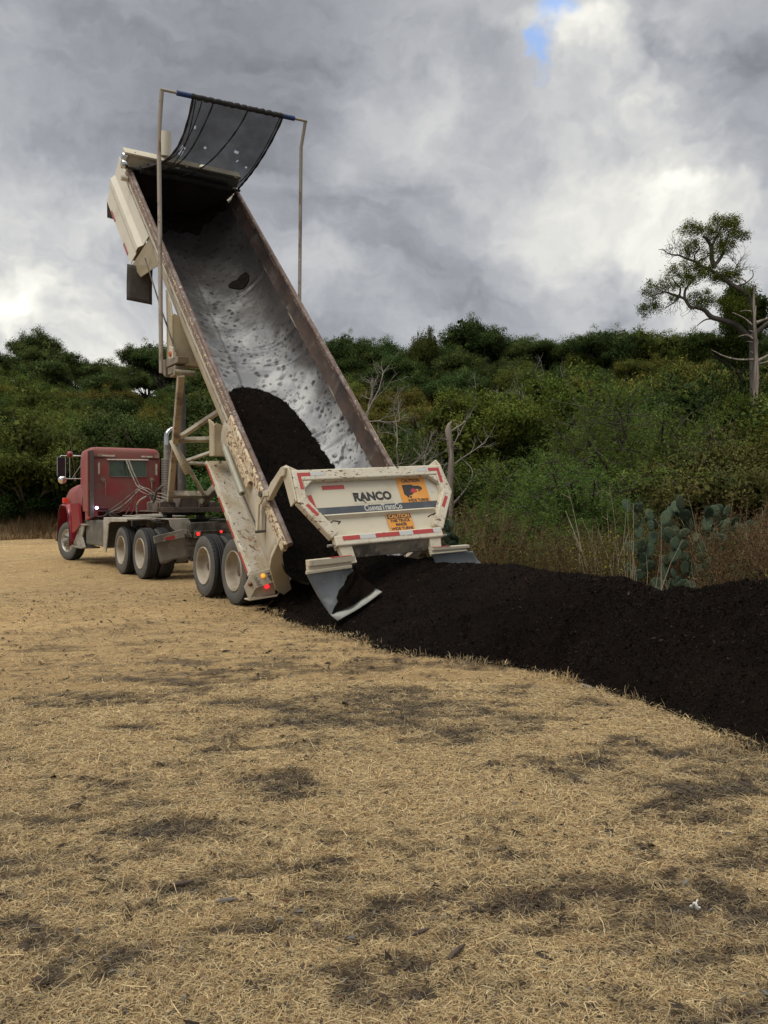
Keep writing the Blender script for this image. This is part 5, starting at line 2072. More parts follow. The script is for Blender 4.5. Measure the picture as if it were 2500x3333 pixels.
m.grid(onpan, 14, 26)
o = m.build('mulch_on_flap', mulch_mat, None)
tag(o, 'black mulch heaped on the left grey flap below the tailgate', 'mulch', kind='stuff')


# ================================================================== plants
def rot_basis(n, upbias=0.0):
    a = RNG.normal(0, 1, (n, 3))
    a[:, 2] += upbias
    a /= np.linalg.norm(a, axis=1, keepdims=True)
    b = np.cross(a, RNG.normal(0, 1, (n, 3)))
    b /= np.linalg.norm(b, axis=1, keepdims=True)
    return a, b, np.cross(a, b)


def leaf_arrays(P, size, aspect=.6, upbias=.6, dirs=None):
    n = len(P)
    nn, b, c = rot_basis(n, upbias)
    if dirs is not None:
        b = dirs + RNG.normal(0, .25, (n, 3))
        b /= np.linalg.norm(b, axis=1, keepdims=True)
        c = np.cross(b, nn)
        c /= np.linalg.norm(c, axis=1, keepdims=True)
    s = size[:, None]
    V = np.stack([P - b * s * .5, P - c * s * .5 * aspect, P + b * s * .5, P + c * s * .5 * aspect], 1).reshape(-1, 3)
    return V, np.arange(4 * n).reshape(n, 4)


def leafmat(name, colr, rand=.36, transl=.3):
    return mat(name, tuple(c * k for c, k in zip(colr, (1.12, 1.22, 1.0))), [], .75, attr='tint', rand=rand, transl=transl, spec=.10)


def limb(m, p, q, r0, r1, wob=.15, k=6, n=7):
    p, q = Vector(p), Vector(q)
    L = (q - p).length
    pts = []
    ph = random.random() * 6
    for i in range(k + 1):
        t = i / k
        pts.append(p.lerp(q, t) + Vector((math.sin(t * 5 + ph), math.cos(t * 4 + ph), math.sin(t * 3 + ph) * .4)) * wob * L * .12 * math.sin(PI * t))
    m.tube(pts, r0, n, radii=[r0 + (r1 - r0) * i / k for i in range(k + 1)])
    return pts


def crown_points(rx, rz, cz, nclump, per, rc, shell=.55, lob=5, squash=.75):
    """clusters of leaves over a lumpy crown: returns points, clump id"""
    lobes_ = []
    for i in range(lob):
        a = 2 * PI * i / lob + RNG.uniform(-.5, .5)
        d = RNG.uniform(.30, .72) * rx
        lobes_.append((d * math.cos(a), d * math.sin(a), cz + RNG.uniform(-.30, .42) * rz, rx * RNG.uniform(.34, .56), rz * RNG.uniform(.34, .56)))
    lobes_.append((0, 0, cz + .30 * rz, rx * .55, rz * .68))
    P, I, NN = [], [], []
    for j in range(nclump):
        lx, ly, lz, lr, lh = lobes_[RNG.integers(len(lobes_))]
        v = RNG.normal(0, 1, 3)
        v /= np.linalg.norm(v)
        if v[2] < -.3:
            v[2] *= -.6
        q = RNG.uniform(shell, 1.0) ** .6
        c = np.array([lx + v[0] * lr * q, ly + v[1] * lr * q, lz + v[2] * lh * q])
        s = rc * RNG.uniform(.6, 1.3)
        pp = RNG.normal(0, 1, (per, 3))
        pp = pp / np.linalg.norm(pp, axis=1, keepdims=True) * (RNG.random((per, 1)) ** .55) * (1 + .25 * RNG.random((per, 1)) ** 4)
        pp = pp * np.array([s, s, s * squash]) * .85 + c
        P.append(pp)
        I.append(np.full(per, j))
        nn = (pp - c) / s * 1.0 + v * .9 + np.array([0, 0, .25])
        NN.append(nn / np.linalg.norm(nn, axis=1, keepdims=True))
    return np.concatenate(P), np.concatenate(I), lobes_, np.concatenate(NN)


def make_tree(name, rx, rz, cz, nclump, per, rc, leaf, mcol, trunk_h, label, cat, aspect=.6, base_r=.16, bark=None, lob=5, dead=0):
    root = empty(name, (0, 0, 0))
    tag(root, label, cat)
    m = MB()
    P, I, LB, NN = crown_points(rx, rz, cz, nclump, per, rc, lob=lob)
    top = Vector((0, 0, trunk_h))
    limb(m, (0, 0, -.3), top, base_r, base_r * .75)
    for lx, ly, lz, lr, lh in LB:
        pts = limb(m, top - Vector((0, 0, trunk_h * .2)), (lx, ly, lz), base_r * .55, base_r * .16)
        for k in range(4):
            v = Vector((random.gauss(0, 1), random.gauss(0, 1), random.gauss(.4, .8))).normalized()
            limb(m, pts[3 + k % 3], Vector((lx, ly, lz)) + Vector((v.x * lr, v.y * lr, v.z * lh)) * .9, base_r * .18, .012, n=5, k=4)
    m.build('trunk', bark or mat('oak_bark', (0.085, 0.07, 0.055), [((.13, .12, .10), 4, .5, .7, 4)], .9), root)
    V, F = leaf_arrays(P, leaf * RNG.uniform(.6, 1.25, len(P)), aspect, 1.1)
    ct = RNG.lognormal(0, .22, I.max() + 1)[I]
    hue = RNG.normal(0, .10, I.max() + 1)[I]
    lt = ct * RNG.lognormal(0, .13, len(P))
    colr = np.stack([lt * (1 + hue), lt, lt * (1 - hue * .5)], 1)
    # larger shaded leaf sprays in the heart of every lobe so that the hill does not show through
    IP, IN = [], []
    for lx, ly, lz, lr, lh in LB:
        k_ = 420
        d_ = RNG.normal(0, 1, (k_, 3))
        d_ /= np.linalg.norm(d_, axis=1, keepdims=True)
        IP.append(d_ * (RNG.random((k_, 1)) ** .5 * .72) * np.array([lr, lr, lh]) + np.array([lx, ly, lz]))
        IN.append(d_)
    IP, IN = np.concatenate(IP), np.concatenate(IN)
    V2, F2 = leaf_arrays(IP, rx * RNG.uniform(.045, .095, len(IP)), .8, .4)
    c2 = np.repeat(RNG.lognormal(-.1, .2, len(IP))[:, None] * np.ones((1, 3)), 4, 0)
    npmesh('crown', np.concatenate([V, V2]), np.concatenate([F, F2 + len(V)]), mcol, np.concatenate([np.repeat(colr, 4, 0), c2]), root,
           normals=np.concatenate([np.repeat(NN, 4, 0), np.repeat(IN, 4, 0)]))
    return root


OAKD = leafmat('dark_oak_leaves', (0.060, 0.080, 0.027))
OAKM = leafmat('mid_green_leaves', (0.090, 0.106, 0.028))
OLIV = leafmat('olive_leaves', (0.125, 0.112, 0.028))
YELL = leafmat('yellow_green_leaves', (0.150, 0.128, 0.034))
BRWN = leafmat('rust_brown_leaves', (0.112, 0.086, 0.034))
GRN = leafmat('fresh_green_leaves', (0.064, 0.108, 0.032))
JUN = leafmat('juniper_leaves', (0.085, 0.105, 0.022))
JUND = leafmat('dark_juniper_leaves', (0.050, 0.068, 0.019))  # own darker green of the dense juniper
MESQ = leafmat('mesquite_leaves', (0.098, 0.140, 0.040), rand=.35, transl=.4)

protos = {}


def proto(key, *a, **k):
    protos[key] = make_tree(*a, **k)
    protos[key].location = (0, -500, 0)
    return protos[key]


LAB = {'dark': ('evergreen_oak', 'dark green rounded oak among the others on the wooded hillside', 'oak tree', 'dark oaks on the wooded hillside'),
       'mid': ('leafy_tree', 'mid green leafy tree among the others on the wooded hillside', 'tree', 'mid green trees on the wooded hillside'),
       'olive': ('olive_toned_tree', 'olive toned leafy tree among the others on the wooded hillside', 'tree', 'olive toned trees on the wooded hillside'),
       'yellow': ('yellowing_tree', 'yellowing tree turning colour on the wooded hillside', 'tree', 'yellowing trees on the wooded hillside'),
       'brown': ('brown_tree', 'rusty brown leafed tree on the wooded hillside', 'tree', 'rusty brown trees on the wooded hillside')}
KM = {'dark': OAKD, 'mid': OAKM, 'olive': OLIV, 'yellow': YELL, 'brown': BRWN}
for key in ('dark', 'mid', 'olive', 'yellow', 'brown'):
    nm, lab, cat, grp = LAB[key]
    for v in range(3 if key in ('dark', 'mid') else 2):
        sp = dict(rx=2.6 + .3 * v, rz=1.9 + .25 * v, cz=3.0 + .3 * v)
        p = proto((key, v), nm, sp['rx'], sp['rz'], sp['cz'], 190, 125, .58, .092, KM[key], 1.7, lab, cat, lob=6 + v)
        p['group'] = grp

used = set()


def place(key, x, y, s, rz=None, sz=None, z=None, label=None, name=None, group=None, drop=0.0):
    p = protos[key]
    if key in used:
        o = copy_tree(p)
    else:
        o = p
        used.add(key)
    o.location = (x, y, (float(hill(x, y)) if z is None else z) - drop)
    o.rotation_euler = (0, 0, rz if rz is not None else random.uniform(0, 6.28))
    o.scale = (s, s, sz if sz else s * random.uniform(.85, 1.15))
    if label:
        o['label'] = label
        if group is None and 'group' in o:
            del o['group']
    if group:
        o['group'] = group
    return o


def where(x, y):
    px = 1250 + 2780 * x / y
    side = ('at the far left edge' if px < 90 else 'left of the cab' if px < 265 else 'straight above the cab' if px < 430 else 'between the cab and the raised bed' if px < 600 else
            'seen behind the draft frame' if px < 800 else 'hidden behind the bed' if px < 1120 else 'just right of the bed rail' if px < 1330 else 'above the right half of the tailgate' if px < 1500 else
            'above the dead snag' if px < 1680 else 'behind the junipers' if px < 1850 else 'behind the mesquites' if px < 2100 else 'left of the leaning juniper' if px < 2330 else 'at the right edge')
    lev = 'on the lowest slope' if y < 48 else 'low on the hill' if y < 60 else 'halfway up the hill' if y < 78 else 'high on the hill' if y < 97 else 'on the ridge line'
    return lev, side


# hillside: rows of crowns, each tree on its own
rg = random.Random(21)
pts = []
y = 37.0
row = 0
while y < 119:
    st_ = 3.1 + (y - 37) * .034
    x = -y * .46 - 3 + rg.uniform(0, st_)
    while x < y * .46 + 4:
        # the truck and the near scrub hide the lowest part of the middle
        if not (y < 44 and -7.5 < x < -3.0):
            pts.append((x + rg.uniform(-.8, .8), y + rg.uniform(-1.2, 1.2)))
        x += st_ * rg.uniform(1.05, 1.75)
    y += st_ * .98
    row += 1
for k in range(30):
    x = -13 + k * 2.2 + rg.uniform(-.6, .6)
    pts.append((x, 110 + rg.uniform(-2.5, 2.5)))
ridge0 = len(pts) - 30
random.seed(5)
for ip, (x, y) in enumerate(pts):
    left = x < -.08 * y
    n_ = float(vnoise(np.array([x / 9.]), np.array([y / 11.]), 77)[0])
    r_ = rg.random()
    if y > 88:
        key = 'dark' if r_ < .8 else 'mid'
    elif left:
        key = 'dark' if r_ < .48 else 'mid' if r_ < .80 else 'olive' if r_ < .92 else 'brown' if n_ > .5 else 'yellow'
    else:
        key = 'olive' if r_ < .38 else 'mid' if r_ < .66 else 'dark' if r_ < .82 else 'yellow' if r_ < .95 else 'brown'
    nv = 3 if key in ('dark', 'mid') else 2
    s = rg.uniform(.72, 1.12) * (1 + (y - 37) * .0042)
    if y < 46:
        s *= .85
    if ip >= ridge0:
        s = rg.uniform(1.2, 1.55) * (1.0 if x < -9 else 1.12)
        key = 'dark' if r_ < .62 else 'mid'
    lev, side = where(x, y)
    kind_ = {'dark': 'dark oak', 'mid': 'mid green tree', 'olive': 'olive toned tree', 'yellow': 'yellowing tree', 'brown': 'rusty brown tree'}[key]
    place((key, rg.randrange(nv)), x, y, s, drop=.5, label='%s %s %s' % (kind_, lev, side), group='%ss %s %s' % (kind_, lev, side))
print('hillside trees', len(pts))

# a few trees stand out on the skyline
for i, (px, Z, key, s, sz, lab) in enumerate(((120, 112, ('dark', 1), 1.3, 1.6, 'broad dark oak forming the highest left hump of the skyline'), (660, 113, ('dark', 0), 1.35, 1.6, 'dark oak on the skyline just left of the cab end'),
                                              (1375, 104, ('mid', 0), 1.0, 2.1, 'tall ragged tree poking up above the skyline right of the bed'), (1130, 112, ('dark', 2), 1.1, 1.5, 'small round dark tree on the skyline beside the bed'),
                                              (1950, 100, ('dark', 2), 1.45, 1.5, 'broad dark domed oak on the skyline left of the leaning juniper'), (1720, 108, ('dark', 1), 1.4, 1.4, 'low dark oak on the skyline behind the yellowing trees'))):
    x = (px - 1250) / 2780. * Z
    place(key, x, Z, s, sz=sz, label=lab)

# understory that closes the gaps
n = 90000
yy = 39 + 78 * RNG.random(n) ** .8
xx = (RNG.uniform(-.52, .52, n)) * yy
zz = hill(xx, yy) + RNG.random(n) ** 1.4 * .8
V, F = leaf_arrays(np.stack([xx, yy, zz], 1), RNG.uniform(.16, .34, n) * (1 + (yy - 40) / 90), .6)
t = fbm(xx / 4, yy / 4, 121, 3)
colr = np.stack([.7 + .9 * t, np.full(n, 1.0), .8 - .2 * t], 1) * RNG.lognormal(0, .3, n)[:, None]
u = npmesh('undergrowth', V, F, leafmat('undergrowth_leaves', (0.040, 0.044, 0.018), rand=0), np.repeat(colr, 4, 0))
tag(u, 'leafy undergrowth filling the hillside between the trees', 'undergrowth', kind='stuff')

# ---- mid distance trees and bushes, right side
def at(px, Z):
    return (px - 1250) / 2780. * Z


def mesquite(name, rx, h, nb, label):
    root = empty(name, (0, 0, 0))
    tag(root, label, 'mesquite')
    m = MB()
    P, Dn = [], []
    for b in range(nb):
        a = random.uniform(0, 6.28)
        e = random.uniform(.25, 1.25)
        L = h * random.uniform(.65, 1.05)
        tip = Vector((math.cos(a) * rx * math.cos(e) * 1.1, math.sin(a) * rx * math.cos(e) * 1.1, h * (.35 + .62 * math.sin(e)) * random.uniform(.75, 1.0)))
        pts_ = limb(m, (random.gauss(0, .1), random.gauss(0, .1), 0), tip, .055, .012, wob=.6, k=9, n=6)
        for k in range(3, 10):
            for q in range(4):
                v = Vector((random.gauss(0, 1), random.gauss(0, 1), random.gauss(.2, .7))).normalized()
                p = Vector(pts_[k])
                e_ = p + v * random.uniform(.35, .85)
                limb(m, p, e_, .012, .004, k=3, n=4)
                for w in range(9):
                    base_ = p.lerp(e_, random.uniform(.2, 1))
                    dirv = (v + Vector((random.gauss(0, .6), random.gauss(0, .6), random.gauss(-.25, .5)))).normalized()
                    for z in range(9):
                        c_ = base_ + dirv * (.03 + .026 * z) + Vector((0, 0, -.0022 * z * z))
                        P.append(tuple(c_ + Vector((random.gauss(0, .018), random.gauss(0, .018), random.gauss(0, .012)))))
                        Dn.append(tuple(dirv))
    m.build('branches', mat('mesquite_bark', (0.045, 0.036, 0.028), [], .9), root)
    P, Dn = np.array(P), np.array(Dn)
    V, F = leaf_arrays(P, RNG.uniform(.035, .075, len(P)), .32, .5, Dn)
    lt = RNG.lognormal(0, .28, len(P))
    cl = .8 + .5 * vnoise(P[:, 0] * 1.7 + 9, P[:, 2] * 1.7 + 5, 9)
    colr = np.stack([lt * cl * RNG.uniform(.85, 1.25, len(P)), lt * cl, lt * cl * .9], 1)
    npmesh('foliage', V, F, MESQ, np.repeat(colr, 4, 0), root)
    protos[name] = root
    root.location = (0, -500, 0)
    return root


random.seed(12)
mesquite('mesquite_tree', 2.1, 3.7, 30, 'feathery bright green mesquite')
mesquite('feathery_bush', 1.5, 2.4, 24, 'feathery green bush')
GM_ = 'feathery green mesquites behind the scrub'
for i, (px, Z, s, sz) in enumerate(((2040, 20.5, 1.15, 1.22), (2290, 22.0, 1.1, 1.12), (1800, 20.0, .95, .95), (1680, 17.8, .80, .74), (2150, 17.8, 1.0, .84), (1930, 17.2, .9, .76), (1560, 18.5, .62, .62),
                                     (1900, 23.5, 1.25, 1.38), (2420, 19.0, .95, .80), (1480, 24.5, .9, .8), (2130, 25.5, 1.3, 1.36), (2380, 26, 1.2, 1.15))):
    place('mesquite_tree' if i not in (3, 6) else 'feathery_bush', at(px, Z), Z, s, sz=sz, z=0,
          label=['tallest feathery mesquite, right of centre behind the cacti', 'feathery mesquite beside the dead grey trunk', 'feathery mesquite left of the tallest one', 'low bright bush at the left end of the mesquites',
                 'mesquite directly behind the big prickly pear', 'low mesquite behind the dry weeds', 'small feathery bush just right of the tailgate', 'dim tall mesquite at the back of the thicket',
                 'mesquite at the right edge under the juniper', 'mesquite behind the dead snag', 'back row mesquite on the right', 'mesquite behind the dead grey trunk'][i])

proto('rusty', 'rusty_leafed_bush', 1.7, 1.2, 1.3, 110, 130, .42, .055, leafmat('rusty_olive_leaves', (0.088, 0.078, 0.030)), .6, 'rusty olive bush', 'bush', base_r=.07)
proto('olivebush', 'olive_bush', 2.2, 1.7, 2.2, 130, 130, .5, .075, leafmat('olive_bush_leaves', (0.125, 0.122, 0.032)), 1.0, 'olive green bush', 'bush', base_r=.09)
proto('junbush', 'juniper_bush', 1.9, 1.9, 2.4, 150, 170, .34, .060, JUN, .9, 'juniper bush', 'juniper', base_r=.10, lob=7)
proto('greenbush', 'green_bush', 1.8, 1.3, 1.5, 120, 110, .46, .085, GRN, .7, 'fresh green bush', 'bush', base_r=.07)
proto('darkbush', 'dark_bush', 2.3, 2.0, 2.4, 130, 120, .55, .085, OAKD, 1.0, 'dark evergreen bush', 'bush', base_r=.1)
BUSH = [
    ('rusty', 2230, 16.2, 1.0, .95, 'rusty olive bush at right behind the prickly pear'), ('rusty', 2440, 15.4, .95, 1.0, 'rusty olive bush at the right edge at the foot of the dead trunk'),
    ('rusty', 2370, 17.5, 1.1, 1.25, 'taller rusty bush left of the dead trunk'),
    ('junbush', 1610, 23.5, 1.25, 1.15, 'yellow tipped juniper bush behind the dead snag, left one'), ('junbush', 1740, 25.0, 1.3, 1.30, 'yellow tipped juniper bush behind the mesquites'),
    ('junbush', 1520, 22.5, .8, .65, 'small low juniper bush right of the tailgate'),
    ('olivebush', 1650, 32, 1.2, 1.2, 'olive bush beyond the junipers, centre'), ('olivebush', 1880, 33, 1.4, 1.55, 'large olive bush beyond the mesquites'), ('olivebush', 2100, 34, 1.5, 1.75, 'olive tree right of centre below the skyline'),
    ('olivebush', 1450, 34, 1.3, 1.35, 'olive tree right of the bed'), ('olivebush', 2330, 33, 1.6, 1.9, 'tall olive tree behind the dead trunk'), ('olivebush', 2480, 30, 1.4, 1.7, 'olive tree at the right edge'),
    ('olivebush', 1210, 33, 1.1, 1.25, 'yellow olive bush hugging the right bed rail'),
    ('darkbush', 1400, 30, 1.1, .95, 'dark bush behind the bare branches right of the bed'), ('darkbush', 1300, 27, .9, .8, 'dark bush under the bare branches'), ('darkbush', 1480, 28, 1.0, .9, 'dark bush behind the dead snag'),
    ('darkbush', 1560, 21.0, .7, .62, 'dark bush in shade right of the tailgate'), ('darkbush', 1850, 30, 1.2, 1.2, 'dark bush behind the mesquites'), ('darkbush', 2250, 29, 1.3, 1.45, 'dark tree behind the right mesquites'),
    ('olivebush', 2640, 17.5, 1.1, 1.0, 'olive bush outside the right edge behind the scrub'), ('olivebush', 2850, 19.0, 1.3, 1.2, 'second olive bush outside the right edge'), ('junbush', 2720, 22, 1.2, 1.2, 'juniper bush outside the right edge'), ('greenbush', 3050, 17.0, 1.2, 1.2, 'green bush outside the right edge'),
    ('junbush', 2490, 21.2, .8, 1.05, 'juniper bush at the right edge around the foot of the leaning juniper'), ('darkbush', 2420, 23.2, .75, 1.25, 'dark bush close behind the leaning juniper trunk'),
    ('darkbush', 2440, 24.5, 1.0, 1.15, 'dark bush behind the dead trunk'), ('darkbush', 1240, 24, .7, .62, 'dark bush hidden low behind the tailgate'),
    ('greenbush', 640, 31, 1.0, .95, 'green bush seen through the draft frame'), ('greenbush', 720, 27, .9, .9, 'green bush between the draft frame and the fender'), ('darkbush', 600, 35, 1.2, 1.2, 'dark bush seen through the draft frame'),
    ('olivebush', 690, 37, 1.1, 1.15, 'olive bush above the draft frame braces'),
    ('greenbush', 60, 40, 1.5, 1.5, 'fresh green bush at the left edge'), ('greenbush', 190, 42, 1.6, 1.6, 'fresh green bush left of the mirrors'), ('greenbush', 280, 39, 1.0, 1.0, 'green bush in front of the hood'),
    ('greenbush', 130, 38, .9, .9, 'small green bush low at the left'), ('darkbush', 350, 41, 1.5, 1.4, 'dark bush behind the cab roof'), ('darkbush', 470, 42, 1.5, 1.4, 'dark bush behind the exhaust'),
    ('darkbush', 230, 45, 1.5, 1.3, 'dark bush behind the mirrors'), ('olivebush', 20, 39, .8, .75, 'olive bush at the left edge above the tall grass'),
    ('darkbush', 560, 40, 1.3, 1.2, 'dark bush behind the draft arm')]
for px, Z, s, sz, lab in ((1620, 15.6, .62, .58, 'small feathery bush behind the low cactus'), (1760, 16.0, .72, .62, 'feathery bush reaching over the dry weeds left of centre'), (1900, 15.4, .62, .56, 'feathery bush leaning over the tall yellow weed'),
                          (2030, 15.8, .7, .66, 'feathery bush behind the pale stalks'), (2190, 15.2, .6, .62, 'feathery bush right behind the tall prickly pear pads')):
    place('feathery_bush', at(px, Z), Z, s, sz=sz, z=0, label=lab)
for key, px, Z, s, sz, lab in BUSH:
    place(key, at(px, Z), Z, s, sz=sz, label=lab)

# ---- leaning juniper with the dead trunk (right edge). Unit .00286 m, x right, y up from the ground
JZ = 22.0
JS = .002862


def J(x, y, d=0.0):
    """measured tree coordinates -> metres from the trunk foot"""
    return Vector(((x - 1540) * JS, d, 1.6 + (2707 - y) * JS))


jr = empty('leaning_juniper', (at(1900 + 1540 * .3617, JZ), JZ, 0))
tag(jr, 'tall leaning juniper with twisted dark limbs reaching left against the sky', 'juniper')
barkd = mat('juniper_bark', (0.075, 0.062, 0.052), [((.15, .13, .115), 5, .5, .7, 5, (1, 1, .2))], .9, bump=(30, .5))
m = MB()


def trace(m, pts, r0, r1, dd=0.0, sub=4, n=8):
    P = [J(x, y, d_) for x, y, d_ in [(p[0], p[1], p[2] if len(p) > 2 else dd) for p in pts]]
    Q2 = []
    for i in range(len(P) - 1):
        for k in range(sub):
            t = k / sub
            p0, p1, p2, p3 = P[max(i - 1, 0)], P[i], P[i + 1], P[min(i + 2, len(P) - 1)]
            Q2.append(.5 * ((2 * p1) + (p2 - p0) * t + (2 * p0 - 5 * p1 + 4 * p2 - p3) * t * t + (3 * p1 - p0 - 3 * p2 + p3) * t ** 3))
    Q2.append(P[-1])
    k = len(Q2) - 1
    m.tube(Q2, r0, n, radii=[r0 + (r1 - r0) * i / k for i in range(k + 1)])
    return Q2


trace(m, [(1600, 3150, .5), (1590, 2200, .4), (1560, 1500, .3), (1530, 1100, .2), (1490, 900, .1), (1440, 840), (1320, 770), (1220, 700), (1130, 640), (1040, 600), (990, 565), (930, 545), (850, 510), (770, 500), (700, 460), (660, 460)], .095, .005)
trace(m, [(1500, 1230, .2), (1380, 1130, .1), (1240, 1090), (1140, 1060), (1080, 1000), (1010, 975), (950, 970), (900, 900), (850, 880)], .085, .03)
trace(m, [(850, 880), (800, 850, .1), (740, 820, .2), (640, 860, .1)], .04, .012)
trace(m, [(900, 900), (905, 820), (960, 740, -.1), (1000, 690)], .04, .012)
trace(m, [(850, 880), (860, 800), (820, 760), (780, 700)], .03, .010)
trace(m, [(1170, 620), (1160, 590), (1140, 540), (1135, 440), (1100, 370), (1060, 340)], .075, .03)
trace(m, [(1160, 600), (1200, 560), (1240, 490), (1250, 420), (1290, 330)], .055, .02)
trace(m, [(1135, 440), (1180, 350), (1230, 250)], .035, .015)
trace(m, [(1040, 600), (1030, 560), (1100, 520), (1180, 480)], .03, .012)
trace(m, [(990, 565), (990, 500), (1030, 440), (1000, 400)], .025, .01)
trace(m, [(1380, 780), (1440, 760), (1510, 700), (1505, 640)], .025, .008)
trace(m, [(1500, 1250, .1), (1600, 1160, .1), (1700, 1080, .0), (1900, 1000)], .07, .03)
trace(m, [(1240, 1090), (1100, 1080), (1010, 1140)], .03, .01)
trace(m, [(850, 880), (790, 940), (720, 980)], .025, .008)
m.build('trunk', barkd, jr)
# fine bare twigs in two fans
m = MB()
random.seed(9)


def twigfan(m, x, y, a0, a1, L, n_, r=.007):
    for i in range(n_):
        a = rad(random.uniform(a0, a1))
        l_ = L * random.uniform(.5, 1.1)
        px_, py_ = x + random.gauss(0, 8), y + random.gauss(0, 8)
        pts_ = [(px_, py_, random.gauss(0, .08))]
        for k in range(4):
            a += random.gauss(0, .28)
            px_ += math.cos(a) * l_ / 4
            py_ -= math.sin(a) * l_ / 4
            pts_.append((px_, py_, random.gauss(0, .12)))
            if k in (1, 2) and L > 60:
                aa = a + random.choice((-1, 1)) * random.uniform(.4, .9)
                trace(m, [(px_, py_, pts_[-1][2]), (px_ + math.cos(aa) * l_ * .3, py_ - math.sin(aa) * l_ * .3, random.gauss(0, .1))], r * .55, .003, sub=1, n=4)
        trace(m, pts_, r, .003, sub=2, n=4)


for x, y, a0, a1, L, n_ in ((860, 510, 60, 175, 220, 12), (930, 545, 60, 130, 230, 8), (780, 500, 100, 190, 130, 7), (990, 500, 60, 120, 190, 7), (1370, 620, 40, 110, 230, 9), (1340, 560, 60, 130, 150, 5),
                            (1400, 650, 20, 80, 150, 5), (760, 800, 100, 200, 160, 8), (850, 870, 120, 260, 220, 9), (980, 980, 200, 300, 120, 5), (1000, 500, -20, 60, 130, 5), (700, 820, 100, 200, 120, 6), (1440, 780, 10, 60, 120, 4), (1100, 400, 20, 160, 120, 8), (1220, 400, 20, 140, 130, 8)):
    twigfan(m, x, y, a0, a1, L, n_)
m.build('twigs', mat('dead_twig', (0.17, 0.155, 0.14), [], .9), jr)


def jfoliage(blobs, leaf=.055, per=900, den=1.0):
    P = []
    for x, y, rx_, ry_ in blobs:
        nsub = max(4, int(rx_ * ry_ / 330 * den))
        for k in range(nsub):
            a = random.uniform(0, 6.28)
            q = math.sqrt(random.random())
            c = J(x + math.cos(a) * rx_ * q, y + math.sin(a) * ry_ * q, random.gauss(0, rx_ * JS * .55))
            s = random.uniform(.06, .14)
            kk = int(per * s * 1.15)
            pp = RNG.normal(0, .55, (kk, 3)) * s * np.array([1.1, 1, 1.1])
            P.append(pp + np.array(c))
    return np.concatenate(P)


BL = [(1290, 210, 100, 60), (1200, 260, 130, 55), (1040, 270, 90, 50), (950, 250, 60, 40), (890, 285, 35, 35), (1350, 260, 45, 60), (1280, 360, 110, 70), (1400, 350, 60, 50), (1200, 430, 60, 50), (1250, 480, 60, 40),
      (1100, 330, 80, 45), (1160, 190, 35, 25), (950, 450, 70, 50), (1110, 480, 55, 40), (990, 400, 30, 30), (1440, 330, 25, 25), (920, 600, 60, 55), (1000, 650, 80, 70), (960, 740, 100, 55), (820, 640, 50, 35), (780, 680, 40, 45),
      (880, 700, 60, 50), (1040, 560, 50, 40), (1290, 660, 90, 60), (1230, 700, 90, 60), (1340, 700, 60, 60), (1170, 740, 50, 45), (600, 770, 65, 35), (560, 830, 40, 45), (620, 870, 40, 45), (740, 760, 60, 35), (690, 800, 50, 30),
      (840, 770, 60, 35), (1040, 890, 100, 60), (1120, 940, 80, 55), (970, 930, 55, 40), (1250, 960, 60, 60), (1350, 930, 80, 60), (1320, 1020, 90, 70), (1430, 1000, 80, 80), (1430, 880, 60, 60), (780, 910, 40, 30), (1100, 650, 40, 30),
      (1150, 620, 30, 25), (560, 1010, 70, 60), (640, 980, 60, 50)]
random.seed(31)
P = jfoliage(BL)
V, F = leaf_arrays(P, RNG.uniform(.022, .050, len(P)), .5)
lt = RNG.lognormal(0, .3, len(P))
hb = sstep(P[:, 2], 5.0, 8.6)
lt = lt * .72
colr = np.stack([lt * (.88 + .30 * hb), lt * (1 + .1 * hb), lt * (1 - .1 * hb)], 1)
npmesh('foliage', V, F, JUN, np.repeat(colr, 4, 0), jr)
# the fuller juniper behind it at the very edge
random.seed(33)
BL2 = [(1640, 760, 130, 90), (1560, 860, 80, 60), (1700, 900, 140, 130), (1600, 1010, 120, 110), (1640, 1150, 130, 110), (1150, 1200, 60, 60), (1240, 1150, 70, 50), (1320, 1200, 70, 60), (1430, 1230, 60, 90), (1230, 1300, 80, 50), (1750, 1000, 120, 160), (1560, 700, 60, 40), (1500, 780, 50, 35), (1620, 1300, 120, 110)]
j2 = empty('dense_juniper', (at(1900 + 1540 * .3617, JZ), JZ + 1.6, 0))
tag(j2, 'dense dark juniper behind the dead trunk at the right edge', 'juniper')
m = MB()
trace(m, [(1660, 3150, .0), (1650, 2000, .0), (1640, 1200, .0), (1650, 800, 0)], .09, .03)
trace(m, [(1645, 1500, 0), (1450, 1350, 0), (1250, 1280, 0)], .07, .02)
m.build('trunk', barkd, j2)
P = jfoliage(BL2, per=1200, den=1.5)
V, F = leaf_arrays(P, RNG.uniform(.035, .075, len(P)), .5)
lt = RNG.lognormal(0, .3, len(P))
npmesh('foliage', V, F, JUND, np.repeat(np.stack([lt, lt, lt], 1), 4, 0), j2)
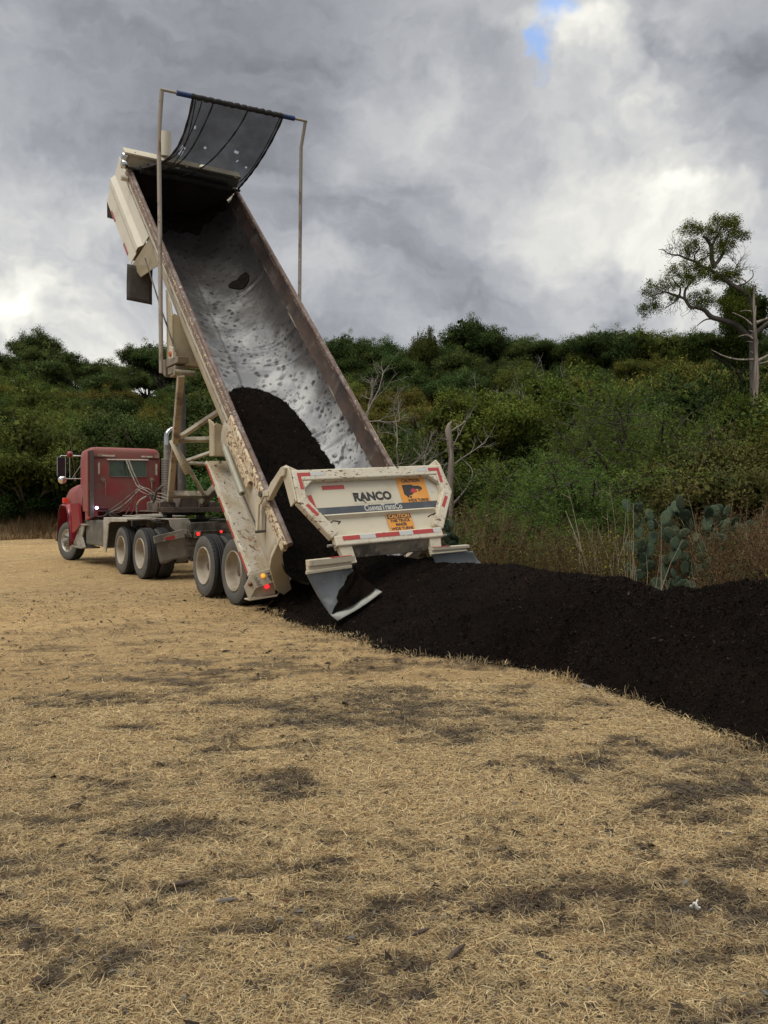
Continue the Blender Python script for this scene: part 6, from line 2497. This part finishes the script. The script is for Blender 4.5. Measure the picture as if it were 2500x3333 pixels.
# dead silver trunk
silver = mat('silver_dead_wood', (0.27, 0.225, 0.185), [((.13, .10, .08), 7, .48, .62, 6, (1, 1, .12)), ((.38, .34, .30), 12, .56, .7, 5, (1, 1, .1))], .85, bump=(40, .7, .02))
dt = empty('dead_tree', (at(1900 + 1540 * .3617, JZ - .5), JZ - .5, 0))
tag(dt, 'tall bare silver-grey dead trunk with broken side stubs at the right edge', 'dead tree')
m = MB()
trace(m, [(1545, 3100), (1540, 2300), (1530, 1900), (1540, 1600), (1545, 1400), (1530, 1150), (1520, 950), (1525, 860), (1510, 820)], .052, .02, n=12)
trace(m, [(1560, 3100, -.05), (1548, 2500, -.06), (1520, 2100, -.04), (1550, 1700, -.06), (1538, 1380, -.05), (1520, 1180, -.04), (1535, 1000, -.03)], .045, .018, n=9)
trace(m, [(1525, 3100, -.02), (1530, 2400, .06), (1556, 2000, -.05), (1532, 1620, -.04), (1548, 1300, -.05)], .042, .02, n=9)
trace(m, [(1575, 2000, .1), (1560, 1500, .1), (1545, 1200, .1)], .05, .02)
m.build('trunk', silver, dt)
m = MB()
for pts_, r0 in (([(1540, 1150), (1620, 1120), (1720, 1080, -.1)], .05), ([(1545, 1490), (1620, 1450), (1720, 1390)], .06), ([(1550, 1510), (1640, 1490), (1720, 1450)], .03), ([(1520, 1290), (1460, 1255), (1385, 1270)], .025),
                 ([(1520, 1230), (1480, 1215)], .02), ([(1520, 1320), (1460, 1310)], .015), ([(1505, 1165), (1440, 1110), (1360, 1070), (1330, 1060)], .022), ([(1520, 1470), (1380, 1470), (1260, 1440), (1180, 1400), (1150, 1385)], .028),
                 ([(1515, 1410), (1490, 1395)], .015), ([(1500, 2350), (1480, 2200), (1475, 2100), (1480, 2050)], .035), ([(1490, 2330), (1460, 2260), (1455, 2200)], .02), ([(1505, 1050), (1450, 1040), (1400, 1050)], .012), ([(1450, 790), (1400, 755), (1350, 750)], .02)):
    trace(m, pts_, r0, .006, n=6)
    m.cut()
m.build('dead_branch', silver, dt)


# ---- dead snag and bare branching trees right of the bed
def bare_tree(name, loc, spec, label, r=1.0, trunk=None, seed=1):
    root = empty(name, loc)
    tag(root, label, 'dead tree')
    random.seed(seed)
    m = MB()

    def br(p, d, L, r_, depth):
        pts_ = [Vector(p)]
        dd_ = Vector(d).normalized()
        k = 5
        for i in range(k):
            dd_ = (dd_ + Vector((random.gauss(0, .16), random.gauss(0, .16), random.gauss(.03, .14)))).normalized()
            pts_.append(pts_[-1] + dd_ * L / k)
        m.tube(pts_, r_, 6 if depth > 1 else 4, radii=[r_ * (1 - .55 * i / k) for i in range(k + 1)])
        if depth > 0:
            for j in range(4 if depth > 1 else 3):
                i = random.randint(2, k)
                v = (dd_ + Vector((random.gauss(0, .75), random.gauss(0, .6), random.gauss(.25, .5)))).normalized()
                br(pts_[i], v, L * random.uniform(.45, .72), r_ * .5, depth - 1)
    for p, d, L, r_, dep in spec:
        br(p, d, L, r_, dep)
    m.build('branches', mat('grey_dead_branch', (0.255, 0.225, 0.195), [((.15, .13, .11), 5, .5, .7, 4)], .85), root)
    if trunk:
        m = MB()
        m.tube([Vector(p[:3]) for p in trunk], .1, 12, radii=[p[3] for p in trunk])
        m.build('trunk', silver, root)


Z = 20.0
bare_tree('dead_snag', (at(1465, Z), Z, 0), [((.02, 0, 2.4), (.8, 0, .6), .9, .018, 2), ((0, 0, 2.7), (.4, -.2, 1), .7, .02, 2), ((0, 0, 2.0), (-.8, 0, .5), .7, .016, 2), ((.05, 0, 1.5), (.7, 0, .9), .9, .03, 1), ((.0, 0, 3.2), (.6, .1, .6), .6, .025, 1),
                                            ((0, 0, 1.6), (-.7, 0, .7), .9, .03, 2)],
          'broken grey dead snag standing just right of the tailgate', trunk=[(.02, 0, 0, .075), (.0, 0, .8, .06), (.03, 0, 1.5, .055), (.0, 0, 2.1, .075), (.03, 0, 2.6, .062), (-.01, 0, 3.0, .07), (-.05, 0, 3.25, .075), (-.02, 0, 3.38, .045), (.05, 0, 3.46, .015)], seed=4)
Z = 24.0
bare_tree('bare_branching_tree', (at(1180, Z), Z, 0), [((.1, 0, 4.0), (.5, 0, .9), 1.0, .026, 3), ((.12, 0, 3.9), (.1, 0, 1), .95, .022, 3), ((.1, 0, 3.8), (1, 0, .35), .95, .022, 3)],
          'small bare grey branching top close against the right bed rail', trunk=[(-.4, 0, 0, .06), (-.2, 0, 2.5, .05), (.1, 0, 4.0, .03)], seed=7)
Z = 21.0
bare_tree('bare_thicket', (at(1330, Z), Z, 0), [((-.3, 0, 2.9), (.2, 0, 1), .8, .018, 3), ((-.3, 0, 2.3), (.9, 0, .4), .95, .022, 3), ((-.2, 0, 2.2), (-.7, 0, .6), .8, .018, 3), ((.1, 0, 2.3), (.6, 0, .3), .8, .018, 3), ((.0, 0, 1.9), (.9, 0, .1), .9, .02, 3)],
          'low tangle of thin bare grey branches above the tailgate', trunk=[(.0, 0, 0, .05), (-.2, 0, 1.9, .035), (-.3, 0, 2.9, .018)], seed=13)
Z = 27.0
bare_tree('leafless_treetop', (at(1590, Z), Z, 0), [((0, 0, 3.2), (-.4, 0, 1), 1.3, .03, 3), ((0, 0, 3.0), (.5, 0, 1), 1.2, .03, 2)], 'small leafless crown poking from the junipers right of the snag', trunk=[(0, 0, 0, .06), (0, 0, 3.2, .04)], seed=22)
Z = 27.5
bare_tree('leafless_treetop', (at(1730, Z), Z, 0), [((0, 0, 3.6), (.2, 0, 1), 1.5, .03, 3), ((0, 0, 3.5), (-.6, 0, 1), 1.3, .03, 3)], 'dark leafless crown above the juniper bushes', trunk=[(0, 0, 0, .06), (0, 0, 3.6, .04)], seed=23)

# ---- prickly pear
def cactus(name, loc, rows, label, seed):
    random.seed(seed)
    root = empty(name, loc)
    tag(root, label, 'cactus')
    m = MB()
    sp = MB()

    def pad(c, up, nrm, h, w):
        up = Vector(up).normalized()
        nrm = Vector(nrm)
        nrm = (nrm - up * nrm.dot(up)).normalized()
        x = up.cross(nrm)
        k, rings_ = 16, 7
        vs, fs = [], []
        T_ = .014
        for side in (1, -1):
            for i in range(rings_ + 1):
                f = i / rings_
                for j in range(k):
                    a = 2 * PI * j / k
                    rr_ = 1 - .16 * (1 - math.sin(a)) * .9
                    px_, py_ = math.cos(a) * w * .5 * rr_ * f, (math.sin(a) * .5 * f + .5) * h
                    th = side * T_ * math.sqrt(max(0, 1 - f ** 4))
                    vs.append(Vector(c) + x * px_ + up * py_ + nrm * th)
        for sd_ in (0, 1):
            o_ = sd_ * (rings_ + 1) * k
            for i in range(rings_):
                for j in range(k):
                    q = (o_ + i * k + j, o_ + i * k + (j + 1) % k, o_ + (i + 1) * k + (j + 1) % k, o_ + (i + 1) * k + j)
                    fs.append(q if sd_ else q[::-1])
        m.add(vs, fs, True)
        for i in range(16):
            a, q = random.uniform(0, 6.28), random.random() ** .5 * .44
            p = Vector(c) + x * math.cos(a) * q * w + up * (.5 + math.sin(a) * q) * h + nrm * T_ * random.choice((1, -1))
            sp.tube([p, p + (nrm * random.choice((1, -1)) + Vector((random.gauss(0, .5), random.gauss(0, .5), random.gauss(0, .5)))) * .018], .0022, 3, radii=[.0026, .001])
        return Vector(c) + up * h

    for (x, y, z, tier) in rows:
        c = Vector((x, y, z))
        up = Vector((random.gauss(0, .25), random.gauss(0, .2), 1))
        stack = [(c, up, tier)]
        while stack:
            c, up, t = stack.pop()
            h = random.uniform(.16, .25)
            nr = Vector((random.gauss(0, .6), -1, random.gauss(0, .25)))
            pad(c, up, nr, h, h * random.uniform(.72, .88))
            if t > 0:
                for q in range(random.choice((1, 2, 2, 3))):
                    u2 = (Vector(up).normalized() + Vector((random.gauss(0, .55), random.gauss(0, .4), random.uniform(-.05, .3)))).normalized()
                    c2 = c + Vector(up).normalized() * h * .92 + Vector((random.gauss(0, .05), 0, -.01))
                    stack.append((c2, u2, t - 1))
    m.build('pads', mat('prickly_pear_skin', (0.046, 0.070, 0.042), [((.075, .090, .045), 3, .48, .66, 3), ((.17, .14, .07), 2.4, .60, .72, 5), ((.03, .05, .035), 26, .6, .68, 2)], .75, spec=.2), root)
    sp.build('spines', mat('cactus_spine', (0.35, 0.31, 0.22)), root)


Z = 11.6
gcz = lambda px, Z: (at(px, Z), Z, float(gz(at(px, Z), Z)) + .05)
cactus('prickly_pear', gcz(2190, 12.2), [(x, -.05 * (i % 3), z, 2 if i % 4 == 0 else 1) for i, (x, z) in enumerate(((-.48, 1.0), (-.31, 1.12), (-.18, 1.2), (-.04, .95), (.26, 1.12), (.44, 1.12), (.61, 1.2), (-.35, .75), (-.05, .68), (.18, .9),
        (.44, .78), (.66, .74), (-.40, .46), (-.13, .42), (.13, .50), (.35, .46), (-.52, .2), (-.26, .1), (0, .14), (.26, .08), (.5, .2), (-.1, -.05), (.1, .25), (-.42, .0)))],
       'large prickly pear clump with stacked blue-green pads at right behind the mulch', 3)
cactus('prickly_pear', gcz(2370, 12.4), [(-.1, 0, .8, 3), (.25, 0, .9, 1), (-.35, 0, 1.0, 2)], 'prickly pear with tall pads to the right of the large clump', 8)
cactus('prickly_pear', gcz(1470, 13.6), [(-.3, 0, .75, 2), (0, 0, .85, 2), (.2, -.1, .55, 2), (-.1, -.2, .45, 2), (.35, 0, .3, 2), (-.4, -.1, .2, 2), (.1, -.2, .1, 2)], 'blue-green prickly pear right beside the tailgate', 15)
cactus('prickly_pear', gcz(1640, 12.6), [(0, 0, -.1, 1), (.15, 0, -.1, 0)], 'small low prickly pear near the right spreader flap', 17)
cactus('prickly_pear', gcz(2480, 11.0), [(0, 0, .1, 2), (-.15, 0, .2, 2)], 'prickly pear at the right edge of the picture', 29)


# ---- rocks
def rock(loc, s, label, seed, colr=(0.23, 0.175, 0.13)):
    rn = np.random.default_rng(seed)
    m = MB()
    ph = rn.uniform(0, 6, 6)

    def f(u, v):
        a, b = u * 2 * PI, (v - .5) * PI
        d = Vector((math.cos(a) * math.cos(b), math.sin(a) * math.cos(b), math.sin(b) * .62))
        k = 1 + .16 * math.sin(d.x * 5 + ph[0]) + .14 * math.sin(d.y * 6 + ph[1]) + .10 * math.sin(d.z * 9 + ph[2]) + .06 * math.sin(d.x * 14 + d.z * 11 + ph[3])
        return Vector(loc) + d * s * k
    m.grid(f, 28, 16)
    o = m.build('rock', mat('limestone', colr, [((.12, .085, .065), 5, .5, .66, 5), ((.34, .30, .25), 4, .55, .7, 5)], .9, bump=(20, .8, .03)))
    tag(o, label, 'rock')


for i, (px, Z, s, dz, lab) in enumerate(((2365, 10.8, .26, .10, 'pinkish boulder under the right prickly pear'), (2290, 11.2, .17, .05, 'flat rock left of the pinkish boulder'), (1930, 11.8, .16, .06, 'pale rock among the dry weeds'),
                                         (2200, 11.5, .14, .0, 'small rock at the foot of the large prickly pear'), (2460, 10.4, .2, .1, 'brown rock at the right edge'), (1860, 12.2, .12, .0, 'low rock left in the weeds'), (2300, 11.6, .12, .05, 'small rock between the prickly pears'))):
    x = at(px, Z)
    rock((x, Z, float(gz(x, Z)) + dz), s, lab, 40 + i)


# ---- dry weeds
def weed(name, h, n_st, leafn, colr_st, leafm, seed, leaf=.03, spread=.22, lean=.25, label='dry weed', headcol=None):
    random.seed(seed)
    root = empty(name, (0, -500, 0))
    tag(root, label, 'dry weed')
    m = MB()
    P, Dv = [], []
    for i in range(n_st):
        a, q = random.uniform(0, 6.28), random.random() ** .5 * spread
        p = Vector((math.cos(a) * q, math.sin(a) * q, -.05))
        d = Vector((math.cos(a) * lean * random.random() + random.gauss(0, .1), math.sin(a) * lean * random.random() + random.gauss(0, .1), 1)).normalized()
        L = h * random.uniform(.5, 1.1)
        k = 6
        pts_ = [p]
        for j in range(k):
            d = (d + Vector((random.gauss(0, .07), random.gauss(0, .07), 0))).normalized()
            pts_.append(pts_[-1] + d * L / k)
        m.tube(pts_, .004, 4, radii=[.0055 * (1 - .7 * j / k) for j in range(k + 1)], cap=False)
        for j in range(leafn):
            t = random.uniform(.25, 1)
            b = pts_[min(k - 1, int(t * k))].lerp(pts_[min(k, int(t * k) + 1)], (t * k) % 1)
            dv = Vector((random.gauss(0, 1), random.gauss(0, 1), random.gauss(.1, .6))).normalized()
            P.append(tuple(b + dv * .02))
            Dv.append(tuple(dv))
            if random.random() < .12:
                e_ = b + dv * random.uniform(.05, .14) + Vector((0, 0, .05))
                m.tube([b, e_], .002, 3, cap=False)
    m.build('stems', colr_st, root)
    P, Dv = np.array(P), np.array(Dv)
    V, F = leaf_arrays(P, leaf * RNG.uniform(.5, 1.3, len(P)), .45, .2, Dv)
    lt = RNG.lognormal(0, .4, len(P))
    colr = np.stack([lt, lt, lt], 1)
    if headcol is not None:
        mk = (RNG.random(len(P)) < .5) & (P[:, 2] > h * .35)
        colr[mk] = np.array(headcol) * RNG.lognormal(0, .25, mk.sum())[:, None]
    npmesh('leaves', V, F, leafm, np.repeat(colr, 4, 0), root)
    protos[(name, seed)] = root


stm = mat('dry_brown_stem', (0.125, 0.085, 0.045), [((.22, .165, .095), 3, .5, .7, 3)], .9, rand=.9, spec=.1)
stm2 = mat('pale_dry_stem', (0.29, 0.235, 0.165), [], .85, rand=.6)
wl = leafmat('withered_brown_leaf', (0.098, 0.062, 0.034), rand=.9, transl=.15)
wl2 = leafmat('withered_tan_leaf', (0.20, 0.15, 0.09), rand=.7, transl=.2)
for s_ in (1, 2, 3):
    weed('brown_weed', 1.35, 34, 40, stm, wl, s_, leaf=.036, label='withered brown weed clump')
for s_ in (4, 5):
    weed('yellow_flowered_weed', 1.15, 24, 34, stm, leafmat('weed_green_leaf', (0.085, 0.075, 0.025), rand=.6), s_, leaf=.034, label='weed clump with yellow-green seed heads', headcol=(1.9, 2.1, 1.2))
for s_ in (6, 7):
    weed('tan_grass_clump', .55, 46, 7, stm2, wl2, s_, leaf=.05, spread=.16, lean=.55, label='tan dry grass clump')
weed('pale_stalks', 1.25, 8, 4, stm2, wl2, 8, leaf=.02, spread=.3, lean=.5, label='sparse pale bare stalks')
cnt = {}
rg = random.Random(77)
WL = {'brown_weed': ('withered brown weed clump in the scrub behind the mulch windrow', 'brown weeds behind the mulch'), 'yellow_flowered_weed': ('weed clump with yellow-green seed heads in the scrub behind the mulch', 'yellow-headed weeds behind the mulch'),
      'tan_grass_clump': ('tan dry grass clump at the foot of the scrub', 'tan grass clumps along the scrub'), 'pale_stalks': ('sparse pale bare stalks rising over the dry weeds', 'pale stalks in the scrub')}
spots = []
for k in range(330):
    Zr = rg.uniform(10.4, 17.0)
    pxr = rg.uniform(1400, 2620)
    if Zr < 11.3 and 2050 < pxr < 2400 and rg.random() < .45:
        continue
    if Zr < 12.4 and pxr < 1650:
        continue
    xx_ = at(pxr, Zr)
    if scrubness(np.array([xx_]), np.array([Zr]))[0] < .4:
        continue
    spots.append((xx_, Zr, pxr))
for (xx_, Zr, pxr) in spots[:270]:
    q = rg.random()
    if pxr > 1980 and pxr < 2330 and Zr < 12.8:
        key = ('tan_grass_clump', rg.choice((6, 7))) if q < .75 else ('pale_stalks', 8)
        s = rg.uniform(.5, .85) if q < .75 else rg.uniform(.4, .7)
    elif q < .54:
        key = ('brown_weed', rg.choice((1, 2, 3)))
        s = rg.uniform(.72, 1.15)
    elif q < .74:
        key = ('yellow_flowered_weed', rg.choice((4, 5)))
        s = rg.uniform(.75, 1.1)
    elif q < .92:
        key = ('tan_grass_clump', rg.choice((6, 7)))
        s = rg.uniform(.7, 1.2)
    else:
        key = ('pale_stalks', 8)
        s = rg.uniform(.8, 1.25)
    dep = 'just behind the mulch' if Zr < 12.2 else 'in the middle of the scrub' if Zr < 14.5 else 'at the back of the scrub'
    sd2 = ('beside the tailgate' if pxr < 1560 else 'near the low cactus' if pxr < 1700 else 'below the left mesquites' if pxr < 1850 else 'left of the tall yellow weed' if pxr < 1990 else
           'left of the big prickly pear' if pxr < 2080 else 'among the prickly pears' if pxr < 2330 else 'at the right edge')
    kn = {'brown_weed': 'brown weed', 'yellow_flowered_weed': 'yellow headed weed', 'tan_grass_clump': 'tan grass clump', 'pale_stalks': 'pale bare stalks'}[key[0]]
    place(key, xx_, Zr, s, label='%s %s, %s' % (kn, dep, sd2), group='%s %s, %s' % (kn, dep, sd2), z=float(gz(xx_, Zr)))
for k in range(60):
    Zr, pxr = rg.uniform(8.5, 16), rg.uniform(2620, 3300)
    nm_ = rg.choice((('brown_weed', 1), ('brown_weed', 2), ('tan_grass_clump', 6), ('yellow_flowered_weed', 4)))
    place(nm_, at(pxr, Zr), Zr, rg.uniform(.8, 1.2), label='dry scrub weed past the right edge of the prickly pears', group='scrub weeds past the right edge', z=float(gz(at(pxr, Zr), Zr)))
# two special yellow weeds and the tall pale stalks
place(('yellow_flowered_weed', 4), at(1955, 11.7), 11.7, 1.25, z=.1, label='tall yellow-headed weed standing out left of the large prickly pear')
place(('yellow_flowered_weed', 5), at(2420, 11.9), 11.9, 1.2, z=.1, label='tall yellow-headed weed near the right edge')
for i, (px, Z, s) in enumerate(((2050, 11.6, 1.3), (2110, 11.2, .9), (2230, 10.9, .55), (2000, 12.2, 1.3), (2310, 11.1, .7))):
    place(('pale_stalks', 8), at(px, Z), Z, s, z=.1, label=WL['pale_stalks'][0], group=WL['pale_stalks'][1])

# tall dry grass at the far side of the field, left
n = 60000
Y = RNG.uniform(30, 42, n)
X = RNG.uniform(-.50, -.10, n) * Y
k = (Y > np.interp(X, BX, BY) - 1.5 + 2.4 * (fbm(X * .5, Y * .5, 131, 3) - .5) * 2)
X, Y = X[k], Y[k]
n = len(X)
hh = (.35 + 1.1 * sstep(Y - np.interp(X, BX, BY), -1.5, 3.0)) * RNG.uniform(.5, 1.1, n) * (.5 + fbm(X * .6, Y * .6, 133, 3))
t = fbm(X * .8, Y * .8, 135, 3)[:, None]
colr = (np.array([.20, .125, .065]) * (1 - t) + np.array([.34, .25, .13]) * t) * RNG.lognormal(0, .25, n)[:, None]
o = blades('tall_dry_grass', X, Y, gz(X, Y), hh, RNG.uniform(.012, .03, n), RNG.uniform(.7, 1.5, n), colr, straw_mat, bend=.2)
tag(o, 'tall rusty dry grass along the far side of the field at left', 'grass', kind='stuff')
# low dry litter and grass in the scrub on the right
n = 38000
Y = RNG.uniform(8, 18, n)
X = RNG.uniform(.0, .80, n) * Y
k = scrubness(X, Y) > .3
X, Y = X[k], Y[k]
n = len(X)
t = fbm(X * 1.5, Y * 1.5, 141, 3)[:, None]
colr = (np.array([.10, .065, .038]) * (1 - t) + np.array([.36, .26, .14]) * t) * RNG.lognormal(0, .3, n)[:, None]
o = blades('scrub_grass', X, Y, gz(X, Y) + .05, RNG.uniform(.10, .26, n), RNG.uniform(.004, .008, n), RNG.uniform(.4, 1.4, n), colr, straw_mat, bend=.3)
tag(o, 'thin dry grass and litter between the weeds and cacti', 'grass', kind='stuff')

# prototypes never placed would sit far away: drop them
for key, p in protos.items():
    if key not in used and p.location.y < -400:
        for ch in list(p.children):
            bpy.data.objects.remove(ch)
        bpy.data.objects.remove(p)
